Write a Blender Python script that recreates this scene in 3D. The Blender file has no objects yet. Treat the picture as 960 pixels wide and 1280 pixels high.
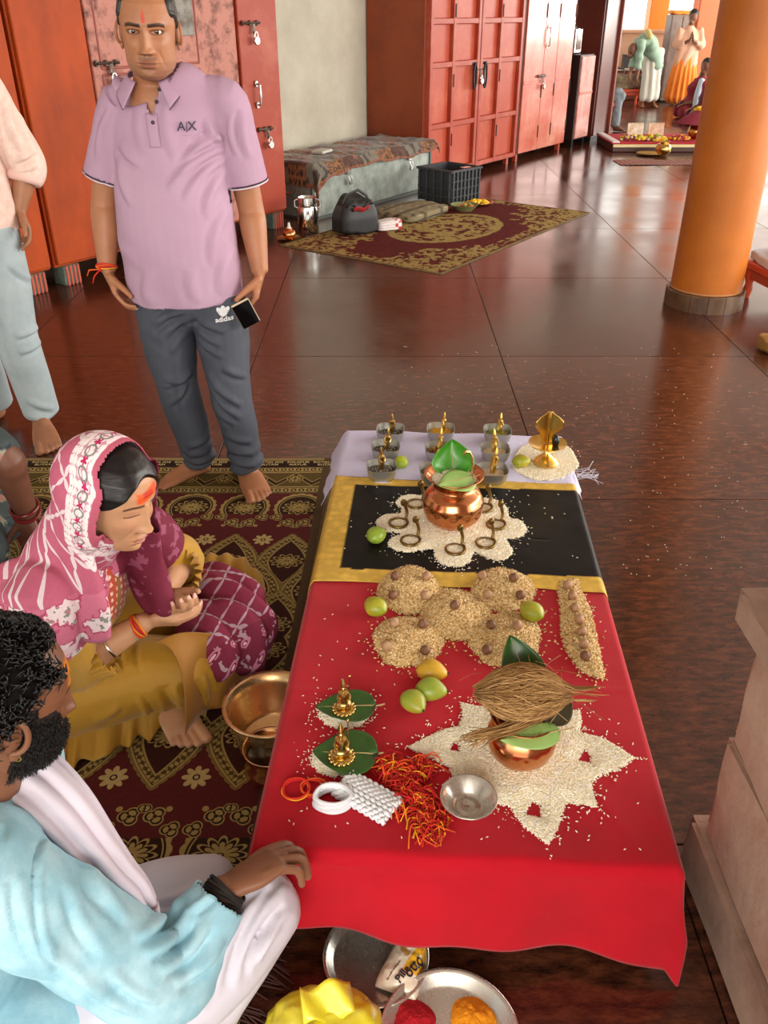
import bpy, bmesh, math, random
import numpy as np
from mathutils import Vector, Matrix, Quaternion
from mathutils.bvhtree import BVHTree

SC = bpy.context.scene
COL = SC.collection
random.seed(7)
RNG = np.random.default_rng(11)

# ---------------------------------------------------------------- camera
TILT = math.radians(30.6)          # looking down
FPX = 1060.0                       # focal length in pixels of the 960 x 1280 frame
CAMH = 1.60
cam_data = bpy.data.cameras.new('camera')
cam_data.sensor_fit = 'VERTICAL'
cam_data.sensor_height = 36.0
cam_data.sensor_width = 27.0
cam_data.lens = FPX / 1280 * 36.0
cam_data.clip_start = 0.05
cam = bpy.data.objects.new('camera', cam_data)
COL.objects.link(cam)
cam.location = (0, 0, CAMH)
cam.rotation_euler = (math.pi / 2 - TILT, 0, 0)
SC.camera = cam

# ---------------------------------------------------------------- world, daylight, exposure
SC.view_settings.view_transform = 'Standard'
SC.view_settings.look = 'None'
SC.view_settings.gamma = 1.0
SC.view_settings.use_curve_mapping = False
SC.view_settings.exposure = 0.45

world = bpy.data.worlds.new('overcast_sky')
SC.world = world
world.use_nodes = True
bg = world.node_tree.nodes['Background']
bg.inputs[0].default_value = (1.0, 0.965, 0.90, 1)
bg.inputs[1].default_value = 2.4


def area_light(name, loc, target, sx, sy, power, color=(1, 0.955, 0.89)):
    l = bpy.data.lights.new(name, 'AREA')
    l.shape = 'RECTANGLE'
    l.size, l.size_y = sx, sy
    l.energy = power
    l.color = color
    o = bpy.data.objects.new(name, l)
    COL.objects.link(o)
    o.location = loc
    o.rotation_euler = (Vector(target) - Vector(loc)).to_track_quat('-Z', 'Y').to_euler()
    return o


# daylight coming in through the open sides of the hall (right, and behind the photographer)
area_light('daylight_open_side', (7.6, 3.5, 2.3), (-1, 3.0, 0.5), 9.0, 2.6, 520)
area_light('daylight_far_side', (10.0, 16.0, 2.2), (5.0, 18.5, 0.8), 6.0, 2.4, 420)
area_light('daylight_rear_opening', (0.5, -4.6, 2.6), (0, 3.0, 0.4), 7.0, 2.4, 330)


# ---------------------------------------------------------------- geometry of the picture -> points of the place
def ray(px, py):
    dx, u = px - 480.0, 640.0 - py
    return Vector((dx, FPX * math.cos(TILT) + u * math.sin(TILT), -FPX * math.sin(TILT) + u * math.cos(TILT)))


def P(px, py, z=0.0):
    d = ray(px, py)
    t = (z - CAMH) / d.z
    return Vector((d.x * t, d.y * t, z))


def Py(px, py, y):
    d = ray(px, py)
    t = y / d.y
    return Vector((d.x * t, y, CAMH + d.z * t))


WA = math.radians(35)
W0 = Vector((-2.22, 5.56, 0))
WD = Vector((math.sin(WA), math.cos(WA), 0))     # along the cabinet wall, away from the camera
WN = Vector((math.cos(WA), -math.sin(WA), 0))    # out of the cabinet wall, into the hall
WROT = math.atan2(WD.y, WD.x)                    # local x = along the wall, local y = into the wall


def wp(s, n, z=0.0):
    return W0 + WD * s + WN * n + Vector((0, 0, z))


def srgb(c):
    if isinstance(c, str):
        c = c.lstrip('#')
        c = [int(c[i:i + 2], 16) / 255 for i in (0, 2, 4)]
    return tuple(x / 12.92 if x <= 0.04045 else ((x + 0.055) / 1.055) ** 2.4 for x in c)


def smooth01(x, a, b):
    t = np.clip((x - a) / (b - a), 0, 1)
    return t * t * (3 - 2 * t)


def _hash(ix, iy, iz, seed):
    n = (ix * 374761393 + iy * 668265263 + iz * 2147483647 + seed * 1274126177) & 0xffffffff
    n = ((n ^ (n >> 13)) * 1274126177) & 0xffffffff
    n = (n ^ (n >> 16)) & 0xffff
    return n / 32767.5 - 1.0


def vnoise(p, scale=1.0, seed=0):
    q = np.asarray(p, float) * scale + 1000.0
    i = np.floor(q).astype(np.int64)
    f = q - i
    f = f * f * (3 - 2 * f)
    r = 0
    for dx in (0, 1):
        for dy in (0, 1):
            for dz in (0, 1):
                w = (f[:, 0] if dx else 1 - f[:, 0]) * (f[:, 1] if dy else 1 - f[:, 1]) * (f[:, 2] if dz else 1 - f[:, 2])
                r = r + w * _hash(i[:, 0] + dx, i[:, 1] + dy, i[:, 2] + dz, seed)
    return r


def fbm(p, scale, seed=0, octs=3):
    r, a = 0, 1.0
    for k in range(octs):
        r = r + a * vnoise(p, scale * 2 ** k, seed + k)
        a *= 0.5
    return r


# ---------------------------------------------------------------- materials (all procedural)
MATS = {}


def M(name, col, rough=0.6, metal=0.0, col2=None, vscale=6.0, vcontrast=(0.4, 0.65), bump=0.0, bscale=80.0, rvar=0.0,
      coat=0.0, sheen=0.0, spec=0.5, alpha=1.0, trans=0.0, stretch=None, emit=0.0, aniso_bump=None, subsurf=0.0, detail=5.0):
    if name in MATS:
        return MATS[name]
    m = bpy.data.materials.new(name)
    m.use_nodes = True
    nt = m.node_tree
    b = nt.nodes['Principled BSDF']
    c1 = (*srgb(col), 1)
    b.inputs['Base Color'].default_value = c1
    b.inputs['Roughness'].default_value = rough
    b.inputs['Metallic'].default_value = metal
    b.inputs['Specular IOR Level'].default_value = spec
    b.inputs['Coat Weight'].default_value = coat
    b.inputs['Coat Roughness'].default_value = 0.1
    b.inputs['Sheen Weight'].default_value = sheen
    b.inputs['Alpha'].default_value = alpha
    b.inputs['Transmission Weight'].default_value = trans
    if subsurf:
        b.inputs['Subsurface Weight'].default_value = subsurf
        b.inputs['Subsurface Radius'].default_value = (0.012, 0.005, 0.003)
    if emit:
        b.inputs['Emission Color'].default_value = c1
        b.inputs['Emission Strength'].default_value = emit
    tc = nt.nodes.new('ShaderNodeTexCoord')
    src = tc.outputs['Object']
    if stretch:
        mp = nt.nodes.new('ShaderNodeMapping')
        mp.inputs['Scale'].default_value = stretch
        nt.links.new(src, mp.inputs[0])
        src = mp.outputs[0]
    if col2 is not None or rvar:
        n = nt.nodes.new('ShaderNodeTexNoise')
        n.inputs['Scale'].default_value = vscale
        n.inputs['Detail'].default_value = detail
        n.inputs['Roughness'].default_value = 0.65
        nt.links.new(src, n.inputs['Vector'])
        if col2 is not None:
            r = nt.nodes.new('ShaderNodeValToRGB')
            r.color_ramp.elements[0].position, r.color_ramp.elements[1].position = vcontrast
            r.color_ramp.elements[0].color = c1
            r.color_ramp.elements[1].color = (*srgb(col2), 1)
            nt.links.new(n.outputs['Fac'], r.inputs[0])
            nt.links.new(r.outputs[0], b.inputs['Base Color'])
        if rvar:
            mr = nt.nodes.new('ShaderNodeMapRange')
            mr.inputs['To Min'].default_value = max(0.02, rough - rvar)
            mr.inputs['To Max'].default_value = min(1, rough + rvar)
            nt.links.new(n.outputs['Fac'], mr.inputs[0])
            nt.links.new(mr.outputs[0], b.inputs['Roughness'])
    if bump:
        n2 = nt.nodes.new('ShaderNodeTexNoise')
        n2.inputs['Scale'].default_value = bscale
        n2.inputs['Detail'].default_value = 3
        nt.links.new(src, n2.inputs['Vector'])
        bp = nt.nodes.new('ShaderNodeBump')
        bp.inputs['Strength'].default_value = bump
        bp.inputs['Distance'].default_value = 0.004
        nt.links.new(n2.outputs['Fac'], bp.inputs['Height'])
        nt.links.new(bp.outputs[0], b.inputs['Normal'])
    MATS[name] = m
    return m


def VC(name, rough=0.7, metal=0.0, bump=0.0, bscale=200.0, sheen=0.0, spec=0.4, var=0.0, vscale=30.0, subsurf=0.0, coat=0.0):
    """material whose base colour is the mesh's own dyed / painted colour attribute, with fine procedural grain"""
    if name in MATS:
        return MATS[name]
    m = M(name, '#808080', rough, metal, bump=bump, bscale=bscale, sheen=sheen, spec=spec, subsurf=subsurf, coat=coat)
    nt = m.node_tree
    b = nt.nodes['Principled BSDF']
    a = nt.nodes.new('ShaderNodeAttribute')
    a.attribute_name = 'Col'
    out = a.outputs['Color']
    if var:
        n = nt.nodes.new('ShaderNodeTexNoise')
        n.inputs['Scale'].default_value = vscale
        n.inputs['Detail'].default_value = 4
        tc = nt.nodes.new('ShaderNodeTexCoord')
        nt.links.new(tc.outputs['Object'], n.inputs['Vector'])
        mr = nt.nodes.new('ShaderNodeMapRange')
        mr.inputs['From Min'].default_value = 0.3
        mr.inputs['From Max'].default_value = 0.7
        mr.inputs['To Min'].default_value = 1 - var
        mr.inputs['To Max'].default_value = 1 + var
        nt.links.new(n.outputs['Fac'], mr.inputs[0])
        mx = nt.nodes.new('ShaderNodeVectorMath')
        mx.operation = 'SCALE'
        nt.links.new(out, mx.inputs[0])
        nt.links.new(mr.outputs[0], mx.inputs['Scale'])
        out = mx.outputs[0]
    nt.links.new(out, b.inputs['Base Color'])
    return m


# ---------------------------------------------------------------- scene-object helpers
def tag(o, label, cat, group=None, kind=None):
    o['label'] = label
    o['category'] = cat
    if group:
        o['group'] = group
    if kind:
        o['kind'] = kind
    return o


def empty(name, loc=(0, 0, 0), rz=0.0, label=None, cat=None, group=None):
    o = bpy.data.objects.new(name, None)
    o.empty_display_size = 0.05
    COL.objects.link(o)
    o.location = loc
    o.rotation_euler = (0, 0, rz)
    if label:
        tag(o, label, cat, group)
    return o


def mk(name, V, F, mat, parent=None, smooth=True, col=None, loc=None, rot=None):
    me = bpy.data.meshes.new(name)
    V = np.asarray(V, float)
    me.from_pydata(V.tolist() if len(V) else [], [], [tuple(int(i) for i in f) for f in F])
    if smooth is True:
        me.polygons.foreach_set('use_smooth', np.ones(len(me.polygons), bool))
    elif smooth is not False and smooth is not None:
        me.polygons.foreach_set('use_smooth', np.ones(len(me.polygons), bool))
        me.set_sharp_from_angle(angle=smooth)
    if col is not None:
        set_col(me, col)
    if mat:
        me.materials.append(mat)
    o = bpy.data.objects.new(name, me)
    COL.objects.link(o)
    if parent:
        o.parent = parent
    if loc is not None:
        o.location = loc
    if rot is not None:
        o.rotation_euler = rot
    return o


def set_col(me, col):
    col = np.asarray(col, np.float32)
    if col.shape[1] == 3:
        col = np.concatenate([col, np.ones((len(col), 1), np.float32)], 1)
    at = me.color_attributes.new('Col', 'FLOAT_COLOR', 'POINT')
    at.data.foreach_set('color', col.ravel())


def copy_tree(o, parent=None):
    c = o.copy()
    COL.objects.link(c)
    c.parent = parent
    for ch in o.children:
        copy_tree(ch, c)
    return c


def struct(o):
    o['kind'] = 'structure'
    return o


class MB:
    """collects shapes of ONE part, then builds it as one mesh object"""

    def __init__(s):
        s.V, s.F, s.C, s.n = [], [], [], 0

    def add(s, V, F, col=None):
        V = np.asarray(V, float).reshape(-1, 3)
        s.V.append(V)
        s.F.extend([tuple(i + s.n for i in f) for f in F])
        s.C.append(np.tile(np.asarray(col if col is not None else (0.5, 0.5, 0.5), float), (len(V), 1)) if np.ndim(col) < 2 else np.asarray(col, float))
        s.n += len(V)
        return s

    def box(s, c, size, bev=0.0, rz=0.0, mat=None, col=None):
        bm = bmesh.new()
        bmesh.ops.create_cube(bm, size=1)
        for v in bm.verts:
            v.co = Vector((v.co.x * size[0], v.co.y * size[1], v.co.z * size[2]))
        if bev:
            bmesh.ops.bevel(bm, geom=list(bm.edges), offset=bev, segments=1, affect='EDGES', profile=0.5)
        R = Matrix.Rotation(rz, 3, 'Z') if rz else Matrix.Identity(3)
        if mat is not None:
            R = mat
        bm.verts.index_update()
        V = [R @ v.co + Vector(c) for v in bm.verts]
        F = [[v.index for v in f.verts] for f in bm.faces]
        bm.free()
        return s.add([tuple(v) for v in V], F, col)

    def lathe(s, prof, seg=32, c=(0, 0, 0), ripple=None, sq=None, col=None, mat=None):
        V, F = [], []
        k = len(prof)
        for i in range(seg):
            a = 2 * math.pi * i / seg
            ca, sa = math.cos(a), math.sin(a)
            if sq:
                e = (abs(ca) ** sq + abs(sa) ** sq) ** (-1 / sq)
                ca, sa = ca * e, sa * e
            for (r, z) in prof:
                rr = r * (1 + (ripple(a, z) if ripple else 0))
                V.append((rr * ca, rr * sa, z))
        for i in range(seg):
            j = (i + 1) % seg
            for q in range(k - 1):
                F.append((i * k + q, j * k + q, j * k + q + 1, i * k + q + 1))
        V = np.array(V)
        if mat is not None:
            V = V @ np.array(mat).T
        return s.add(V + np.array(c), F, col)

    def tube(s, pts, rad, seg=8, closed=False, col=None, flat=None, side=None):
        pts = [Vector(p) for p in pts]
        n = len(pts)
        rad = [rad] * n if np.isscalar(rad) else list(rad)
        V, F = [], []
        prev = None
        for i, p in enumerate(pts):
            if closed:
                t = pts[(i + 1) % n] - pts[i - 1]
            else:
                t = pts[min(i + 1, n - 1)] - pts[max(i - 1, 0)]
            t.normalize()
            if prev is None:
                h = Vector(side) if side is not None else (Vector((0, 0, 1)) if abs(t.z) < 0.9 else Vector((1, 0, 0)))
                u = h - t * h.dot(t)
            else:
                u = prev - t * prev.dot(t)
            if u.length < 1e-6:
                u = t.orthogonal()
            u.normalize()
            prev = u
            w = t.cross(u)
            for k in range(seg):
                a = 2 * math.pi * k / seg
                V.append(p + u * (math.cos(a) * rad[i]) + w * (math.sin(a) * rad[i] * (flat or 1.0)))
        for i in range(n if closed else n - 1):
            j = (i + 1) % n
            for k in range(seg):
                l = (k + 1) % seg
                F.append((i * seg + k, i * seg + l, j * seg + l, j * seg + k))
        if not closed:
            F.append(tuple(reversed(range(seg))))
            F.append(tuple((n - 1) * seg + k for k in range(seg)))
        return s.add([tuple(v) for v in V], F, col)

    def ell(s, c, r, seg=16, rings=10, mat=None, col=None):
        prof = [(max(1e-4, math.cos(t)), math.sin(t)) for t in np.linspace(-math.pi / 2, math.pi / 2, rings)]
        V, F = [], []
        k = len(prof)
        for i in range(seg):
            a = 2 * math.pi * i / seg
            for (q, z) in prof:
                V.append((q * math.cos(a) * r[0], q * math.sin(a) * r[1], z * r[2]))
        for i in range(seg):
            j = (i + 1) % seg
            for q in range(k - 1):
                F.append((i * k + q, j * k + q, j * k + q + 1, i * k + q + 1))
        V = np.array(V)
        if mat is not None:
            V = V @ np.array(mat).T
        return s.add(V + np.array(c), F, col)

    def grid(s, fn, nu, nv, col=None):
        V = []
        C = []
        for j in range(nv + 1):
            for i in range(nu + 1):
                V.append(tuple(fn(i / nu, j / nv)))
                if col:
                    C.append(col(i / nu, j / nv))
        F = [(j * (nu + 1) + i, j * (nu + 1) + i + 1, (j + 1) * (nu + 1) + i + 1, (j + 1) * (nu + 1) + i) for j in range(nv) for i in range(nu)]
        return s.add(V, F, np.array(C) if col else None)

    def verts(s):
        return np.concatenate(s.V) if s.V else np.zeros((0, 3))

    def build(s, name, mat, parent=None, smooth=0.7, col=False, loc=None, rot=None, solid=0.0):
        o = mk(name, s.verts(), s.F, mat, parent, smooth, np.concatenate(s.C) if col else None, loc, rot)
        if solid:
            md = o.modifiers.new('thickness', 'SOLIDIFY')
            md.thickness = solid
            md.offset = 0
        return o


def catmull(pts, sub):
    pts = np.asarray(pts, float)
    n = len(pts)
    out = []
    for i in range(n - 1):
        p0, p1, p2, p3 = pts[max(i - 1, 0)], pts[i], pts[i + 1], pts[min(i + 2, n - 1)]
        for k in range(sub):
            t = k / sub
            out.append(0.5 * ((2 * p1) + (-p0 + p2) * t + (2 * p0 - 5 * p1 + 4 * p2 - p3) * t * t + (-p0 + 3 * p1 - 3 * p2 + p3) * t ** 3))
    out.append(pts[-1])
    return np.array(out)


def text_mesh(body, size, bold=0.0, align='CENTER', extrude=0.0008):
    cu = bpy.data.curves.new('lettering', 'FONT')
    cu.body = body
    cu.size = size
    cu.align_x = align
    cu.align_y = 'CENTER'
    cu.offset = bold
    cu.extrude = extrude
    cu.resolution_u = 2
    o = bpy.data.objects.new('lettering', cu)
    COL.objects.link(o)
    dg = bpy.context.evaluated_depsgraph_get()
    me = bpy.data.meshes.new_from_object(o.evaluated_get(dg))
    V = np.array([v.co[:] for v in me.vertices])
    F = [tuple(p.vertices) for p in me.polygons]
    bpy.data.objects.remove(o)
    bpy.data.curves.remove(cu)
    bpy.data.meshes.remove(me)
    return V, F


def bvh_of(o):
    dg = bpy.context.evaluated_depsgraph_get()
    e = o.evaluated_get(dg)
    me = e.to_mesh()
    bv = BVHTree.FromPolygons([v.co.copy() for v in me.vertices], [tuple(p.vertices) for p in me.polygons])
    e.to_mesh_clear()
    return bv


def project(V, bv, origin, right, up, dirn, off=0.0015):
    """lay flat lettering (x, y, z=thickness) on a surface: cast from origin + right*x + up*y along dirn"""
    out = []
    right, up, dirn = Vector(right).normalized(), Vector(up).normalized(), Vector(dirn).normalized()
    for x, y, z in V:
        p = Vector(origin) + right * x + up * y
        h = bv.ray_cast(p, dirn, 1.5)
        q = h[0] if h[0] else bv.find_nearest(p + dirn * 0.45)[0]
        out.append(tuple(q - dirn * (off + max(z, 0))))
    return np.array(out)
# ---------------------------------------------------------------- arithmetic on shader sockets, for drawn patterns
class Nx:
    def __init__(s, nt, v):
        s.nt, s.v = nt, v

    def _op(s, op, *args):
        n = s.nt.nodes.new('ShaderNodeMath')
        n.operation = op
        for i, a in enumerate((s,) + args):
            v = a.v if isinstance(a, Nx) else a
            if isinstance(v, (int, float)):
                n.inputs[i].default_value = float(v)
            else:
                s.nt.links.new(v, n.inputs[i])
        return Nx(s.nt, n.outputs[0])

    def __add__(s, o): return s._op('ADD', o)
    __radd__ = __add__
    def __sub__(s, o): return s._op('SUBTRACT', o)
    def __rsub__(s, o): return s._op('MULTIPLY', -1.0)._op('ADD', o)
    def __mul__(s, o): return s._op('MULTIPLY', o)
    __rmul__ = __mul__
    def __truediv__(s, o): return s._op('DIVIDE', o)
    def __pow__(s, o): return s._op('POWER', o)
    def __abs__(s): return s._op('ABSOLUTE')
    def __neg__(s): return s._op('MULTIPLY', -1.0)
    def __lt__(s, o): return s._op('LESS_THAN', o)
    def __gt__(s, o): return s._op('GREATER_THAN', o)
    def __and__(s, o): return s._op('MULTIPLY', o)
    def __or__(s, o): return s._op('MAXIMUM', o)
    def __invert__(s): return 1.0 - s
    def sin(s): return s._op('SINE')
    def cos(s): return s._op('COSINE')
    def fract(s): return s._op('FRACT')
    def floor(s): return s._op('FLOOR')
    def sqrt(s): return s._op('SQRT')
    def min(s, o): return s._op('MINIMUM', o)
    def max(s, o): return s._op('MAXIMUM', o)
    def hyp(s, o): return (s * s + o * o).sqrt()
    def atan2(s, o): return s._op('ARCTAN2', o)
    def tri(s): return abs(abs(s).fract() - 0.5) * 2.0


class Paint:
    """a colour built up by painting masks over one another"""

    def __init__(s, nt, base):
        s.nt = nt
        r = nt.nodes.new('ShaderNodeRGB')
        r.outputs[0].default_value = (*srgb(base), 1) if isinstance(base, str) else (*base, 1)
        s.c = r.outputs[0]

    def put(s, mask, col):
        n = s.nt.nodes.new('ShaderNodeMix')
        n.data_type = 'RGBA'
        n.clamp_factor = True
        s.nt.links.new(mask.v, n.inputs[0])
        s.nt.links.new(s.c, n.inputs[6])
        n.inputs[7].default_value = (*(srgb(col) if isinstance(col, str) else col), 1)
        s.c = n.outputs[2]


def pattern_material(name, rough, fn, bump=0.25, bscale=350, sheen=0.0, var=0.12, vscale=120):
    m = M(name, '#808080', rough, bump=bump, bscale=bscale, sheen=sheen, spec=0.2)
    nt = m.node_tree
    out = fn(nt)
    n = nt.nodes.new('ShaderNodeTexNoise')
    n.inputs['Scale'].default_value = vscale
    n.inputs['Detail'].default_value = 3
    tc = nt.nodes.new('ShaderNodeTexCoord')
    nt.links.new(tc.outputs['Object'], n.inputs['Vector'])
    mr = nt.nodes.new('ShaderNodeMapRange')
    mr.inputs['From Min'].default_value, mr.inputs['From Max'].default_value = 0.3, 0.7
    mr.inputs['To Min'].default_value, mr.inputs['To Max'].default_value = 1 - var, 1 + var
    nt.links.new(n.outputs['Fac'], mr.inputs[0])
    mx = nt.nodes.new('ShaderNodeVectorMath')
    mx.operation = 'SCALE'
    nt.links.new(out, mx.inputs[0])
    nt.links.new(mr.outputs[0], mx.inputs['Scale'])
    nt.links.new(mx.outputs[0], nt.nodes['Principled BSDF'].inputs['Base Color'])
    return m


def obj_xyz(nt):
    tc = nt.nodes.new('ShaderNodeTexCoord')
    sp = nt.nodes.new('ShaderNodeSeparateXYZ')
    nt.links.new(tc.outputs['Object'], sp.inputs[0])
    return [Nx(nt, sp.outputs[i]) for i in range(3)]


def attr_xyz(nt, name):
    a = nt.nodes.new('ShaderNodeAttribute')
    a.attribute_name = name
    sp = nt.nodes.new('ShaderNodeSeparateXYZ')
    nt.links.new(a.outputs['Vector'], sp.inputs[0])
    return [Nx(nt, sp.outputs[i]) for i in range(3)]


def noise_n(nt, scale, detail=2, seed=0.0):
    tc = nt.nodes.new('ShaderNodeTexCoord')
    mp = nt.nodes.new('ShaderNodeMapping')
    mp.inputs['Location'].default_value = (seed, seed * 1.7, seed * 0.3)
    nt.links.new(tc.outputs['Object'], mp.inputs[0])
    n = nt.nodes.new('ShaderNodeTexNoise')
    n.inputs['Scale'].default_value = scale
    n.inputs['Detail'].default_value = detail
    nt.links.new(mp.outputs[0], n.inputs['Vector'])
    return Nx(nt, n.outputs['Fac'])


def set_vec(me, name, arr):
    at = me.attributes.new(name, 'FLOAT_VECTOR', 'POINT')
    at.data.foreach_set('vector', np.asarray(arr, np.float32).ravel())
# ================================================================ STRUCTURE
def granite():
    m = bpy.data.materials.new('polished_granite')
    m.use_nodes = True
    nt = m.node_tree
    b = nt.nodes['Principled BSDF']
    geo = nt.nodes.new('ShaderNodeNewGeometry')
    mp = nt.nodes.new('ShaderNodeMapping')
    mp.inputs['Scale'].default_value = (1.0, 3.0, 1.0)
    nt.links.new(geo.outputs['Position'], mp.inputs[0])
    n1 = nt.nodes.new('ShaderNodeTexNoise')
    n1.inputs['Scale'].default_value = 14
    n1.inputs['Detail'].default_value = 8
    n1.inputs['Roughness'].default_value = 0.75
    nt.links.new(mp.outputs[0], n1.inputs['Vector'])
    r = nt.nodes.new('ShaderNodeValToRGB')
    e = r.color_ramp.elements
    e[0].position, e[0].color = 0.34, (*srgb('#1e100c'), 1)
    e[1].position, e[1].color = 0.68, (*srgb('#744029'), 1)
    k = e.new(0.5)
    k.color = (*srgb('#4e291a'), 1)
    nt.links.new(n1.outputs['Fac'], r.inputs[0])
    n2 = nt.nodes.new('ShaderNodeTexNoise')
    n2.inputs['Scale'].default_value = 1.3
    n2.inputs['Detail'].default_value = 4
    nt.links.new(geo.outputs['Position'], n2.inputs['Vector'])
    oi = nt.nodes.new('ShaderNodeObjectInfo')
    mr = nt.nodes.new('ShaderNodeMapRange')
    mr.inputs['To Min'].default_value = 0.75
    mr.inputs['To Max'].default_value = 1.2
    nt.links.new(oi.outputs['Random'], mr.inputs[0])
    sc = nt.nodes.new('ShaderNodeVectorMath')
    sc.operation = 'SCALE'
    nt.links.new(r.outputs[0], sc.inputs[0])
    nt.links.new(mr.outputs[0], sc.inputs['Scale'])
    nt.links.new(sc.outputs[0], b.inputs['Base Color'])
    rr = nt.nodes.new('ShaderNodeMapRange')
    rr.inputs['From Min'].default_value = 0.3
    rr.inputs['From Max'].default_value = 0.7
    rr.inputs['To Min'].default_value = 0.13
    rr.inputs['To Max'].default_value = 0.27
    nt.links.new(n2.outputs['Fac'], rr.inputs[0])
    nt.links.new(rr.outputs[0], b.inputs['Roughness'])
    b.inputs['Specular IOR Level'].default_value = 0.6
    return m


m_granite = granite()
m_grout = M('grout', '#2b1d17', 0.9)
floor = struct(MB().box((0, 8, -0.06), (26, 34, 0.1)).build('floor', m_grout, smooth=False))
TW, TD, GAP = 1.32, 1.55, 0.004
tile_me = None
for i in range(-7, 9):
    for j in range(-3, 13):
        x0, y0 = 0.63 + TW * i, 4.35 + TD * (j - 3)
        if tile_me is None:
            o = MB().box((0, 0, 0), (TW - GAP, TD - GAP, 0.012), 0.0012).build('floor_tile', m_granite, floor, smooth=False)
            tile_me = o.data
        else:
            o = bpy.data.objects.new('floor_tile', tile_me)
            COL.objects.link(o)
            o.parent = floor
        o.location = (x0 + TW / 2, y0 + TD / 2, -0.006)

m_cream = M('cream_wall_paint', '#c4bfae', 0.75, col2='#aca694', vscale=2.2, vcontrast=(0.35, 0.75), bump=0.15, bscale=30)
m_ceil = M('ceiling_paint', '#f0e9dc', 0.9)
m_peach = M('peach_wall_paint', '#f0c6a4', 0.7, col2='#e3b391', vscale=1.5)
m_orange_col = M('orange_column_paint', '#c06e26', 0.42, col2='#ab5f1e', vscale=3.0, vcontrast=(0.3, 0.75), rvar=0.08, bump=0.05, bscale=25, spec=0.35)

# wall behind the cabinets, ceiling, far parapet
w = MB().box((1.2, 0.1, 1.7), (17.4, 0.2, 3.4)).build('wall_left', m_cream, smooth=False, loc=wp(0, -0.78), rot=(0, 0, WROT))
struct(w)
struct(MB().box((0, 7.6, 3.46), (22, 27.5, 0.12)).build('ceiling', m_ceil, smooth=False))
wb = struct(MB().box((9.5, 20.2, 0.6), (16, 0.25, 1.2)).build('wall_back', m_peach, smooth=False))
MB().box((9.5, 20.17, 1.23), (16, 0.36, 0.06), 0.01).build('coping', m_peach, wb, smooth=False)
tm = struct(MB().box((9.5, 19.795, 0.27), (16, 0.55, 0.54), 0.02).build('trim_1', M('ledge_red', '#8e4631', 0.5), smooth=False))
MB().box((9.5, 19.77, 0.56), (16, 0.6, 0.05), 0.015).build('ledge_top', M('ledge_stone', '#dfc9b4', 0.45), tm, smooth=False)


# ---------------------------------------------------------------- painted columns
def column(name, loc, r, rb, hb, mat, label, square=False, z1=3.4, ring=True):
    e = empty(name, loc, 0, label, 'column')
    if square:
        MB().box((0, 0, z1 / 2), (2 * r, 2 * r, z1), 0.02).build('shaft', mat, e, smooth=False)
        return e
    prof = [(r * 1.005, 0.0), (r * 1.005, 0.1)] + [(r * (1 - 0.012 * math.sin(k / 8 * 3.1)), 0.1 + (z1 - 0.1) * k / 8) for k in range(1, 9)]
    MB().lathe(prof, 64).build('shaft', mat, e)
    if ring:
        ms = M('dark_base_stone', '#4b3424', 0.38, col2='#6d5138', vscale=9, vcontrast=(0.35, 0.7), bump=0.2, bscale=40)
        for k in range(14):                       # ring of small stone slabs
            a0, a1 = 2 * math.pi * k / 14 + 0.006, 2 * math.pi * (k + 1) / 14 - 0.006
            V, F = [], []
            for q in range(5):
                a = a0 + (a1 - a0) * q / 4
                for (rr, z) in ((r * 0.98, 0), (rb, 0), (rb, hb - 0.008), (rb - 0.006, hb), (r * 0.98, hb)):
                    V.append((rr * math.cos(a), rr * math.sin(a), z))
            for q in range(4):
                for t in range(5):
                    F.append((q * 5 + t, (q + 1) * 5 + t, (q + 1) * 5 + (t + 1) % 5, q * 5 + (t + 1) % 5))
            F += [(4, 3, 2, 1, 0), (20, 21, 22, 23, 24)]
            mk('base_stone', V, F, ms, e, False)
        MB().lathe([(r * 0.99, hb), (r * 1.03, hb + 0.004), (r * 1.01, hb + 0.012), (r * 0.99, hb + 0.014)], 48).build('mortar_bead', M('mortar', '#a9764a', 0.8), e)
    return e


column('column', (2.02, 5.30, 0), 0.213, 0.238, 0.105, m_orange_col, 'thick round orange painted column on a dark stone ring')
m_orange2 = M('bright_orange_paint', '#f08a2a', 0.5)
m_orange3 = M('burnt_orange_paint', '#cf6a3a', 0.5)
column('square_column', Py(815, 60, 20.6).xy.to_3d(), 0.19, 0, 0, m_orange2, 'bright orange square column behind the peach parapet', True)
column('square_column', Py(875, 60, 19.3).xy.to_3d(), 0.21, 0, 0, m_orange3, 'burnt orange square column behind the standing barefoot worshipper in peach', True)

# sandstone pillar foot at the right edge
m_sand = M('pink_sandstone', '#987362', 0.9, col2='#b89c8a', vscale=4.5, vcontrast=(0.3, 0.68), bump=0.6, bscale=38, detail=9, spec=0.2)
m_sand2 = M('worn_sandstone', '#7d5f52', 0.9, col2='#ab907e', vscale=5.0, vcontrast=(0.28, 0.7), bump=0.6, bscale=32, detail=9, spec=0.2)
pil = empty('stone_pillar', (1.06, 0.5, 0), 0, 'pink sandstone pillar of stacked blocks with a projecting ledge', 'pillar')


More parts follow.
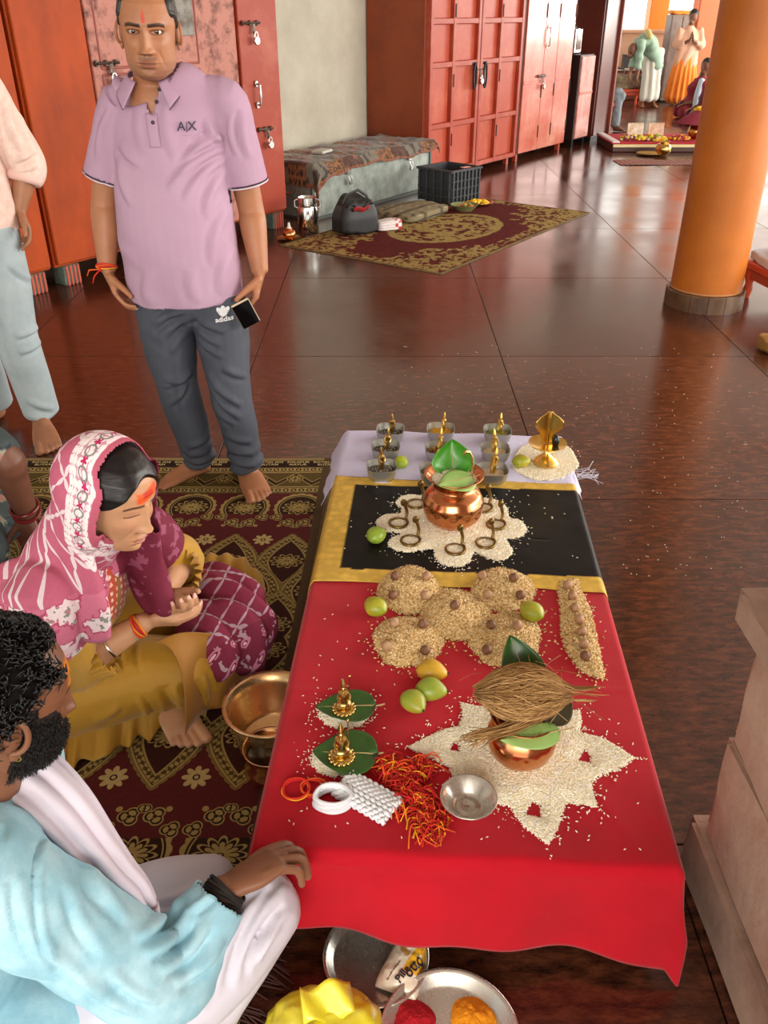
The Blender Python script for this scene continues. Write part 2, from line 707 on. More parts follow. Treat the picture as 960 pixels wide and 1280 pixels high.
def stone_block(x0, z0, z1, y1, seed, mat, name='stone_block', wob=0.006):
    bm = bmesh.new()
    bmesh.ops.create_cube(bm, size=1)
    bmesh.ops.bevel(bm, geom=list(bm.edges), offset=0.012, segments=2, affect='EDGES')
    bmesh.ops.subdivide_edges(bm, edges=[e for e in bm.edges if e.calc_length() > 0.5], cuts=9, use_grid_fill=True)
    sx, sy, sz = 0.8, y1 + 0.5, z1 - z0 - 0.004
    co = np.array([v.co[:] for v in bm.verts])
    co = co * np.array([sx, sy, sz])
    n = np.stack([fbm(co + seed * 3.1, 7, seed + k) for k in range(3)], 1)
    co = co + n * wob
    co += np.array([x0 + sx / 2, y1 - sy / 2, (z0 + z1) / 2]) - np.array([1.06, 0.5, 0])
    F = [[v.index for v in f.verts] for f in bm.faces]
    bm.free()
    return mk(name, co, F, mat, pil, 0.6)


stone_block(0.644, 0.0, 0.14, 1.215, 1, m_sand2)
stone_block(0.664, 0.14, 0.39, 1.195, 2, m_sand)
stone_block(0.667, 0.39, 0.665, 1.19, 3, m_sand)
stone_block(0.628, 0.665, 0.725, 1.22, 4, m_sand2, 'ledge', 0.008)
stone_block(0.665, 0.725, 1.25, 1.19, 5, m_sand)
stone_block(0.665, 1.25, 1.9, 1.19, 6, m_sand)
stone_block(0.665, 1.9, 2.6, 1.19, 7, m_sand)
stone_block(0.665, 2.6, 3.4, 1.19, 8, m_sand2)

# ================================================================ CABINETS ALONG THE LEFT WALL
m_cab_orange = M('orange_cabinet_paint', '#b84a12', 0.55, col2='#853310', vscale=2.0, vcontrast=(0.35, 0.7), bump=0.05, bscale=12, spec=0.25, stretch=(1.4, 1, 0.6), detail=8)
m_cab_pink = M('rusted_pink_cabinet_paint', '#b97a6a', 0.5, col2='#5d2b20', vscale=9.0, vcontrast=(0.47, 0.66), bump=0.15, bscale=40, detail=12, spec=0.3)
m_cab_red = M('faded_red_cabinet_paint', '#a03c26', 0.45, col2='#b86650', vscale=2.6, vcontrast=(0.48, 0.78), bump=0.05, bscale=18, spec=0.35, detail=8)
m_cab_redp = M('red_panel_paint', '#ab4329', 0.45, col2='#c2684c', vscale=3.2, vcontrast=(0.48, 0.8), bump=0.05, bscale=18, spec=0.35, detail=8)
m_cab_pale = M('pale_red_cabinet_paint', '#bd5238', 0.36, col2='#d4907c', vscale=1.8, vcontrast=(0.42, 0.72), bump=0.04, bscale=14, coat=0.3)
m_cab_side = M('brown_orange_side_paint', '#8c3b12', 0.45, col2='#6f2c10', vscale=1.6)
m_cab_dark = M('dark_brown_red_paint', '#5f2417', 0.35, col2='#4b1b12', vscale=2.0, coat=0.2)
m_black = M('black_iron', '#15110f', 0.5, metal=0.4)
m_steel = M('steel', '#b9b8b4', 0.24, metal=1.0, rvar=0.08, vscale=20)
m_tray = M('tray_steel', '#cfcbc2', 0.27, metal=0.8, rvar=0.06, vscale=30)
m_chrome = M('bright_steel', '#d6d6d2', 0.12, metal=1.0)
m_rust_metal = M('worn_iron', '#6d5f57', 0.42, metal=0.8, col2='#3c2d26', vscale=30)
m_footgreen = M('grey_green_stone', '#6f7d72', 0.7, col2='#515c53', vscale=12)
m_footred = M('red_stripe_paint', '#c4513a', 0.5)


def latch(parent, x, z, w=0.2, lock=True, y=-0.02):
    mb = MB()
    mb.tube([(x - w / 2, y - 0.012, z), (x + w / 2, y - 0.012, z)], 0.009, 8)
    for q in (-0.38, 0.0, 0.38):
        mb.box((x + q * w, y - 0.004, z), (0.022, 0.016, 0.036), 0.003)
    mb.box((x + 0.14 * w, y - 0.016, z - 0.035), (0.03, 0.006, 0.07), 0.002)
    mb.build('bolt_latch', m_rust_metal, parent)
    if lock:
        mb = MB()
        mb.lathe([(0.001, -0.012), (0.026, -0.012), (0.03, -0.006), (0.03, 0.006), (0.026, 0.012), (0.001, 0.012)], 20, (x + 0.14 * w, y - 0.034, z - 0.115),
                 mat=Matrix.Rotation(math.pi / 2, 3, 'X'))
        mb.tube([(x + 0.14 * w - 0.016, y - 0.034, z - 0.1)] + [(x + 0.14 * w - 0.016 * math.cos(a), y - 0.034, z - 0.075 + 0.018 * math.sin(a)) for a in np.linspace(0, math.pi, 7)] +
                [(x + 0.14 * w + 0.016, y - 0.034, z - 0.1)], 0.005, 6)
        mb.build('padlock', m_chrome, parent)


def handle(parent, x, z, h=0.15, y=-0.02):
    mb = MB()
    mb.tube([(x, y, z + h / 2), (x, y - 0.035, z + h / 2 - 0.01), (x, y - 0.04, z), (x, y - 0.035, z - h / 2 + 0.01), (x, y, z - h / 2)], [0.008, 0.009, 0.011, 0.009, 0.008], 8)
    for q in (-1, 1):
        mb.box((x, y - 0.002, z + q * h / 2), (0.03, 0.008, 0.045), 0.003)
    mb.build('handle', m_steel, parent)


def striped_foot(parent, x, y, h):
    mb = MB().box((x, y, h / 2), (0.13, 0.13, h), 0.008)
    f = mb.build('foot', m_footgreen, parent, smooth=False)
    mb = MB()
    for q in range(4):
        mb.box((x - 0.045 + 0.03 * q, y - 0.068, h / 2), (0.014, 0.012, h), 0.003)
    mb.build('red_ribs', m_footred, f, smooth=False)


# --- wide worn steel cabinet, its neighbour at the frame's edge
cb = empty('steel_cabinet', wp(0.1, 0), WROT, 'wide rusting steel cabinet, orange fading to pink, on striped stone feet', 'cabinet')
MB().box((1.165, 0.33, 1.09), (2.33, 0.62, 1.92), 0.006).build('body', m_cab_orange, cb, smooth=False)
for (x0, x1, mt) in ((0.01, 0.52, m_cab_orange), (0.53, 1.86, m_cab_pink), (1.885, 2.32, m_cab_red)):
    d = MB().box(((x0 + x1) / 2, 0.005, 1.09), (x1 - x0 - 0.006, 0.03, 1.88), 0.006).build('door', mt, cb, smooth=False)
    if mt is m_cab_pink:
        for (xa, xb, za, zb) in ((0.60, 1.46, 0.2, 1.24), (0.60, 1.46, 1.28, 1.98)):      # pressed panel outlines
            mb = MB()
            for (p, q) in (((xa, za), (xb, za)), ((xb, za), (xb, zb)), ((xb, zb), (xa, zb)), ((xa, zb), (xa, za))):
                mb.tube([(p[0], -0.01, p[1]), (q[0], -0.01, q[1])], 0.008, 6)
            mb.build('pressed_rib', M('rust_rib', '#96483a', 0.5), d)
        MB().box((1.36, -0.012, 1.7), (0.16, 0.012, 0.5), 0.004).build('faded_poster', M('poster_grey', '#8d8c82', 0.6, col2='#5d4a40', vscale=14), d, smooth=False)
        latch(d, 0.63, 1.31, 0.2, True)
    elif mt is m_cab_red:
        latch(d, 2.0, 1.52, 0.2, True)
        latch(d, 2.09, 0.79, 0.17, True)
        handle(d, 2.03, 1.04)
for x in (0.12, 1.2, 2.22):
    for y in (0.07, 0.55):
        striped_foot(cb, x, y, 0.13)
ca = empty('steel_cabinet', wp(-1.9, 0), WROT, 'orange-brown steel cabinet beside the man in pink shirt sleeves', 'cabinet')
MB().box((0.985, 0.33, 1.09), (1.97, 0.62, 1.92), 0.006).build('body', m_cab_orange, ca, smooth=False)
for (x0, x1) in ((0.01, 0.98), (0.99, 1.96)):
    d = MB().box(((x0 + x1) / 2, 0.005, 1.09), (x1 - x0 - 0.006, 0.03, 1.88), 0.006).build('door', m_cab_orange, ca, smooth=False)
    handle(d, 0.9 if x0 < 0.5 else 1.07, 1.05)
for x in (0.1, 1.85):
    for y in (0.07, 0.55):
        striped_foot(ca, x, y, 0.13)

# --- tall red panelled cabinet
cc = empty('panelled_cabinet', wp(4.66, -0.05), WROT, 'tall red cabinet with framed panel doors and black loop handles', 'cabinet')
bd = MB().box((0.99, 0.37, 1.06), (1.98, 0.70, 1.96), 0.006).build('body', m_cab_side, cc, smooth=False)
for (x0, x1, hx) in ((0.0, 1.0, 0.93), (1.0, 1.98, 1.07)):
    d = MB().box(((x0 + x1) / 2, 0.012, 1.06), (x1 - x0 - 0.008, 0.02, 1.94)).build('door', m_cab_redp, cc, smooth=False)
    mb = MB()
    xm = (x0 + x1) / 2 - 0.04
    for x in (x0 + 0.035, xm, x1 - 0.035):
        mb.box((x, -0.022, 1.06), (0.055, 0.05, 1.94), 0.004)
    zs = (0.11, 0.57, 1.13, 1.51, 2.0)
    for z in zs:
        mb.box(((x0 + x1) / 2, -0.020, z), (x1 - x0 - 0.012, 0.046, 0.05), 0.004)
    mb.build('door_frame', m_cab_red, d, smooth=False)
    for (xa, xb) in ((x0 + 0.065, xm - 0.03), (xm + 0.03, x1 - 0.065)):
        for k in range(4):
            MB().box(((xa + xb) / 2, -0.0005, (zs[k] + zs[k + 1]) / 2), (xb - xa, 0.006, zs[k + 1] - zs[k] - 0.052), 0.002).build('panel', m_cab_redp, d, smooth=False)
    mb = MB()
    s_ = -1 if hx < 1 else 1
    mb.tube([(hx + 0.05 * s_, -0.05 + 0.02 * math.cos(a), 1.0 + 0.13 * math.sin(a)) if False else (hx + s_ * (0.04 + 0.03 * math.cos(a)), -0.055, 1.0 + 0.12 * math.sin(a)) for a in np.linspace(0, 2 * math.pi, 16)[:-1]], 0.011, 6, closed=True)
    mb.box((hx + 0.03 * s_, -0.035, 1.12), (0.13, 0.02, 0.03), 0.004)
    mb.build('loop_handle', m_black, d)
    for z in (0.42, 0.98, 1.6):
        MB().tube([(xm, -0.048, z - 0.06), (xm, -0.048, z + 0.06)], 0.008, 6).build('hinge', m_black, d)
latch(cc, 1.0, 1.06, 0.16, True, -0.03)
for x in (0.05, 1.93):
    for y in (0.06, 0.66):
        MB().box((x, y, 0.045), (0.05, 0.05, 0.09)).build('leg', m_cab_red, cc, smooth=False)

# --- paler red cabinet
cd = empty('pale_cabinet', wp(6.78, -0.05), WROT, 'flat-doored pale red steel cabinet between panelled and narrow cabinets', 'cabinet')
MB().box((0.66, 0.37, 1.06), (1.32, 0.70, 1.96), 0.006).build('body', m_cab_dark, cd, smooth=False)
for (x0, x1) in ((0.0, 0.50), (0.50, 0.86), (0.86, 1.32)):
    d = MB().box(((x0 + x1) / 2, 0.006, 1.06), (x1 - x0 - 0.01, 0.03, 1.94), 0.005).build('door', m_cab_pale, cd, smooth=False)
    for z in (0.3, 0.75, 1.6):
        MB().tube([(x1 - 0.01, -0.012, z - 0.07), (x1 - 0.01, -0.012, z + 0.07)], 0.008, 6).build('hinge', m_black, d)
    mb = MB().box(((x0 + x1) / 2, -0.01, 0.86), (x1 - x0 - 0.02, 0.01, 0.03), 0.003)
    mb.build('rail', m_cab_pale, d, smooth=False)
latch(cd, 0.44, 0.92, 0.22, True)
handle(cd, 0.55, 1.33, 0.2, -0.012)
for x in (0.05, 1.27):
    for y in (0.06, 0.66):
        MB().box((x, y, 0.045), (0.05, 0.05, 0.09)).build('leg', m_cab_red, cd, smooth=False)

# --- narrow low cabinet with a little metal lamp box on it
ce = empty('narrow_cabinet', wp(8.32, 0.0), WROT, 'narrow low cabinet with faded pink door and dark sides', 'cabinet')
MB().box((0.22, 0.36, 0.6), (0.44, 0.68, 1.02), 0.006).build('body', M('near_black_paint', '#2a1612', 0.4), ce, smooth=False)
d = MB().box((0.22, 0.008, 0.6), (0.42, 0.03, 0.98), 0.006).build('door', M('faded_pink_door', '#b5695c', 0.4, col2='#d2a297', vscale=4, coat=0.2), ce, smooth=False)
MB().box((0.22, -0.01, 0.66), (0.41, 0.012, 0.03), 0.003).build('rail', m_cab_pale, d, smooth=False)
for x in (0.04, 0.4):
    for y in (0.06, 0.62):
        MB().box((x, y, 0.05), (0.05, 0.05, 0.1)).build('leg', m_black, ce, smooth=False)
lb = empty('metal_lantern', wp(8.5, -0.25, 1.11), WROT, 'small grey metal lantern box standing on narrow cabinet', 'lantern')
MB().box((0, 0, 0.15), (0.2, 0.2, 0.28), 0.008).build('case', m_steel, lb, smooth=False)
MB().box((0, -0.102, 0.15), (0.14, 0.008, 0.2), 0.002).build('pane', M('lantern_glass', '#3c3a36', 0.1), lb, smooth=False)
MB().lathe([(0.001, 0.4), (0.02, 0.39), (0.03, 0.34), (0.1, 0.29), (0.1, 0.285), (0.001, 0.285)], 20).build('cap', m_steel, lb)

# --- big dark cupboard that closes the row
cf = empty('dark_cupboard', wp(8.98, -0.02), WROT, 'dark brown-red cupboard closing the row of cabinets', 'cupboard')
MB().box((0.26, 0.36, 1.06), (0.52, 0.7, 2.0), 0.008).build('body', m_cab_dark, cf, smooth=False)
MB().box((0.26, 0.0, 1.06), (0.5, 0.03, 1.96), 0.006).build('door', m_cab_dark, cf, smooth=False)
MB().box((0.5, -0.03, 1.06), (0.05, 0.05, 2.0), 0.006).build('corner_post', M('red_brown_trim', '#7c3320', 0.4), cf, smooth=False)
MB().box((0.26, 0.36, 0.03), (0.5, 0.68, 0.06)).build('plinth', m_black, cf, smooth=False)

# ================================================================ TRUNK AND THINGS BY IT
m_galv = M('galvanised_sheet', '#a2a9a1', 0.45, metal=0.4, col2='#737c74', vscale=9, vcontrast=(0.3, 0.7), bump=0.06, bscale=60)
m_galv_edge = M('dull_zinc_edge', '#5a605c', 0.5, metal=0.6)
tr = empty('storage_chest', wp(2.7, 0.08), WROT, 'long grey galvanised metal storage chest against the cream wall', 'chest')
MB().box((0.95, 0.34, 0.2), (1.9, 0.64, 0.4), 0.006).build('body', m_galv, tr, smooth=False)
MB().box((0.95, 0.34, 0.435), (1.92, 0.66, 0.07), 0.01).build('lid', m_galv, tr, smooth=False)
mb = MB()
for x in (0.0, 1.9):
    mb.box((x, 0.015, 0.2), (0.035, 0.02, 0.4), 0.003)
    mb.box((x, 0.34, 0.012), (0.02, 0.66, 0.025), 0.003)
mb.box((0.95, 0.012, 0.015), (1.9, 0.02, 0.03), 0.003)
mb.build('edge_straps', m_galv_edge, tr, smooth=False)
for x in (0.5, 1.5):
    mb = MB().box((x, 0.0, 0.38), (0.06, 0.02, 0.1), 0.004)
    mb.tube([(x - 0.02, -0.015, 0.32), (x - 0.02, -0.03, 0.28), (x + 0.02, -0.03, 0.28), (x + 0.02, -0.015, 0.32)], 0.006, 6)
    mb.box((x, -0.022, 0.27), (0.045, 0.018, 0.05), 0.004)
    mb.build('hasp', m_steel, tr)
mb = MB().tube([(-0.01, 0.2, 0.25), (-0.05, 0.22, 0.22), (-0.05, 0.46, 0.22), (-0.01, 0.48, 0.25)], 0.008, 6)
mb.build('side_handle', m_steel, tr)

# patterned blanket over the trunk
def blanket():
    NU, NV = 130, 90
    Lx, Ly = 2.12, 1.0
    V, C = [], []
    uu, vv = np.meshgrid(np.linspace(0, 1, NU + 1), np.linspace(0, 1, NV + 1))
    x = -0.14 + uu * Lx
    front = 0.10 + 0.02 * np.sin(uu * 9 + 0.6) + 0.09 * (1 - smooth01(uu, 0.05, 0.16)) - 0.03 * smooth01(uu, 0.6, 0.9)       # how far it hangs over the front
    t = vv * (0.67 + front)                                                             # from the back edge forward
    zt = 0.474
    over = np.maximum(t - 0.67, 0)
    y = 0.67 - np.minimum(t, 0.67) - 0.012 - 0.04 * smooth01(over, 0, 0.05)
    z = zt - over + 0.008 * np.sin(x * 17 + y * 9)
    leftov = np.maximum(-0.012 - x, 0)
    z = z - leftov * 1.5
    x = np.maximum(x, -0.028) - 0.0 * leftov
    rightov = np.maximum(x - 1.93, 0)
    z = z - rightov * 1.2
    x = np.minimum(x, 1.955)
    p = np.stack([uu * Lx, t, 0 * t], -1).reshape(-1, 3)
    n = fbm(p, 9, 3).reshape(uu.shape)
    z = z + 0.010 * np.abs(n) * (over < 0.01)
    y = y - 0.018 * np.abs(np.sin(uu * 40 + n * 2)) * smooth01(over, 0.0, 0.1)
    V = np.stack([x, y, z], -1).reshape(-1, 3)
    cell = (np.floor(p[:, 0] / 0.25 + 0.3 * np.floor(p[:, 1] / 0.2)) + np.floor(p[:, 1] / 0.2)) % 3
    c = np.tile(srgb('#4a2a1d'), (len(p), 1))
    c[cell == 1] = srgb('#6d675c')
    leo = (cell == 2)
    c[leo] = srgb('#8d5a2e')
    cellp = np.stack([np.modf(p[:, 0] / 0.05)[0] - 0.5, np.modf((p[:, 1] + 0.02 * np.floor(p[:, 0] / 0.05)) / 0.05)[0] - 0.5], 1)
    ring = np.abs(np.hypot(cellp[:, 0], cellp[:, 1]) - 0.3 + 0.1 * vnoise(p, 50, 1))
    c[leo & (ring < 0.12)] = srgb('#2a1710')
    st = np.sin(p[:, 0] * 60 + 8 * fbm(p, 4, 5)) > 0.45
    c[(cell == 1) & st] = srgb('#3d3028')
    st2 = fbm(p, 14, 8) > 0.25
    c[(cell == 0) & st2] = srgb('#8a4a33')
    edge = (t.reshape(-1) > (0.67 + front.reshape(-1) - 0.025))
    c[edge] = srgb('#7d4a34')
    F = [(j * (NU + 1) + i, j * (NU + 1) + i + 1, (j + 1) * (NU + 1) + i + 1, (j + 1) * (NU + 1) + i) for j in range(NV) for i in range(NU)]
    o = mk('blanket', V, F, VC('printed_blanket', 0.85, bump=0.3, bscale=120, sheen=0.2), None, True, c, wp(2.7, 0.08), (0, 0, WROT))
    md = o.modifiers.new('thickness', 'SOLIDIFY')
    md.thickness = 0.012
    md.offset = 1
    tag(o, 'brown patchwork and leopard print blanket spread over the metal storage chest', 'blanket')


blanket()
o = MB().box((0.5, 0.3, 0.5), (0.2, 0.12, 0.025), 0.005, rz=0.2).build('booklet', M('pale_paper', '#b8b7ab', 0.7), None, False, loc=wp(2.7, 0.08), rot=(0, 0, WROT))
tag(o, 'small pale booklet lying on the patterned chest blanket', 'booklet')

# steel milk can
c = empty('milk_can', P(386, 291), 0, 'steel milk can with lid and side clasps beside the metal chest', 'can')
MB().lathe([(0.001, 0), (0.082, 0), (0.086, 0.008), (0.086, 0.19), (0.08, 0.215), (0.066, 0.225), (0.066, 0.235), (0.074, 0.24), (0.001, 0.242)], 36).build('body', m_chrome, c)
MB().lathe([(0.001, 0.262), (0.05, 0.262), (0.07, 0.268), (0.075, 0.285), (0.078, 0.285), (0.078, 0.238), (0.07, 0.238)], 36).build('lid', m_chrome, c)
for s_ in (-1, 1):
    MB().tube([(s_ * 0.08, 0, 0.2), (s_ * 0.105, 0, 0.21), (s_ * 0.105, 0, 0.26), (s_ * 0.078, 0, 0.27)], 0.006, 6).build('clasp', m_steel, c)
m_brass = M('brass', '#cbab66', 0.24, metal=1.0, rvar=0.06, vscale=30)
m_brass_dull = M('dull_brass', '#8e7440', 0.4, metal=1.0, col2='#6a5430', vscale=40)
m_gold = M('polished_gold_brass', '#e6c064', 0.24, metal=1.0)
m_copper = M('copper', '#cf8455', 0.19, metal=1.0, col2='#d99a6c', vscale=10, rvar=0.05)
c = empty('lamp_plate', P(362, 299), 0, 'small brass plate on the floor holding a brass pot', 'plate')
MB().lathe([(0.001, 0.003), (0.07, 0.003), (0.1, 0.016), (0.103, 0.016), (0.072, 0.0), (0.001, 0.0)], 32).build('dish', m_brass, c)
c = empty('brass_pot', P(362, 299) + Vector((0, 0, 0.004)), 0, 'small brass water pot standing on the brass plate', 'pot')
MB().lathe([(0.001, 0.0), (0.03, 0.0), (0.05, 0.02), (0.055, 0.04), (0.045, 0.062), (0.026, 0.075), (0.036, 0.085), (0.03, 0.085), (0.02, 0.076), (0.001, 0.07)], 28).build('body', m_copper, c)
MB().lathe([(0.001, 0.082), (0.02, 0.082), (0.012, 0.1), (0.008, 0.125), (0.001, 0.13)], 12).build('stopper', M('white_cotton', '#e6e2da', 0.9), c)


# ---------------------------------------------------------------- far rug (in the wall's own direction)
def far_rug():
    L, Wd = 2.6, 1.5
    NU, NV = 300, 170
    u, v = np.meshgrid(np.linspace(0, L, NU + 1), np.linspace(0, Wd, NV + 1))
    p = np.stack([u, v, 0 * u], -1).reshape(-1, 3)
    x, y = p[:, 0] - L / 2, p[:, 1] - Wd / 2
    z = 0.006 + 0.0 * x
    z = z + 0.03 * smooth01(p[:, 0], L - 0.35, L) * (0.5 + 0.5 * np.sin(p[:, 1] * 9)) * smooth01(p[:, 1], Wd - 0.8, Wd)
    V = np.stack([p[:, 0], p[:, 1], np.maximum(z, 0.006)], 1)
    base, gold, dk = np.array(srgb('#5f2320')), np.array(srgb('#a08a52')), np.array(srgb('#43211a'))
    c = np.tile(base, (len(p), 1))
    n = fbm(p, 26, 4, 2)
    r = np.hypot(x / 0.62, y / 0.44)
    med = (r < 1.0) & ((n > -0.15) | (np.abs(r - 0.93) < 0.05) | (np.abs(r - 0.35) < 0.04))
    c[med] = gold
    corner = np.hypot((np.abs(x) - L / 2) / 0.95, (np.abs(y) - Wd / 2) / 0.62)
    cor = (corner < 0.95 + 0.12 * vnoise(p, 9, 2)) & (fbm(p, 32, 9, 2) > 0.0)
    c[cor] = gold
    bd = np.minimum(L / 2 - np.abs(x), Wd / 2 - np.abs(y))
    band = (bd < 0.14) & (bd > 0.04) & (fbm(p, 40, 6, 2) > 0.0)
    c[band] = gold
    c[bd < 0.02] = srgb('#7b6a4a')
    c *= (0.85 + 0.25 * vnoise(p, 90, 3))[:, None]
    F = [(j * (NU + 1) + i, j * (NU + 1) + i + 1, (j + 1) * (NU + 1) + i + 1, (j + 1) * (NU + 1) + i) for j in range(NV) for i in range(NU)]
    o = mk('rug', V, F, VC('woven_rug', 0.95, bump=0.4, bscale=250, spec=0.1), None, True, np.clip(c, 0, 1), Vector((0.40, 5.98, 0)), (0, 0, WROT))
    md = o.modifiers.new('thickness', 'SOLIDIFY')
    md.thickness = 0.006
    md.offset = -1
    tag(o, 'maroon rug with golden oval medallion spread before the metal chest', 'rug')


far_rug()

# crate, folded bedding, bag, packet, plates on or by the rug
m_crate = M('dark_plastic', '#33363a', 0.45)
def crate():
    e = empty('plastic_crate', P(563, 256, 0.012), math.radians(45), 'black ribbed plastic crate standing beside the rug', 'crate')
    w_, d_, h_ = 0.42, 0.42, 0.29
    mb = MB()
    mb.box((w_ / 2, d_ / 2, 0.012), (w_ - 0.03, d_ - 0.03, 0.02), 0.004)
    mb.build('bottom', m_crate, e, smooth=False)
    for (cx, cy, sx, sy) in ((w_ / 2, 0.01, w_, 0.016), (w_ / 2, d_ - 0.01, w_, 0.016), (0.01, d_ / 2, 0.016, d_), (w_ - 0.01, d_ / 2, 0.016, d_)):
        MB().box((cx, cy, h_ / 2), (sx, sy, h_ - 0.004), 0.003).build('side_panel', m_crate, e, smooth=False)
    mb = MB()
    for x in np.linspace(0.02, w_ - 0.02, 8):
        for y in (-0.006, d_ + 0.006):
            mb.box((x, y, h_ / 2), (0.018, 0.022, h_), 0.003)
    for y in np.linspace(0.02, d_ - 0.02, 5):
        for x in (-0.006, w_ + 0.006):
            mb.box((x, y, h_ / 2), (0.022, 0.018, h_), 0.003)
    for z in (0.06, 0.13, 0.2):
        mb.box((w_ / 2, -0.004, z), (w_, 0.016, 0.012), 0.002)
        mb.box((w_ + 0.004, d_ / 2, z), (0.016, d_, 0.012), 0.002)
        mb.box((-0.004, d_ / 2, z), (0.016, d_, 0.012), 0.002)
    mb.build('rib_grid', m_crate, e, smooth=False)
    mb = MB()
    for (cx, cy, sx, sy) in ((w_ / 2, 0.0, w_ + 0.04, 0.03), (w_ / 2, d_, w_ + 0.04, 0.03), (0, d_ / 2, 0.03, d_ + 0.04), (w_, d_ / 2, 0.03, d_ + 0.04)):
        mb.box((cx, cy, h_), (sx, sy, 0.022), 0.004)
    mb.build('rim', m_crate, e, smooth=False)
    MB().box((w_ - 0.15, 0.06, h_ + 0.011), (0.1, 0.05, 0.004)).build('paper_tag', M('pink_tag', '#d99c93', 0.7), e, smooth=False)


crate()


def soft_slab(name, size, seed, amp, nu=28, nv=18, puff=0.5):
    """a soft cushion-like slab, local origin bottom centre"""
    bm = bmesh.new()
    bmesh.ops.create_cube(bm, size=1)
    bmesh.ops.subdivide_edges(bm, edges=list(bm.edges), cuts=nu // 2, use_grid_fill=True)
    co = np.array([v.co[:] for v in bm.verts])
    F = [[v.index for v in f.verts] for f in bm.faces]
    bm.free()
    e = 1 - (np.abs(co[:, 0]) * 2) ** 8 * 0.12
    f = 1 - (np.abs(co[:, 1]) * 2) ** 8 * 0.12
    co2 = co.copy()
    co2[:, 2] *= (1 - puff * ((np.abs(co[:, 0]) * 2) ** 4 * 0.5 + (np.abs(co[:, 1]) * 2) ** 4 * 0.5))
    co2[:, 0] *= f
    co2[:, 1] *= e
    co2 *= np.array(size)
    co2[:, 2] += size[2] / 2 + amp * fbm(co * np.array(size), 9, seed)
    co2[:, 2] = np.maximum(co2[:, 2] - min(0, co2[:, 2].min()) * 0, 0.0)
    return co2, F


V, F = soft_slab('bedding', (0.66, 0.46, 0.075), 3, 0.008)
c = np.tile(srgb('#7d7155'), (len(V), 1))
gx, gy = np.modf(np.abs(V[:, 0]) / 0.13)[0], np.modf(np.abs(V[:, 1] + V[:, 2]) / 0.10)[0]
c[(gx < 0.14) | (gy < 0.16)] = srgb('#3c3527')
c[(np.abs(gx - 0.55) < 0.1) & (np.abs(gy - 0.55) < 0.18)] = srgb('#9c9170')
o = mk('folded_bedding', V, F, VC('printed_cotton', 0.9, bump=0.2), None, True, c, P(505, 271, 0.006) + WN * 0.02 + WD * 0.1, (0, 0, WROT))
tag(o, 'folded olive patterned bedding lying on the far rug', 'bedding')

# red and white packet
V, F = soft_slab('packet', (0.22, 0.13, 0.085), 5, 0.006)
ck = (np.floor(V[:, 0] / 0.03) + np.floor(V[:, 2] / 0.03) + np.floor(V[:, 1] / 0.03)) % 2
c = np.where(((V[:, 0] > 0.045) & (ck > 0))[:, None], np.array(srgb('#c02a2c')), np.array(srgb('#e6dfdc')))
c[(np.abs(np.modf(np.abs(V[:, 2]) / 0.02)[0] - 0.5) < 0.12) & (V[:, 0] < 0.045)] = srgb('#b9a3a6')
o = mk('packet', V, F, VC('printed_wrapper', 0.35), None, True, c, P(485, 287, 0.006), (0, 0, WROT - 0.5))
tag(o, 'white packet with red checked end between bag and bedding', 'packet')

# black bag
def black_bag():
    e = empty('black_bag', P(444, 291, 0.006), WROT - 0.35, 'slumped black fabric bag with red lining showing', 'bag')
    V, F = soft_slab('bag', (0.36, 0.22, 0.27), 8, 0.02, puff=0.35)
    V[:, 0] *= 1 - 0.25 * smooth01(V[:, 2], 0.12, 0.3)
    V[:, 1] *= 1 - 0.45 * smooth01(V[:, 2], 0.12, 0.3)
    mk('body', V, F, M('black_nylon', '#1b1c1f', 0.55, bump=0.3, bscale=20), e, True)
    mb = MB()
    mb.grid(lambda u, v: (-0.13 + 0.26 * u, -0.09 + 0.16 * v, 0.225 + 0.09 * math.sin(math.pi * u) * v + 0.02 * math.sin(9 * u)), 14, 8)
    mb.build('flap', MATS['black_nylon'], e, True, solid=0.01)
    mb = MB()
    mb.grid(lambda u, v: (-0.08 + 0.15 * u, -0.096 - 0.02 * v, 0.19 + 0.035 * v + 0.008 * math.sin(8 * u)), 10, 4)
    mb.build('lining', M('red_lining', '#9c1d22', 0.7), e, True, solid=0.006)
    MB().tube([(-0.15, -0.02, 0.2), (-0.1, -0.03, 0.31), (0.02, -0.02, 0.34), (0.1, -0.02, 0.29), (0.15, -0.03, 0.2)], 0.012, 8, flat=0.4).build('strap', MATS['black_nylon'], e)


black_bag()


def flower_bits(mb, n, r, h, cols, c0=(0, 0, 0), size=0.012, seed=1):
    rg = np.random.default_rng(seed)
    for k in range(n):
        a, q = rg.uniform(0, 6.28), r * math.sqrt(rg.uniform(0, 1))
        s_ = size * rg.uniform(0.7, 1.3)
        mb.ell((c0[0] + q * math.cos(a), c0[1] + q * math.sin(a), c0[2] + h * (1 - (q / r) ** 2) + s_ * 0.4), (s_, s_ * rg.uniform(0.6, 1), s_ * 0.6), 7, 5, col=srgb(cols[k % len(cols)]))


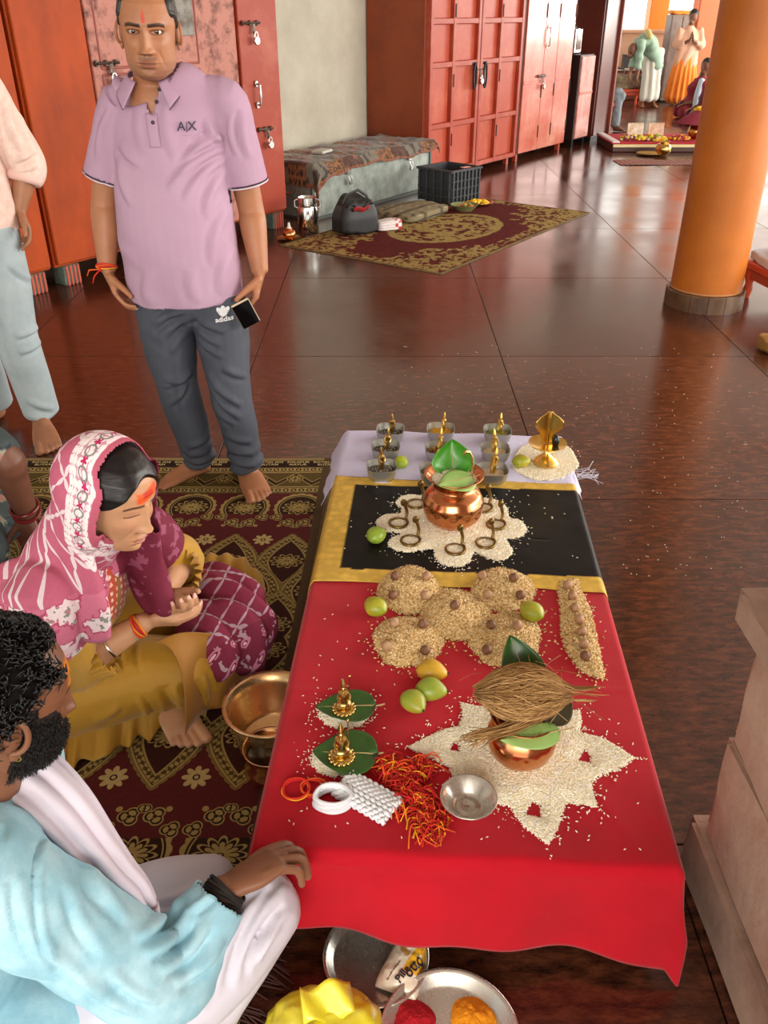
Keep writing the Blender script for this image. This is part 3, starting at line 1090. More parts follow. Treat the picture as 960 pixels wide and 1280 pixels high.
m_flowers = VC('petals', 0.7)
c = empty('steel_plate', P(597, 256, 0.006), 0, 'steel plate of yellow marigold heads on the far rug', 'plate')
MB().lathe([(0.001, 0.006), (0.11, 0.006), (0.15, 0.03), (0.155, 0.03), (0.115, 0.0), (0.001, 0.0)], 36).build('dish', m_chrome, c)
mb = MB()
flower_bits(mb, 60, 0.1, 0.025, ['#e8b516', '#f2c93a', '#d99b12', '#8f9a2e'], (0, 0, 0.008), 0.02)
o = mb.build('marigolds', m_flowers, None, True, col=True, loc=P(597, 256, 0.006))
tag(o, 'heap of loose yellow marigold heads in the steel plate', 'flowers', kind='stuff')
c = empty('green_bowl', P(580, 263, 0.006), 0, 'shallow olive green bowl at the edge of folded bedding', 'bowl')
MB().lathe([(0.001, 0.008), (0.07, 0.008), (0.125, 0.055), (0.131, 0.055), (0.075, 0.0), (0.001, 0.0)], 36).build('dish', M('olive_enamel', '#7a7d52', 0.3), c)
mb = MB()
flower_bits(mb, 26, 0.06, 0.03, ['#c4462b', '#7c8a3a', '#d7803a'], (0.03, 0, 0.02), 0.016, 4)
o = mb.build('flower_heap', m_flowers, None, True, col=True, loc=P(580, 263, 0.006))
tag(o, 'small heap of red flowers in the olive bowl', 'flowers', kind='stuff')
# ================================================================ CARPET UNDER THE SEATED PEOPLE
CX0, CX1, CY0, CY1 = -1.95, -0.255, 0.35, 3.13


def carpet_pattern(nt):
    X, Y, _ = obj_xyz(nt)
    q = CY1 - Y                                            # from the far edge towards the camera
    p = (CX1 + 0.0275 * (Y - CY0 - 1.0)) - X + 0.0         # from the right edge
    maroon, gold, dark, olive = '#571f1f', '#a08a52', '#28140f', '#57482a'
    deep, pale = '#301c0e', '#b6a26c'
    c = Paint(nt, maroon)

    def cell(per, off=0.0):
        return ((p / per + (50.0 + off)).fract() - 0.5) * per

    def flower(mask, x, y, R, k, col):
        r, th = x.hyp(y), y.atan2(x)
        c.put(mask & (r < (abs((th * (k / 2)).cos()) * 0.45 + 0.55) * R), col)
        c.put(mask & (r < R * 0.26), dark)
        c.put(mask & (r < R * 0.15), col)

    def rosette(mask, x, y, R, k):
        r, th = x.hyp(y), y.atan2(x)
        e = (abs((th * (k / 2)).cos()) * 0.32 + 0.68) * R
        c.put(mask & (r < e), gold)
        c.put(mask & (r < e - R * 0.14), dark)
        c.put(mask & (r < e * 0.66) & (abs((th * (k / 2)).cos()) > 0.35), gold)
        c.put(mask & (r < R * 0.18), deep)

    # far border
    b = q < 0.30
    c.put(b, olive)
    c.put(q < 0.02, '#8a774c')
    t = (q > 0.028) & (q < 0.080)
    c.put(t, dark)
    for (q0, q1) in ((0.086, 0.116), (0.258, 0.288)):
        m = (q > q0) & (q < q1)
        c.put(m, gold)
        x, y = cell(0.030), q - (q0 + q1) / 2
        c.put(m & (x.hyp(y) < 0.0115), dark)
        c.put(m & (x.hyp(y) < 0.0055), pale)
    m = (q > 0.122) & (q < 0.252)
    c.put(m, '#55451f')
    x, y = cell(0.14), q - 0.185
    wv = abs(x) * 1.1 - 0.038
    c.put(m & (abs(y + wv) < 0.014), deep)
    c.put(m & (abs(abs(y + wv) - 0.014) < 0.003), gold)
    rosette(m, cell(0.14, 0.5), y + 0.004, 0.034, 6)
    c.put(m & ((abs(q - 0.126) < 0.004) | (abs(q - 0.247) < 0.004)), gold)

    # field, mirrored about the middle of the mat
    ok = q > 0.30
    LM = 2.32
    u = q.min(LM - q) - 0.30
    per = 0.20
    xa, xb = cell(per), cell(per, 0.5)
    m = ok & (u < 0.27)
    x, y = xa, u - 0.105
    e = (x / 0.088).hyp(y / 0.10)
    ring = m & (y < 0.045)
    sc = abs((y.atan2(x) * 9.0).sin()) * 0.06
    c.put(ring & (e < sc + 1.0), gold)
    c.put(ring & (e < 0.90), deep)
    c.put(ring & (abs(e - 0.82) < 0.02), gold)
    rosette(m, x, y * 1.25, 0.064, 12)
    flower(m, x, y * 1.5, 0.034, 10, gold)
    for s_ in (-1, 1):
        rosette(m, x - s_ * 0.074, y - 0.068, 0.025, 3)
        rosette(m, x - s_ * 0.030, y - 0.105, 0.028, 3)
        c.put(m & ((x - s_ * 0.058).hyp(y - 0.126) < 0.008), gold)
    rosette(m, x, y - 0.128, 0.018, 2)
    m = ok & (u > 0.27)
    flower(m, xb, u - 0.325, 0.036, 8, pale)
    for xx, yy in ((xa, u - 0.46), (xb, u - 0.63), (xa, u - 0.80)):
        og = abs(xx) / 0.099 + (abs(yy) / 0.17) ** 1.6
        bead = abs((yy * 160.0).sin()) * 0.05
        c.put(m & (og < bead + 1.04), '#7d6a3a')
        c.put(m & (og < 1.0), '#4d3d20')
        c.put(m & (abs(og - 0.95) < 0.035), gold)
        c.put(m & (abs(og - 0.79) < 0.10) & ((xx * 260.0).sin() * (yy * 260.0 + (xx * 80.0).sin() * 2.0).sin() > 0.02), gold)
        c.put(m & (abs(og - 0.64) < 0.032), gold)
        inn = m & (og < 0.61)
        c.put(inn, '#3a1b14')
        rosette(inn, xx, yy * 1.35, 0.058, 11)
        flower(inn, xx, yy * 1.7, 0.032, 9, gold)
    # plain woven margin on the right
    c.put(p < 0.040, '#4f3d26')
    c.put(p < 0.010, '#705a3a')
    return c.c


def carpet():
    x0, x1, y0, y1 = CX0, CX1, CY0, CY1
    mb = MB()

    def fn(a, b):
        x, y = x0 + (x1 - x0) * a, y0 + (y1 - y0) * b
        w = 0.0012 * math.sin(x * 7 + y * 3) + 0.001 * math.sin(y * 11 - x * 4)
        return (x + 0.0275 * (y - y0 - 1.0), y, 0.008 + w)
    mb.grid(fn, 60, 100)
    o = mb.build('carpet', pattern_material('jacquard_carpet', 0.95, carpet_pattern), None, True)
    tag(o, 'maroon and gold floral jacquard carpet laid beside the low table', 'carpet')
    # selvedge on the visible right edge gives it thickness
    mb = MB()
    pts = [(x1 + 0.0275 * (y - y0 - 1.0), y, 0.005) for y in np.linspace(y0, y1, 30)]
    mb.tube(pts, 0.0055, 6)
    mb.build('selvedge', M('carpet_edge', '#5a452c', 0.95), o)
    mb = MB()
    rg = np.random.default_rng(5)
    for k in range(40):
        xx = x1 - 0.06 + rg.uniform(-0.02, 0.05)
        yy = rg.uniform(0.75, 1.05)
        mb.tube([(xx - 0.02, yy, 0.006), (xx + 0.05, yy - 0.02, 0.006), (xx + 0.09 + rg.uniform(0, 0.03), yy - 0.05 + rg.uniform(-0.02, 0.02), 0.004)], 0.0018, 4)
    mb.build('fringe', M('carpet_fringe', '#4a2b26', 0.95), o)
    # words woven into the far border
    m_wv = M('woven_letters', '#c2ae74', 0.95)
    k = 0
    for xw in np.arange(-1.5, -0.22, 0.115):
        for (txt, dy) in ((('SOLAPUR', 'ROYAL JOS')[k % 2], -0.042), (('MAYUR', 'BUTAM')[k % 2], -0.064)):
            TV, TF = text_mesh(txt, 0.0215, 0.0003, extrude=0.0002)
            TV = TV + np.array((xw, y1 + dy, 0.0105))
            mk('woven_word', TV, TF, m_wv, o, False)
        k += 1


carpet()

# ================================================================ LOW TABLE AND ITS CLOTHS
TH = 0.27
TA = Vector((-0.24, 1.03, 0))
TR = -0.058
E1 = Vector((math.cos(TR), math.sin(TR), 0))
E2 = Vector((-math.sin(TR), math.cos(TR), 0))
TWD, TLN = 0.775, 1.80


def tl(u, v, z=TH):
    return TA + E1 * u + E2 * v + Vector((0, 0, z))


tb = empty('low_table', TA, TR, 'low wooden table hidden beneath the red, black and white cloths', 'table')
m_wood = M('plain_wood', '#7a5636', 0.6, col2='#5f4028', vscale=6, stretch=(1, 8, 8))
MB().box((TWD / 2, TLN / 2, TH - 0.02), (TWD - 0.01, TLN - 0.01, 0.036), 0.004).build('top', m_wood, tb, smooth=False)
for u in (0.05, TWD - 0.05):
    for v in (0.06, TLN / 2, TLN - 0.06):
        MB().box((u, v, (TH - 0.038) / 2), (0.06, 0.06, TH - 0.04), 0.004).build('leg', m_wood, tb, smooth=False)


def drape(name, u0, u1, v0, v1, lay, mat, colfn=None, nu=110, nv=110, wav=0.02, flare=0.16, seed=1, top_amp=0.002, bottom=0.006, edgefn=None, cfreq=17):
    uu, vv = np.meshgrid(np.linspace(u0, u1, nu + 1), np.linspace(v0, v1, nv + 1))
    u, v = uu.ravel(), vv.ravel()
    if edgefn:
        u, v = edgefn(u, v)
    p = np.stack([u, v, 0 * u], 1)
    ou = np.where(u < 0, u, np.where(u > TWD, u - TWD, 0))
    ov = np.where(v < 0, v, np.where(v > TLN, v - TLN, 0))
    d = np.hypot(ou, ov)
    dd = np.maximum(d, 1e-6)
    per = np.where(np.abs(ou) > np.abs(ov), v, u)
    fl = d * flare + wav * smooth01(d, 0.0, 0.22) * (np.sin(per * cfreq + seed) + 0.5 * np.sin(per * cfreq * 2.3 + seed * 2))
    fl = np.maximum(fl, 0.004 * smooth01(d, 0, 0.02)) + 0.006 * smooth01(d, 0.0, 0.02)
    bu, bv = np.clip(u, 0, TWD), np.clip(v, 0, TLN)
    x = bu + ou / dd * fl
    y = bv + ov / dd * fl
    crease = np.exp(-((u * 0.9 + v * 0.35 - 0.62 + 0.05 * vnoise(p, 3, seed)) / 0.012) ** 2) + np.exp(-((v - 0.42 - 0.06 * u) / 0.008) ** 2)
    z = TH + lay - d * 0.97 + (d < 1e-5) * (top_amp * (fbm(p, 6, seed, 3) + 0.6 * crease))
    z = np.maximum(z, bottom + 0.004 * np.abs(vnoise(p, 30, seed)))
    V = np.stack([x, y, z], 1)
    F = [(j * (nu + 1) + i, j * (nu + 1) + i + 1, (j + 1) * (nu + 1) + i + 1, (j + 1) * (nu + 1) + i) for j in range(nv) for i in range(nu)]
    o = mk(name, V, F, mat, None, True, colfn(u, v, p) if colfn else None, TA, (0, 0, TR))
    md = o.modifiers.new('thickness', 'SOLIDIFY')
    md.thickness = 0.0016
    md.offset = 1
    return o


m_red = M('red_cotton', '#b4041c', 0.85, col2='#a60318', vscale=4, bump=0.12, bscale=400, sheen=0.15, spec=0.2)
dfront = lambda u: 0.185 + 0.05 * smooth01(u, 0.1, 0.6) + 0.018 * np.sin(u * 9)


def red_edge(u, v):
    # uneven lower hem at the front
    k = v < 0
    v = np.where(k, v * (dfront(u) / 0.24), v)
    return u, v


o = drape('red_cloth', -0.03, TWD + 0.13, -0.24, 0.93, 0.002, m_red, wav=0.012, flare=0.14, seed=3, edgefn=red_edge, nu=130, nv=130, cfreq=13)
tag(o, 'bright red cotton cloth draped over the near end of the low table', 'cloth')
rg = np.random.default_rng(3)

gold_c, black_c = np.array(srgb('#d6b04e')), np.array(srgb('#0b0a0b'))


def black_col(u, v, p):
    c = np.tile(black_c, (len(u), 1))
    g = (u < 0.062) | (v < 0.905) | (v > 1.385)
    c[g] = gold_c
    s_ = np.sin((u * 60 + v * 3) * 2) * 0.5 + 0.5
    c[g] *= (0.8 + 0.35 * np.abs(fbm(p, 30, 2)))[g][:, None]
    return c


def bl_edge(u, v):
    vm = 0.84 + (v - 0.86) * (1.432 - 0.84) / (1.43 - 0.86)
    return u, vm + 0.006 * np.sin(u * 14 + (v > 1.1) * 1.3) + 0.02 * (u < 0) * (v > 1.2)


def white_edge(u, v):
    return u + 0.012 * np.sin(v * 30) * (u > 0.7), v + 0.008 * np.sin(u * 17) * (v > 1.6) - 0.10 * np.clip(-u, 0, 1) * (v < 1.5)


o = drape('white_cloth', -0.085, TWD + 0.05, 1.40, TLN + 0.0, 0.0045, M('lilac_white_cotton', '#cfcdea', 0.85, bump=0.1, bscale=300), wav=0.014, flare=0.5, seed=6, edgefn=white_edge, nu=90, nv=50, top_amp=0.003, cfreq=30)
tag(o, 'lilac-white cloth under the small steel bowls at the far end of the table', 'cloth')
mb = MB()
for k in range(16):
    y = 1.50 + 0.02 * rg.normal()
    mb.tube([(TWD + 0.02, y, TH), (TWD + 0.05 + rg.uniform(0, 0.02), y + rg.normal() * 0.02, TH - 0.005 + rg.uniform(0, 0.02)), (TWD + 0.075 + rg.uniform(0, 0.02), y + rg.normal() * 0.035, TH - 0.015 + rg.uniform(0, 0.03))], 0.0009, 4)
mb.build('loose_threads', M('white_thread', '#d9d6e4', 0.9), o)
o = drape('black_cloth', -0.05, TWD + 0.07, 0.86, 1.43, 0.0075, VC('black_satin_gold_border', 0.5, bump=0.1, bscale=150, spec=0.22), black_col, nu=120, nv=90, wav=0.006, flare=0.2, seed=9, edgefn=bl_edge, top_amp=0.0022)
tag(o, 'black satin cloth with wide gold border across the middle of the table', 'cloth')
ZR, ZB, ZW = TH + 0.0035, TH + 0.009, TH + 0.006

# ================================================================ GRAIN: RICE AND WHEAT LAID OUT IN FIGURES
GB = np.array([(1, 0, 0), (-1, 0, 0), (0, 1, 0), (0, -1, 0), (0, 0, 1), (0, 0, -1)], float)
GF = np.array([(0, 2, 4), (2, 1, 4), (1, 3, 4), (3, 0, 4), (2, 0, 5), (1, 2, 5), (3, 1, 5), (0, 3, 5)])


def inside(poly, X, Y):
    r = np.zeros(X.shape, bool)
    n = len(poly)
    for i in range(n):
        (x1, y1), (x2, y2) = poly[i], poly[(i + 1) % n]
        c = ((y1 > Y) != (y2 > Y)) & (X < (x2 - x1) * (Y - y1) / (y2 - y1 + 1e-12) + x1)
        r ^= c
    return r


def edge_dist(poly, X, Y):
    d = np.full(X.shape, 1e9)
    n = len(poly)
    for i in range(n):
        a, b = np.array(poly[i]), np.array(poly[(i + 1) % n])
        ab = b - a
        t = np.clip(((X - a[0]) * ab[0] + (Y - a[1]) * ab[1]) / (ab @ ab + 1e-12), 0, 1)
        d = np.minimum(d, np.hypot(X - a[0] - t * ab[0], Y - a[1] - t * ab[1]))
    return d


def smooth_poly(pts, sub=4):
    n = len(pts)
    p = np.array(list(pts) + list(pts[:3]))
    q = np.concatenate([pts[-1:], pts, pts[:2]])
    out = []
    for i in range(n):
        p0, p1, p2, p3 = q[i], q[i + 1], q[i + 2], q[(i + 3) % len(q)] if i + 3 < len(q) else q[i + 2]
        for k in range(sub):
            t = k / sub
            out.append(0.5 * ((2 * p1) + (-p0 + p2) * t + (2 * p0 - 5 * p1 + 4 * p2 - p3) * t * t + (-p0 + 3 * p1 - 3 * p2 + p3) * t ** 3))
    return np.array(out)


def grain_field(name, pix, zbase, hfun, cols, n, size, label, holes=(), stray=0, smooth=True, loc_world=None, cat='rice', step=0.004, group=None):
    pts = np.array([(P(a, b, zbase).x, P(a, b, zbase).y) for a, b in pix]) if pix is not None else np.array(loc_world)
    poly = smooth_poly(pts) if smooth else pts
    hp = [np.array([(P(a, b, zbase).x, P(a, b, zbase).y) for a, b in h]) for h in holes]
    c0 = poly.mean(0)
    lo, hi = poly.min(0), poly.max(0)
    xs, ys = np.arange(lo[0], hi[0] + step, step), np.arange(lo[1], hi[1] + step, step)
    X, Y = np.meshgrid(xs, ys)
    ins = inside(poly, X, Y)
    ed = edge_dist(poly, X, Y)
    for h in hp:
        hi_ = inside(h, X, Y)
        ins &= ~hi_
        ed = np.minimum(ed, edge_dist(h, X, Y))

    def hgt(x, y, e):
        return hfun(x - c0[0], y - c0[1]) * smooth01(e, 0, 0.03) + 0.0035 * smooth01(e, -0.001, 0.006)
    Z = np.where(ins, hgt(X, Y, ed), 0.0)
    idx = -np.ones(X.shape, int)
    use = np.zeros(X.shape, bool)
    cell = ins[:-1, :-1] & ins[1:, :-1] & ins[:-1, 1:] & ins[1:, 1:]
    use[:-1, :-1] |= cell; use[1:, :-1] |= cell; use[:-1, 1:] |= cell; use[1:, 1:] |= cell
    idx[use] = np.arange(use.sum())
    V = np.stack([X[use] - c0[0], Y[use] - c0[1], Z[use]], 1)
    jj, ii = np.nonzero(cell)
    F = [(idx[j, i], idx[j, i + 1], idx[j + 1, i + 1], idx[j + 1, i]) for j, i in zip(jj, ii)]
    cols_ = np.array([srgb(c) for c in cols])
    C = np.tile(cols_.mean(0) * 0.92, (len(V), 1))
    # grains
    g = []
    rg = np.random.default_rng(len(name) + n)
    while sum(len(k) for k in g) < n:
        q = rg.uniform(lo, hi, (n, 2))
        k = inside(poly, q[:, 0], q[:, 1])
        for h in hp:
            k &= ~inside(h, q[:, 0], q[:, 1])
        g.append(q[k])
    q = np.concatenate(g)[:n]
    e = edge_dist(poly, q[:, 0], q[:, 1])
    for h in hp:
        e = np.minimum(e, edge_dist(h, q[:, 0], q[:, 1]))
    z = hgt(q[:, 0], q[:, 1], e) + size[1] * 0.35
    if stray:
        ang = rg.uniform(0, 6.28, stray)
        s0 = poly[rg.integers(0, len(poly), stray)]
        s1 = s0 + (s0 - c0) / np.linalg.norm(s0 - c0, axis=1)[:, None] * np.abs(rg.normal(0, 0.018, stray))[:, None] + rg.normal(0, 0.004, (stray, 2))
        q = np.concatenate([q, s1])
        z = np.concatenate([z, np.full(stray, size[1] * 0.8)])
    m = len(q)
    yaw, tilt = rg.uniform(0, math.pi, m), rg.normal(0, 0.35, m)
    sc = rg.uniform(0.8, 1.2, m)
    B = GB[None] * (np.array([size[0], size[1], size[1]])[None, None] * sc[:, None, None])
    ct, st_ = np.cos(tilt)[:, None], np.sin(tilt)[:, None]
    x1 = B[:, :, 0] * ct - B[:, :, 2] * st_
    z1 = B[:, :, 0] * st_ + B[:, :, 2] * ct
    cy, sy = np.cos(yaw)[:, None], np.sin(yaw)[:, None]
    gx = x1 * cy - B[:, :, 1] * sy + (q[:, 0] - c0[0])[:, None]
    gy = x1 * sy + B[:, :, 1] * cy + (q[:, 1] - c0[1])[:, None]
    gz = z1 + z[:, None]
    GV = np.stack([gx, gy, gz], -1).reshape(-1, 3)
    GFi = (GF[None] + (np.arange(m) * 6)[:, None, None]).reshape(-1, 3) + len(V)
    cc = cols_[rg.integers(0, len(cols_), m)] * rg.uniform(0.9 if cat == 'rice' else 0.72, 1.15, m)[:, None]
    GC = np.repeat(cc, 6, axis=0)
    o = mk(name, np.concatenate([V, GV]), F + [tuple(f) for f in GFi], VC('grain', 0.6, spec=0.3), None, True, np.clip(np.concatenate([C, GC]), 0, 1), (c0[0], c0[1], zbase))
    tag(o, label, cat, group, 'stuff')
    return o, hgt, c0, poly


RICE = ['#fdf6e2', '#f6ebcb', '#fffaee', '#ecdfba']
WHEAT = ['#edcd90', '#d9b270', '#f8e2b4', '#b58a4c', '#efd49c']
zx = lambda x: 340 + x * 0.4792
zy = lambda y: 690 + y * 0.4792
star = [(352, 510), (400, 485), (445, 464), (485, 455), (497, 430), (490, 392), (530, 402), (560, 405), (640, 330), (720, 405), (760, 412), (803, 414), (808, 440), (802, 470), (860, 485), (905, 510), (948, 540), (905, 570), (862, 585), (834, 603), (838, 630), (851, 668), (800, 660), (765, 655), (758, 690), (742, 735), (720, 768), (690, 745), (655, 722), (632, 690), (620, 668), (590, 660), (560, 668), (530, 640), (505, 610), (470, 598), (468, 568), (440, 552), (400, 538)]
star = [(zx(a), zy(b)) for a, b in star]
hole = lambda cx, cy, r, k=7: [(zx(cx + r * (1.3 if i % 2 else 0.8) * math.cos(i * 6.283 / k)), zy(cy + r * (1.25 if i % 2 else 0.8) * math.sin(i * 6.283 / k))) for i in range(k)]
grain_field('rice_star', star, ZR, lambda x, y: 0.012 * np.exp(-(x * x + y * y) / 0.02), RICE, 15000, (0.0036, 0.0014),
            'eight pointed star of white rice spread on red cloth under the coconut pot', [hole(478, 510, 12), hole(818, 537, 15), hole(685, 675, 20)], 260, smooth=False)

zx2 = lambda x: 460 + x * 0.21875
zy2 = lambda y: 600 + y * 0.21875
fl = [(155, 135), (190, 95), (250, 85), (310, 92), (345, 80), (480, 40), (620, 95), (700, 108), (765, 130), (800, 170), (808, 215), (870, 232), (908, 278), (890, 318), (830, 342), (795, 345), (832, 405), (800, 452), (740, 465), (690, 455), (640, 430), (605, 420), (585, 470), (545, 495), (480, 500), (410, 482), (380, 445), (370, 398), (300, 408), (230, 415), (165, 408), (115, 375), (130, 335), (185, 308), (120, 300), (62, 278), (42, 240), (95, 200), (180, 192), (185, 160)]
fl = [(zx2(a), zy2(b)) for a, b in fl]
grain_field('rice_flower', fl, ZB, lambda x, y: 0.008 * np.exp(-(x * x + y * y) / 0.015), RICE, 11000, (0.0036, 0.0014), 'eight petalled flower of white rice spread on black cloth', (), 150)

ring_px = [(682 + 42 * math.cos(a) * (1 + 0.05 * math.sin(5 * a)) - 1, 577 + 25 * math.sin(a)) for a in np.linspace(0, 6.283, 20)[:-1]]
grain_field('rice_ring', ring_px, ZW, lambda x, y: 0.004 * np.exp(-(x * x + y * y) / 0.004), RICE, 2600, (0.0034, 0.0013), 'round bed of pale rice under the golden snake-hood emblem', (), 60)

# five touching heaps of wheat and a strip
piles = [((512, 738), 42, 30, 'upper heap of wheat with the black cloth and the mango beside it'), ((627, 738), 41, 28, 'upper heap of wheat beside the lone mango and nut strip'),
         ((567, 769), 45, 33, 'middle heap of wheat carrying a single betel nut'), ((511, 803), 45, 33, 'lower heap of wheat close to the trio of mangoes'), ((632, 800), 46, 35, 'lower heap of wheat right behind the coconut')]
PILE = []
for k, ((cx, cy), rx, ry, lab) in enumerate(piles):
    pl = [(cx + rx * math.cos(a) * (1 + 0.06 * math.sin(3 * a + k)), cy + ry * math.sin(a) * (1 + 0.05 * math.cos(4 * a + k))) for a in np.linspace(0, 6.283, 25)[:-1]]
    zb = ZR + (0.0 if k != 2 else 0.001)
    r_ = grain_field('wheat_heap', pl, zb, (lambda x, y: 0.026 * np.exp(-(x * x + y * y) / 0.006)) if k != 2 else (lambda x, y: 0.032 * np.exp(-(x * x + y * y) / 0.005)), WHEAT, 2600, (0.0046, 0.0020), lab, (), 70, cat='wheat', group='heaps of wheat on the red cloth')
    PILE.append((r_, zb))
sp = [(745, 85), (772, 72), (800, 72), (812, 110), (830, 150), (842, 195), (852, 240), (862, 290), (868, 332), (835, 328), (805, 312), (782, 285), (762, 250), (752, 205), (750, 150)]
r_ = grain_field('wheat_strip', [(zx(a), zy(b)) for a, b in sp], ZR, lambda x, y: 0.006 + 0 * x, WHEAT, 2400, (0.0046, 0.0020), 'long strip of wheat with a row of betel nuts on red cloth', (), 50, cat='wheat')
STRIP = (r_, ZR)

m_nut = [M('betel_nut_a', '#7a5236', 0.55, col2='#5e3c26', vscale=60), M('betel_nut_b', '#b08a66', 0.55, col2='#8c6646', vscale=60)]
nut_me = []
for k in range(2):
    mb = MB().lathe([(0.001, 0.0), (0.006, 0.0005), (0.0115, 0.006), (0.0128, 0.012), (0.0105, 0.019), (0.005, 0.0235), (0.001, 0.0245)], 18, ripple=lambda a, z: 0.03 * math.sin(3 * a + 40 * z))
    me_o = mb.build('betel_nut', m_nut[k])
    nut_me.append(me_o.data)
    bpy.data.objects.remove(me_o)


def nut(px, py, surf, k, label, group):
    (o, hgt, c0, poly), zb = surf
    z = zb + 0.03
    for _ in range(4):
        p = P(px, py + 4, z)
        e = edge_dist(poly, np.array([p.x]), np.array([p.y]))
        z = zb + float(hgt(np.array([p.x]), np.array([p.y]), e)[0])
    n = bpy.data.objects.new('betel_nut', nut_me[k])
    COL.objects.link(n)
    n.location = (p.x, p.y, z - 0.001)
    n.rotation_euler = (0.2 * math.sin(px), 0.2 * math.cos(py), px)
    tag(n, label, 'nut', group)


heap_names = ['carpet-side upper wheat heap', 'upper wheat heap near nut strip', 'middle wheat heap', 'lower wheat heap near mango trio', 'lower wheat heap behind coconut']
for k, l in ((0, [(493, 720), (532, 720), (491, 744), (530, 745)]), (1, [(602, 720), (641, 722), (609, 746), (649, 746)]), (2, [(567, 756)]),
             (3, [(492, 779), (527, 780), (484, 808), (530, 814)]), (4, [(613, 781), (645, 781), (607, 813), (647, 819)])):
    for i, (a, b) in enumerate(l):
        kd = (i + k) % 2 if k != 2 else 0
        lab = 'brown betel nut alone on the middle wheat heap' if k == 2 else '%s betel nut on %s, %s the black cloth' % (('dark', 'pale')[kd], heap_names[k], ('towards' if i < 2 else 'away from'))
        nut(a, b, PILE[k], kd, lab, 'betel nuts on the wheat')
for i, (a, b) in enumerate([(710, 731), (714, 744), (718, 760), (723, 774), (726, 789), (728, 805), (730, 819)]):
    nut(a, b, STRIP, 1 if i < 6 else 0, '%s betel nut from the black cloth along the wheat strip' % ('first', 'second', 'third', 'fourth', 'fifth', 'sixth', 'seventh, darkest')[i], 'betel nuts on the wheat')

# ================================================================ MANGOES
def mango(px, py, z, L, yaw, col, col2, label, fat=0.78, roll=0.0):
    m = M('mango_' + col.strip('#') + col2.strip('#'), col, 0.38, col2=col2, vscale=14, vcontrast=(0.42, 0.66), bump=0.05, bscale=150)
    mb = MB()
    n, k = 24, 20
    V, F = [], []
    for i in range(k + 1):
        t = i / k
        x = (t - 0.5) * L
        r = math.sin(math.pi * min(max(t, 0.001), 0.999)) ** 0.62 * (1 + 0.12 * math.cos(math.pi * t)) * L * fat * 0.5
        for j in range(n):
            a = 2 * math.pi * j / n
            V.append((x, r * math.cos(a) * 1.0 + 0.06 * L * math.sin(math.pi * t), r * 0.86 * math.sin(a)))
    for i in range(k):
        for j in range(n):
            F.append((i * n + j, i * n + (j + 1) % n, (i + 1) * n + (j + 1) % n, (i + 1) * n + j))
    e = empty('mango', P(px, py, z + L * fat * 0.43) - Vector((0, 0, L * fat * 0.43)), yaw, label, 'mango', 'green and yellow mangoes on the table')
    V = np.array(V)
    V[:, 2] -= V[:, 2].min()
    mk('fruit', V, F, m, e)
    MB().lathe([(0.001, 0.0), (0.003, 0.0), (0.0025, 0.004), (0.001, 0.0045)], 8, (L * 0.5, 0, L * fat * 0.43), mat=Matrix.Rotation(0.0, 3, 'Y')).build('stem_scar', M('stem_brown', '#3e2c18', 0.8), e)
    return e


G1, G2, Y1 = '#83a52a', '#a9b832', '#d3a41e'
mango(502, 577, ZW, 0.062, 1.9, '#93ab24', '#b4b934', 'small lime green mango leaning by a steel bowl of sesame')
mango(652, 577, ZW, 0.066, 0.1, '#909a26', '#c6a828', 'small yellow-green mango beside the rice ring')
mango(472, 669, ZB, 0.070, 0.9, '#82a02c', '#9caa40', 'green mango lying on the black cloth')
mango(470, 757, ZR, 0.072, 2.3, '#8c9826', '#c8ab2a', 'yellow-green mango by the upper wheat heap near the carpet')
mango(665, 763, ZR, 0.074, 2.2, '#8f9a27', '#c4aa2c', 'yellow-green mango between wheat heap and nut strip')
mango(540, 840, ZR, 0.074, -0.2, '#bb9426', '#d6a62c', 'ripe yellow mango, topmost of the trio on red cloth')
mango(539, 863, ZR, 0.074, -0.15, '#82952e', '#9ea23c', 'dull green mango in the middle of the trio')
mango(516, 878, ZR, 0.070, -0.9, '#84972c', '#b09c36', 'speckled green mango, lowest of the trio')

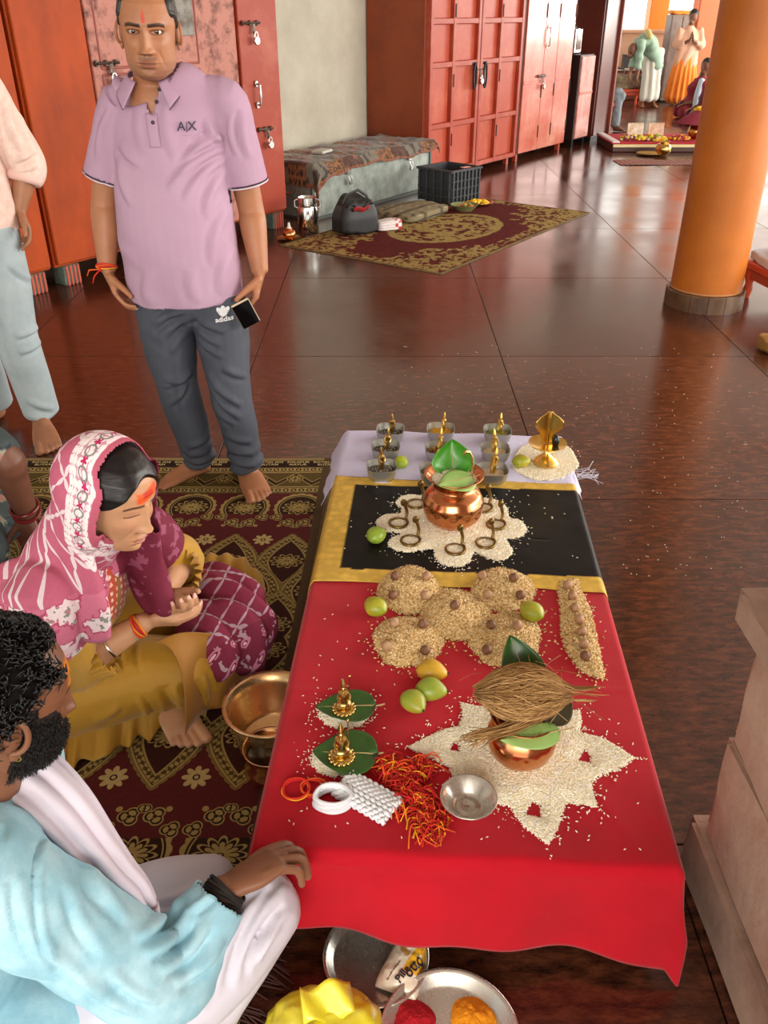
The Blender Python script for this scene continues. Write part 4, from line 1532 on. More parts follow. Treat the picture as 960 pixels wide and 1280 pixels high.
# ================================================================ BRASS FIGURES, BOWLS, POTS
def idol_mesh(h, base=True, throne=True):
    """small cast figure: lotus base, seated body, arms, head, crown"""
    mb = MB()
    z = 0.0
    if base:
        for k in range(16):
            a = 2 * math.pi * k / 16
            mb.ell((0.25 * h * math.cos(a), 0.25 * h * math.sin(a), 0.06 * h), (0.046 * h, 0.046 * h, 0.05 * h), 8, 6)
        mb.lathe([(0.001, 0), (0.23 * h, 0), (0.25 * h, 0.03 * h), (0.23 * h, 0.10 * h), (0.18 * h, 0.12 * h), (0.001, 0.13 * h)], 24)
        z = 0.12 * h
    s_ = (h - z)
    mb.ell((0, 0, z + 0.12 * s_), (0.19 * h, 0.16 * h, 0.13 * s_), 14, 8)            # folded legs
    mb.lathe([(0.13 * h, z + 0.1 * s_), (0.105 * h, z + 0.28 * s_), (0.135 * h, z + 0.45 * s_), (0.12 * h, z + 0.52 * s_), (0.035 * h, z + 0.57 * s_), (0.001, z + 0.58 * s_)], 14)
    for sx in (-1, 1):
        mb.tube([(sx * 0.09 * h, 0, z + 0.5 * s_), (sx * 0.15 * h, -0.02 * h, z + 0.36 * s_), (sx * 0.11 * h, -0.10 * h, z + 0.28 * s_)], [0.032 * h, 0.03 * h, 0.026 * h], 8)
        mb.ell((sx * 0.13 * h, -0.04 * h, z + 0.08 * s_), (0.08 * h, 0.10 * h, 0.05 * h), 10, 6)
    mb.ell((0, -0.01 * h, z + 0.66 * s_), (0.078 * h, 0.08 * h, 0.095 * s_), 12, 8)
    mb.lathe([(0.075 * h, z + 0.70 * s_), (0.07 * h, z + 0.76 * s_), (0.05 * h, z + 0.86 * s_), (0.02 * h, z + 0.96 * s_), (0.001, z + s_)], 12)
    if throne:
        mb.tube([(0.16 * h, 0.08 * h, z), (0.17 * h, 0.09 * h, z + 0.92 * s_)], [0.018 * h, 0.014 * h], 6)
        mb.ell((0.17 * h, 0.09 * h, z + 0.93 * s_), (0.03 * h, 0.03 * h, 0.04 * h), 8, 6)
    return mb


def stick_idol_mesh(h, lean=0.0):
    """slim standing cast figure"""
    mb = MB()
    mb.lathe([(0.001, 0), (0.13 * h, 0), (0.13 * h, 0.05 * h), (0.07 * h, 0.08 * h), (0.08 * h, 0.2 * h), (0.10 * h, 0.42 * h), (0.075 * h, 0.5 * h), (0.105 * h, 0.64 * h), (0.04 * h, 0.70 * h), (0.001, 0.7 * h)], 12, sq=3)
    mb.ell((0, 0, 0.77 * h), (0.062 * h, 0.06 * h, 0.075 * h), 10, 7)
    mb.lathe([(0.06 * h, 0.80 * h), (0.055 * h, 0.86 * h), (0.02 * h, 0.97 * h), (0.001, h)], 10)
    for sx in (-1, 1):
        mb.tube([(sx * 0.09 * h, 0, 0.63 * h), (sx * 0.13 * h, -0.03 * h, 0.5 * h), (sx * 0.06 * h, -0.08 * h, 0.44 * h)], 0.028 * h, 7)
    mb.tube([(0.10 * h, 0, 0.1 * h), (0.12 * h, 0, 0.7 * h)], 0.015 * h, 6)
    return mb


bowl_rows = [
    (488, 536, '#3a3833', '#d8d4c6', 'sesame', 'steel bowl of black and white sesame, rearmost of the sesame bowls'),
    (482, 557, '#33312e', '#cfcbbd', 'sesame', 'steel bowl of black and white sesame, between two other sesame bowls'),
    (477, 582, '#45423d', '#dcd8ca', 'sesame', 'steel bowl of grey sesame next to the black cloth'),
    (551, 535, '#d9a52f', '#e8bd4a', 'lentil', 'steel bowl of yellow lentils'),
    (549, 559, '#6b3f26', '#c99a45', 'spice', 'steel bowl of brown dried blossoms behind the big copper pot'),
    (543, 586, '#8a5a3a', '#b98d5e', 'spice', 'steel bowl half hidden behind the big copper pot'),
    (622, 537, '#7d8445', '#c2bb7c', 'mung', 'steel bowl of green mung beans'),
    (619, 560, '#d9c6a2', '#efe3c8', 'rice', 'steel bowl of cream coloured rice'),
    (616, 586, '#c9b39a', '#e6d8c4', 'flour', 'steel bowl of pale ground grain next to the copper pot rim'),
]
BOWLP_OUT = [(0.001, 0.0), (0.029, 0.0), (0.036, 0.004), (0.0435, 0.016), (0.0475, 0.032), (0.0490, 0.046), (0.0498, 0.047), (0.0478, 0.0465), (0.0462, 0.032), (0.042, 0.017), (0.035, 0.007), (0.028, 0.003), (0.001, 0.003)]
bowl_me = None
m_bowl = M('dull_steel', '#b4b4ad', 0.36, metal=0.75, rvar=0.1, vscale=30)
for k, (bx, by, ca_, cb_, what, lab) in enumerate(bowl_rows):
    loc = P(bx, by, ZW + 0.046)
    loc.z = ZW
    if bowl_me is None:
        b_ = MB().lathe(BOWLP_OUT, 40, sq=3.6).build('steel_bowl', m_bowl)
        bowl_me = b_.data
    else:
        b_ = bpy.data.objects.new('steel_bowl', bowl_me)
        COL.objects.link(b_)
    b_.location = loc
    b_.rotation_euler = (0, 0, 0.06 * (k % 3 - 1))
    tag(b_, lab, 'bowl', 'small steel bowls on the white cloth')
    oct_ = [(0.040 * math.cos(a) * (abs(math.cos(a)) ** 3.6 + abs(math.sin(a)) ** 3.6) ** (-1 / 3.6), 0.040 * math.sin(a) * (abs(math.cos(a)) ** 3.6 + abs(math.sin(a)) ** 3.6) ** (-1 / 3.6)) for a in np.linspace(0, 6.283, 33)[:-1]]
    wl = [(loc.x + a, loc.y + b) for a, b in oct_]
    sz = {'sesame': (0.0026, 0.0016), 'lentil': (0.0030, 0.0022), 'spice': (0.006, 0.0035), 'mung': (0.0032, 0.0026), 'rice': (0.0034, 0.0015), 'flour': (0.002, 0.0014)}[what]
    names = {'sesame': 'mixed black and white sesame', 'lentil': 'split yellow lentils', 'spice': 'brown dried blossoms', 'mung': 'green mung beans', 'rice': 'cream coloured rice', 'flour': 'pale ground grain'}
    place = ['rearmost sesame bowl', 'middle sesame bowl', 'sesame bowl next to the black cloth', 'steel bowl', 'bowl behind the copper pot', 'bowl half hidden by the copper pot', 'steel bowl', 'steel bowl', 'bowl by the copper pot rim'][k]
    grain_field('grain_fill', None, ZW + 0.024, lambda x, y: 0.004 + 0 * x, [ca_, cb_, ca_] if what != 'sesame' else [ca_, cb_, ca_, ca_], 520 if what != 'spice' else 120, sz, names[what] + ' filling the ' + place, (), 0, False, wl, 'grain')
    h = 0.085 + 0.006 * (k % 3)
    f = stick_idol_mesh(h).build('brass_figurine', m_gold if k > 2 else m_brass, None, 0.7)
    f.location = loc + Vector((0.0 if k % 3 else 0.006, 0.0, 0.024))
    f.rotation_euler = (0.08, 0.12 * math.sin(k * 2.1), 0.4 * k)
    tag(f, 'slim brass deity figurine standing in the ' + ['rearmost sesame bowl', 'middle sesame bowl', 'sesame bowl next to the black cloth', 'yellow lentil bowl', 'bowl of dried blossoms', 'bowl half hidden by the copper pot', 'green mung bowl', 'cream rice bowl', 'pale ground grain bowl'][k], 'figurine', 'brass figurines in the steel bowls')

# golden snake-hood emblem on a stand
ng = empty('snake_hood_emblem', P(682, 577, ZW + 0.012) - Vector((0, 0, 0.004)), 0, 'golden snake-hood emblem over a small black stone on a pedestal dish', 'emblem')
MB().lathe([(0.001, 0), (0.043, 0), (0.044, 0.004), (0.036, 0.014), (0.020, 0.026), (0.010, 0.038), (0.008, 0.05), (0.012, 0.056), (0.001, 0.056)], 36).build('pedestal', m_gold, ng)
MB().lathe([(0.001, 0.056), (0.02, 0.056), (0.05, 0.064), (0.062, 0.072), (0.064, 0.076), (0.060, 0.075), (0.03, 0.068), (0.001, 0.066)], 40).build('dish', m_gold, ng)


def hood(u, v):
    z = 0.07 + 0.115 * v
    prof = np.interp(v, [0, 0.12, 0.3, 0.55, 0.72, 0.85, 0.93, 1.0], [0.018, 0.018, 0.026, 0.046, 0.046, 0.030, 0.013, 0.008])
    x = (u - 0.5) * 2 * prof
    return (x, 0.012 - 0.006 * v - 0.012 * (x / 0.046) ** 2, z)


MB().grid(hood, 22, 30).build('hood', m_gold, ng, True, solid=0.003)
mb = MB().tube([(0.0, 0.009 - 0.006 * v, 0.07 + 0.115 * v) for v in np.linspace(0, 1, 9)], [0.005] * 7 + [0.007, 0.004], 8)
mb.build('spine', m_gold, ng)
MB().ell((0.026, -0.002, 0.082), (0.013, 0.013, 0.022), 14, 10).build('black_stone', M('black_stone', '#1a1512', 0.25), ng)


# small brass snakes: a coiled ring with a raised hood
def snake_mesh(yaw=0.0, r=0.027):
    mb = MB()
    pts, rad = [], []
    for k in range(40):
        a = -0.2 + 2 * math.pi * 1.12 * k / 39
        pts.append((r * math.cos(a), r * math.sin(a), 0.004 + 0.004 * max(0, k - 30) / 9))
        rad.append(0.0022 + 0.0022 * min(1, k / 22))
    a = -0.2 + 2 * math.pi * 1.12
    bx, by = r * math.cos(a), r * math.sin(a)
    for k in range(1, 12):
        t = k / 11
        pts.append((bx + 0.004 * math.sin(t * 5) + 0.002 * t, by + 0.006 * math.sin(t * 2.6), 0.008 + 0.056 * t))
        rad.append(0.0042 + 0.0012 * t)
    mb.tube(pts, rad, 8)
    return mb, (pts[-1])


def snake(px, py, yaw, label, z=ZB + 0.005):
    e = empty('brass_snake', P(px, py, z), yaw, label, 'figurine', 'small brass snakes on the rice flower')
    mb, tip = snake_mesh()
    mb.build('coil', m_brass_dull, e, True)
    t = tip
    mb = MB()
    mb.ell((t[0] - 0.004, t[1] - 0.003, t[2]), (0.010, 0.0055, 0.012), 12, 8)
    mb.ell((t[0] - 0.009, t[1] - 0.008, t[2] + 0.006), (0.006, 0.006, 0.004), 10, 6)
    mb.build('hood', m_brass_dull, e)


snake(520, 631, 0.2, 'brass snake on the rice petal behind the others, against the copper pot')
snake(498, 655, 0.1, 'brass snake on the rice petal pointing to the green mango')
snake(513, 677, 0.15, 'brass snake on the rice petal just past the green mango')
snake(569, 688, 0.25, 'brass snake on the rice petal touching the gold border')
snake(607, 680, 0.2, 'brass snake on the rice petal next to the gold border petal')
snake(620, 657, 0.3, 'brass snake on the rice petal opposite the green mango')
snake(604, 636, 0.2, 'brass snake close behind the belly of the copper pot')


# leaves
def leaf(name, base, tip, width, up, mat, label=None, parent=None, cat='leaf', sag=0.0, stem=0.03, cup=0.15, heart=0.35, group=None):
    base, tip, up = Vector(base), Vector(tip), Vector(up)
    ax = (tip - base)
    L = ax.length
    ax.normalize()
    sd = ax.cross(up).normalized()
    nr = sd.cross(ax).normalized()
    mb = MB()

    def fn(u, v):
        t = v
        wdt = width * (math.sin(math.pi * min(t, 1) ** 0.62) ** 0.8 if 0 < t < 1 else 0.0)
        s_ = (u - 0.5) * 2
        back = -heart * L * 0.35 * abs(s_) * (1 - t) ** 3
        q = base + ax * (t * L + back) + sd * (s_ * wdt / 2) + nr * (cup * width * s_ * s_ * 0.5 - sag * math.sin(math.pi * t) * L + 0.01 * width * math.sin(9 * t + 3 * s_))
        return q
    mb.grid(fn, 12, 20)
    o = mb.build(name, mat, parent, True, solid=0.0012)
    mr = MB().tube([base + ax * (t * L) + nr * (0.0012 - sag * math.sin(math.pi * t) * L) for t in np.linspace(0, 0.95, 9)], list(np.linspace(0.0016, 0.0005, 9)), 5)
    mr.tube([base - ax * stem + nr * 0.004, base - ax * stem * 0.4 - nr * 0.001, base], [0.0018, 0.0018, 0.0016], 6)
    mr.build('stalk', M('leaf_stalk', '#b59a6a', 0.6), o)
    if label:
        tag(o, label, cat, group)
    return o


m_leaf_dark = M('dark_betel_leaf', '#2f5a1a', 0.36, col2='#24491a', vscale=20, coat=0.15)
m_leaf_fresh = M('fresh_green_leaf', '#4c9a2b', 0.35, col2='#3b8222', vscale=20, coat=0.15)
m_leaf_pale = M('pale_leaf_underside', '#93b565', 0.5, col2='#82a658', vscale=20)

# big copper pot on the rice flower
K1 = P(565, 652, ZB + 0.006)
k1 = empty('copper_pot', K1, 0, 'large copper water pot with flared rim on the rice flower', 'pot')
KP = [(0.001, 0.0), (0.045, 0.0), (0.060, 0.004), (0.080, 0.025), (0.0905, 0.055), (0.090, 0.078), (0.080, 0.100), (0.062, 0.114), (0.056, 0.120), (0.0555, 0.128), (0.063, 0.140), (0.082, 0.158), (0.087, 0.162), (0.0865, 0.164), (0.080, 0.160), (0.060, 0.143), (0.052, 0.130), (0.001, 0.126)]


def petal_ripple(a, z):
    if z < 0.006 or z > 0.06:
        return 0
    edge = 0.042 + 0.010 * abs(math.sin(a * 5))
    return 0.022 * (1 / (1 + math.exp((z - edge) / 0.0012))) - 0.011


fine = []
for (a, b) in zip(KP[:-1], KP[1:]):
    n = max(1, int(math.hypot(b[0] - a[0], b[1] - a[1]) / 0.005))
    for k in range(n):
        fine.append((a[0] + (b[0] - a[0]) * k / n, a[1] + (b[1] - a[1]) * k / n))
fine.append(KP[-1])
MB().lathe(fine, 96, ripple=petal_ripple).build('body', m_copper, k1, True)
MB().lathe([(0.0575, 0.116), (0.0605, 0.119), (0.0575, 0.122)], 48).build('neck_ring', m_copper, k1, True)
wl = [(K1.x + 0.066 * math.cos(a), K1.y + 0.066 * math.sin(a)) for a in np.linspace(0, 6.283, 33)[:-1]]
grain_field('rice_fill', None, K1.z + 0.1445, lambda x, y: 0.004 + 0 * x, RICE, 1500, (0.0036, 0.0014), 'white rice filling the mouth of the large copper pot', (), 0, False, wl, 'rice')
leaf('betel_leaf', K1 + Vector((0.0, 0.045, 0.143)), K1 + Vector((-0.005, 0.085, 0.232)), 0.125, (0, -1, 0.4), m_leaf_fresh, 'big fresh green leaf standing up at the back of the large copper pot', cup=0.5, heart=0.2)
leaf('betel_leaf', K1 + Vector((0.05, -0.012, 0.157)), K1 + Vector((-0.05, -0.075, 0.168)), 0.09, (0.1, -0.35, 1), m_leaf_pale, 'pale green leaf lying over the front rim of the large copper pot', cup=-0.1, heart=0.2)
sn = MB()
sn.tube([K1 + Vector(v) for v in ((0.050, -0.01, 0.155), (0.051, 0.0, 0.19), (0.048, 0.0, 0.215), (0.040, 0.0, 0.232), (0.028, -0.006, 0.236), (0.022, -0.012, 0.228))], [0.0035, 0.0036, 0.0038, 0.004, 0.005, 0.003], 8)
o = sn.build('brass_serpent', m_brass, None)
tag(o, 'thin brass serpent standing upright in the rice of the large pot', 'figurine')

# second copper pot with a husked coconut
K2 = P(649, 945, ZR + 0.008)
k2 = empty('copper_pot', K2, 0, 'small shiny copper pot holding a husky coconut', 'pot')
MB().lathe([(0.001, 0.0), (0.034, 0.0), (0.048, 0.006), (0.064, 0.028), (0.0705, 0.052), (0.069, 0.072), (0.060, 0.090), (0.052, 0.098), (0.056, 0.108), (0.067, 0.118), (0.068, 0.120), (0.064, 0.119), (0.052, 0.108), (0.047, 0.1), (0.001, 0.096)], 72,
           ripple=lambda a, z: 0.012 * max(0, math.sin(a * 5)) * (1 if 0.012 < z < 0.03 else 0)).build('body', m_copper, k2, True)


def coconut():
    ctr = K2 + Vector((-0.004, 0.012, 0.158))
    R = Matrix.Rotation(-0.08, 3, 'Z') @ Matrix.Rotation(-0.06, 3, 'Y')
    e = empty('coconut', ctr - Vector((0, 0, 0.047)), 0, 'fibrous husked coconut resting on the small copper pot', 'coconut')
    mb = MB()
    n, k = 40, 36
    V, F = [], []
    for i in range(k + 1):
        t = i / k
        x = (t - 0.5) * 0.185
        r = 0.056 * (math.sin(math.pi * min(max(t, 0.002), 0.998)) ** 0.6)
        for j in range(n):
            a = 2 * math.pi * j / n
            V.append((x, r * math.cos(a), r * 0.95 * math.sin(a)))
    V = np.array(V)
    V += 0.004 * np.stack([vnoise(V * np.array([0.25, 1, 1]), 130, s_) for s_ in (1, 2, 3)], 1)
    for i in range(k):
        for j in range(n):
            F.append((i * n + j, i * n + (j + 1) % n, (i + 1) * n + (j + 1) % n, (i + 1) * n + j))
    V = V @ np.array(R).T + np.array((0, 0, 0.047))
    mk('nut', V, F, M('coir_core', '#7d5a34', 0.95, col2='#9a7647', vscale=60, stretch=(0.2, 1, 1), bump=0.5, bscale=200), e)
    rg = np.random.default_rng(4)
    mb = MB()
    cols = [srgb(c) for c in ('#b58a55', '#9c7442', '#c79d66', '#8a6437')]
    for s_ in range(520):
        a0 = rg.uniform(-0.3, math.pi + 0.3)
        x0, x1 = sorted(rg.uniform(-0.1, 0.1, 2))
        if x1 - x0 < 0.05:
            x1 = x0 + 0.07
        lift = rg.uniform(1.0, 1.08)
        da = rg.normal(0, 0.25)
        pts = []
        for t in np.linspace(0, 1, 6):
            x = x0 + (x1 - x0) * t
            tt = np.clip(x / 0.185 + 0.5, 0.03, 0.97)
            r = 0.058 * math.sin(math.pi * tt) ** 0.6 * lift + 0.002
            a = a0 + da * t + 0.1 * math.sin(4 * t + s_)
            pts.append(R @ Vector((x, r * math.cos(a), r * 0.95 * math.sin(a))) + Vector((0, 0, 0.047)))
        mb.tube(pts, [0.0005, 0.0009, 0.001, 0.001, 0.0009, 0.0004], 3, col=cols[s_ % 4])
    for s_ in range(26):                          # stray fibres
        a = rg.uniform(0, 6.28)
        b = R @ Vector((rg.uniform(-0.09, 0.09), 0.05 * math.cos(a), 0.045 * abs(math.sin(a))))
        d = Vector((rg.normal(0, 0.03), rg.normal(0, 0.03), rg.uniform(-0.01, 0.025)))
        mb.tube([b + Vector((0, 0, 0.047)), b + d * 0.6 + Vector((0, 0, 0.055)), b + d * 1.3 + Vector((0, 0, 0.05))], 0.0005, 3, col=cols[s_ % 4])
    for s_ in range(70):                          # long tuft hanging over the rim on the left
        b = R @ Vector((0.02 + rg.normal(0, 0.015), -0.045 + rg.normal(0, 0.004), -0.018 + rg.normal(0, 0.004)))
        q = [b + Vector((0, 0, 0.047)), b + Vector((-0.045, -0.022, 0.040)), b + Vector((-0.085 + rg.normal(0, 0.004), -0.022 + rg.normal(0, 0.004), 0.028)), b + Vector((-0.115 + rg.normal(0, 0.008), -0.004 + rg.normal(0, 0.006), -0.005 + rg.normal(0, 0.008)))]
        mb.tube([tuple(v) for v in catmull([tuple(v) for v in q], 3)], 0.0009, 3, col=cols[s_ % 4])
    mb.build('husk_fibre', VC('coir_fibre', 0.9), e, True, col=True)


coconut()
leaf('betel_leaf', K2 + Vector((0.06, -0.05, 0.122)), K2 + Vector((-0.055, -0.072, 0.120)), 0.055, (0, -0.35, 1), m_leaf_pale, 'pale green leaf tucked under the coconut at the pot rim', cup=-0.1, heart=0.1, sag=0.08)
leaf('betel_leaf', K2 + Vector((0.02, 0.055, 0.13)), K2 + Vector((-0.02, 0.125, 0.215)), 0.09, (0, -1, 0.5), m_leaf_dark, 'dark green leaf tip rising behind the coconut', cup=0.2, heart=0.1)
leaf('betel_leaf', K2 + Vector((0.045, -0.03, 0.118)), K2 + Vector((0.095, 0.03, 0.135)), 0.06, (-0.2, -0.3, 1), M('dry_leaf', '#4f4a35', 0.6), 'dull dry leaf at the side of the coconut pot', cup=0.2, heart=0.1)

# two betel leaves on rice with seated brass deities
for (cx, cy, lab, lab2, lab3, w_, l_) in (
        (430, 886, 'dark betel leaf on rice, the one farther from the cotton hank', 'seated brass deity on the betel leaf farther from the cotton hank', 'pad of white rice under the farther betel leaf', 0.100, 0.118),
        (427, 946, 'large heart-shaped betel leaf touching the cotton hank', 'seated brass deity on the large betel leaf beside the cotton hank', 'pad of white rice under the large heart-shaped betel leaf', 0.125, 0.118)):
    pad = [(cx + 33 * math.cos(a) - (6 if cy > 900 else 0), cy + 4 + 22 * math.sin(a)) for a in np.linspace(0, 6.283, 20)[:-1]]
    grain_field('rice_pad', pad, ZR, lambda x, y: 0.007 + 0 * x, RICE, 1300, (0.0034, 0.0013), lab3, (), 90)
    z0 = ZR + 0.013
    bpt, tpt = P(cx + 34, cy - 4, z0 + 0.003), P(cx - 36, cy - (6 if cy > 900 else 2), z0 + 0.001)
    leaf('betel_leaf', bpt, tpt, w_, (0, 0, 1), m_leaf_dark, lab, cup=0.06, heart=0.5 if cy > 900 else 0.25, stem=0.03)
    f = idol_mesh(0.092 if cy < 900 else 0.098).build('brass_deity', m_brass, None, 0.7)
    f.location = P(cx, cy + 2, z0 + 0.002)
    f.rotation_euler = (0, 0, 0.25)
    tag(f, lab2, 'figurine')

# sacred threads
m_thread = VC('dyed_thread', 0.85)
REDS = [srgb(c) for c in ('#c4161c', '#d8301c', '#a50f18', '#e2601f', '#e9a821')]


def loop_mb(c, r, col, n=4, th=0.0022, seed=1, sq=1.0, tilt=0.12):
    mb = MB()
    rg = np.random.default_rng(seed)
    for k in range(n):
        ph, dr = rg.uniform(0, 6), rg.uniform(-0.06, 0.06)
        pts = [(c[0] + r * (1 + dr + 0.06 * math.sin(3 * a + ph)) * math.cos(a), c[1] + r * sq * (1 + dr + 0.05 * math.sin(2 * a + ph)) * math.sin(a), c[2] + th * (1 + k * 0.9) + tilt * r * (0.5 + 0.5 * math.sin(a + 1))) for a in np.linspace(0, 6.283, 30)[:-1]]
        mb.tube(pts, th, 6, closed=True, col=col if not isinstance(col, list) else col[k % len(col)])
    return mb


o = loop_mb((0, 0, 0), 0.026, REDS[:2] + [REDS[4]], 5, 0.0016, 2).build('thread_bangle', m_thread, None, True, col=True, loc=P(370, 989, ZR))
tag(o, 'loop of red and gold thread nearer the table edge', 'thread')
o = loop_mb((0, 0, 0), 0.024, [REDS[1], REDS[3], REDS[2]], 5, 0.0016, 5, 0.8).build('thread_bangle', m_thread, None, True, col=True, loc=P(392, 987, ZR))
tag(o, 'loop of red and orange thread touching the cotton ring', 'thread')
wt = srgb('#e2e6ea')
o = loop_mb((0, 0, 0), 0.034, wt, 8, 0.0035, 7, 0.72, 0.05).build('cotton_ring', m_thread, None, True, col=True, loc=P(416, 1004, ZR))
tag(o, 'round white cotton thread ring on the red cloth', 'thread')
# twisted hank of white cotton
mb = MB()
A_, B_ = P(430, 980, ZR + 0.008), P(490, 1014, ZR + 0.010)
ax = (B_ - A_)
sd = ax.cross(Vector((0, 0, 1))).normalized()
for k in range(9):
    o_ = (k - 4) * 0.0075
    for t_ in (0, 1):
        pts = [A_ + ax * t + sd * (o_ + 0.002 * math.sin(t * 26 + k * 2.2 + t_ * 3.14)) + Vector((0, 0, 0.006 * math.cos(t * 26 + k + t_ * 3.14) + 0.006 * (1 - (k - 4) ** 2 / 20))) for t in np.linspace(-0.03, 1.03, 34)]
        mb.tube(pts, 0.0046, 6, col=wt)
o = mb.build('cotton_hank', m_thread, None, True, col=True)
tag(o, 'braided hank of white cotton thread lying on the red cloth', 'thread')


def thread_bundle(path, n, seed, label, spread=0.018, loc_z=ZR):
    mb = MB()
    rg = np.random.default_rng(seed)
    pts = [P(a, b, loc_z) for a, b in path]
    for k in range(n):
        i = rg.integers(0, len(pts) - 1)
        t = rg.uniform(0, 1)
        c = pts[i].lerp(pts[i + 1], t) + Vector((rg.normal(0, spread * 0.6), rg.normal(0, spread * 0.6), 0))
        d = Vector((rg.normal(), rg.normal(), 0)).normalized() * rg.uniform(0.012, 0.03)
        q = Vector((-d.y, d.x, 0)) * rg.uniform(-0.8, 0.8)
        h = rg.uniform(0.004, 0.022)
        ps = catmull([tuple(c - d + Vector((0, 0, 0.003))), tuple(c - d * 0.3 + q + Vector((0, 0, h))), tuple(c + d * 0.4 + q * 0.6 + Vector((0, 0, h * 0.9))), tuple(c + d + Vector((0, 0, 0.003)))], 4)
        col = REDS[rg.choice(5, p=[0.3, 0.26, 0.14, 0.18, 0.12])]
        mb.tube([tuple(p) for p in ps], rg.uniform(0.0009, 0.0019), 4, col=col)
    o = mb.build('thread_bundle', m_thread, None, True, col=True)
    tag(o, label, 'thread')


thread_bundle([(478, 960), (505, 968), (530, 962)], 260, 3, 'loose bunch of red thread tassels beside the star of rice')
thread_bundle([(500, 975), (512, 995), (528, 1010)], 260, 4, 'middle bunch of red and orange thread tassels')
thread_bundle([(530, 1010), (540, 1030), (533, 1042)], 240, 5, 'bunch of orange and yellow thread tassels next to the steel bowl')
thread_bundle([(495, 1000), (497, 1020)], 14, 6, 'short red and yellow tuft at the end of the cotton hank', 0.004)

# fluted steel bowl at the front
b_ = empty('fluted_bowl', P(585, 1010, ZR), 0, 'shiny fluted steel bowl with scalloped rim on the red cloth', 'bowl')
pr = [(0.001, 0.005), (0.010, 0.005), (0.012, 0.007), (0.018, 0.007), (0.020, 0.005), (0.026, 0.005), (0.030, 0.010), (0.044, 0.026), (0.052, 0.033), (0.0545, 0.034), (0.055, 0.032), (0.046, 0.025), (0.034, 0.008), (0.030, 0.0), (0.001, 0.0)]
MB().lathe(pr, 96, ripple=lambda a, z: (0.018 * (abs(math.sin(a * 5.5)) ** 0.35) - 0.01) * (1 if z > 0.02 else 0)).build('body', m_tray, b_, True)

# ================================================================ ON THE FLOOR: BRASS POTS, TRAYS, BAGS
m_oldbrass = M('old_brass', '#ecc894', 0.28, metal=0.9, col2='#d9a870', vscale=7, rvar=0.08, bump=0.04, bscale=60)
bp = empty('brass_basin', P(342, 925, 0.008), 0, 'wide old brass basin on the carpet beside the table', 'basin')
MB().lathe([(0.001, 0.012), (0.075, 0.012), (0.088, 0.03), (0.112, 0.128), (0.118, 0.132), (0.117, 0.138), (0.110, 0.136), (0.085, 0.03), (0.074, 0.006), (0.072, 0.0), (0.001, 0.0)][::-1] if False else [(0.001, 0.0), (0.08, 0.0), (0.09, 0.008), (0.104, 0.10), (0.110, 0.118), (0.118, 0.124), (0.1175, 0.129), (0.106, 0.124), (0.098, 0.10), (0.084, 0.014), (0.075, 0.008), (0.001, 0.008)], 64).build('body', m_oldbrass, bp, True)
lp = empty('brass_lota', P(340, 968, 0.008), 0, 'small brass water pot with dark liquid in front of the basin', 'pot')
MB().lathe([(0.001, 0.0), (0.045, 0.0), (0.055, 0.006), (0.064, 0.025), (0.062, 0.045), (0.054, 0.06), (0.056, 0.066), (0.053, 0.07), (0.056, 0.076), (0.062, 0.092), (0.0645, 0.095), (0.060, 0.0935), (0.050, 0.076), (0.048, 0.066), (0.001, 0.066)], 56).build('body', M('copper_brass', '#eab888', 0.2, metal=1.0), lp, True)
MB().lathe([(0.001, 0.078), (0.0505, 0.078)], 40).build('liquid', M('dark_liquid', '#2a0f0c', 0.05, spec=0.6), lp, True)

TRAYP = lambda r, h: [(0.001, 0.003), (r * 0.78, 0.003), (r * 0.82, 0.006), (r * 0.93, h * 0.85), (r * 0.965, h), (r, h), (r, h - 0.002), (r * 0.95, h * 0.7), (r * 0.85, 0.001), (r * 0.8, 0.0), (0.001, 0.0)]
t1 = empty('steel_tray', P(470, 1197, 0.012) - Vector((0, 0, 0.012)), 0, 'round steel tray with a food packet, half under the red cloth hem', 'tray')
MB().lathe(TRAYP(0.103, 0.022), 72).build('body', m_tray, t1, True)
t2 = empty('steel_tray', P(562, 1302, 0.012) - Vector((0, 0, 0.012)), 0, 'round steel tray with heaps of red and yellow powder', 'tray')
MB().lathe(TRAYP(0.128, 0.026), 80).build('body', m_tray, t2, True)


def powder(px, py, r, h, col, label, seed):
    n, k = 48, 18
    V, F = [(0, 0, h)], []
    for i in range(1, k + 1):
        for j in range(n):
            a = 2 * math.pi * j / n
            q = r * i / k
            V.append((q * math.cos(a) * (1 + 0.08 * math.sin(3 * a + seed)), q * math.sin(a), h * (1 - (i / k) ** 1.6)))
    V = np.array(V)
    V[:, 2] += 0.003 * fbm(V, 90, seed) * (V[:, 2] > 0.001)
    V[:, 2] = np.maximum(V[:, 2], 0)
    for j in range(n):
        F.append((0, 1 + j, 1 + (j + 1) % n))
    for i in range(k - 1):
        for j in range(n):
            F.append((1 + i * n + j, 1 + (i + 1) * n + j, 1 + (i + 1) * n + (j + 1) % n, 1 + i * n + (j + 1) % n))
    o = mk('powder_heap', V, F, M('powder_' + col.strip('#'), col, 0.95, bump=0.5, bscale=300), None, True, None, P(px, py, 0.005))
    tag(o, label, 'powder', kind='stuff')


powder(516, 1276, 0.040, 0.016, '#b00a1c', 'heap of crimson powder in the steel tray', 1)
powder(590, 1274, 0.042, 0.018, '#ee9a10', 'heap of orange-yellow turmeric powder in the steel tray', 2)


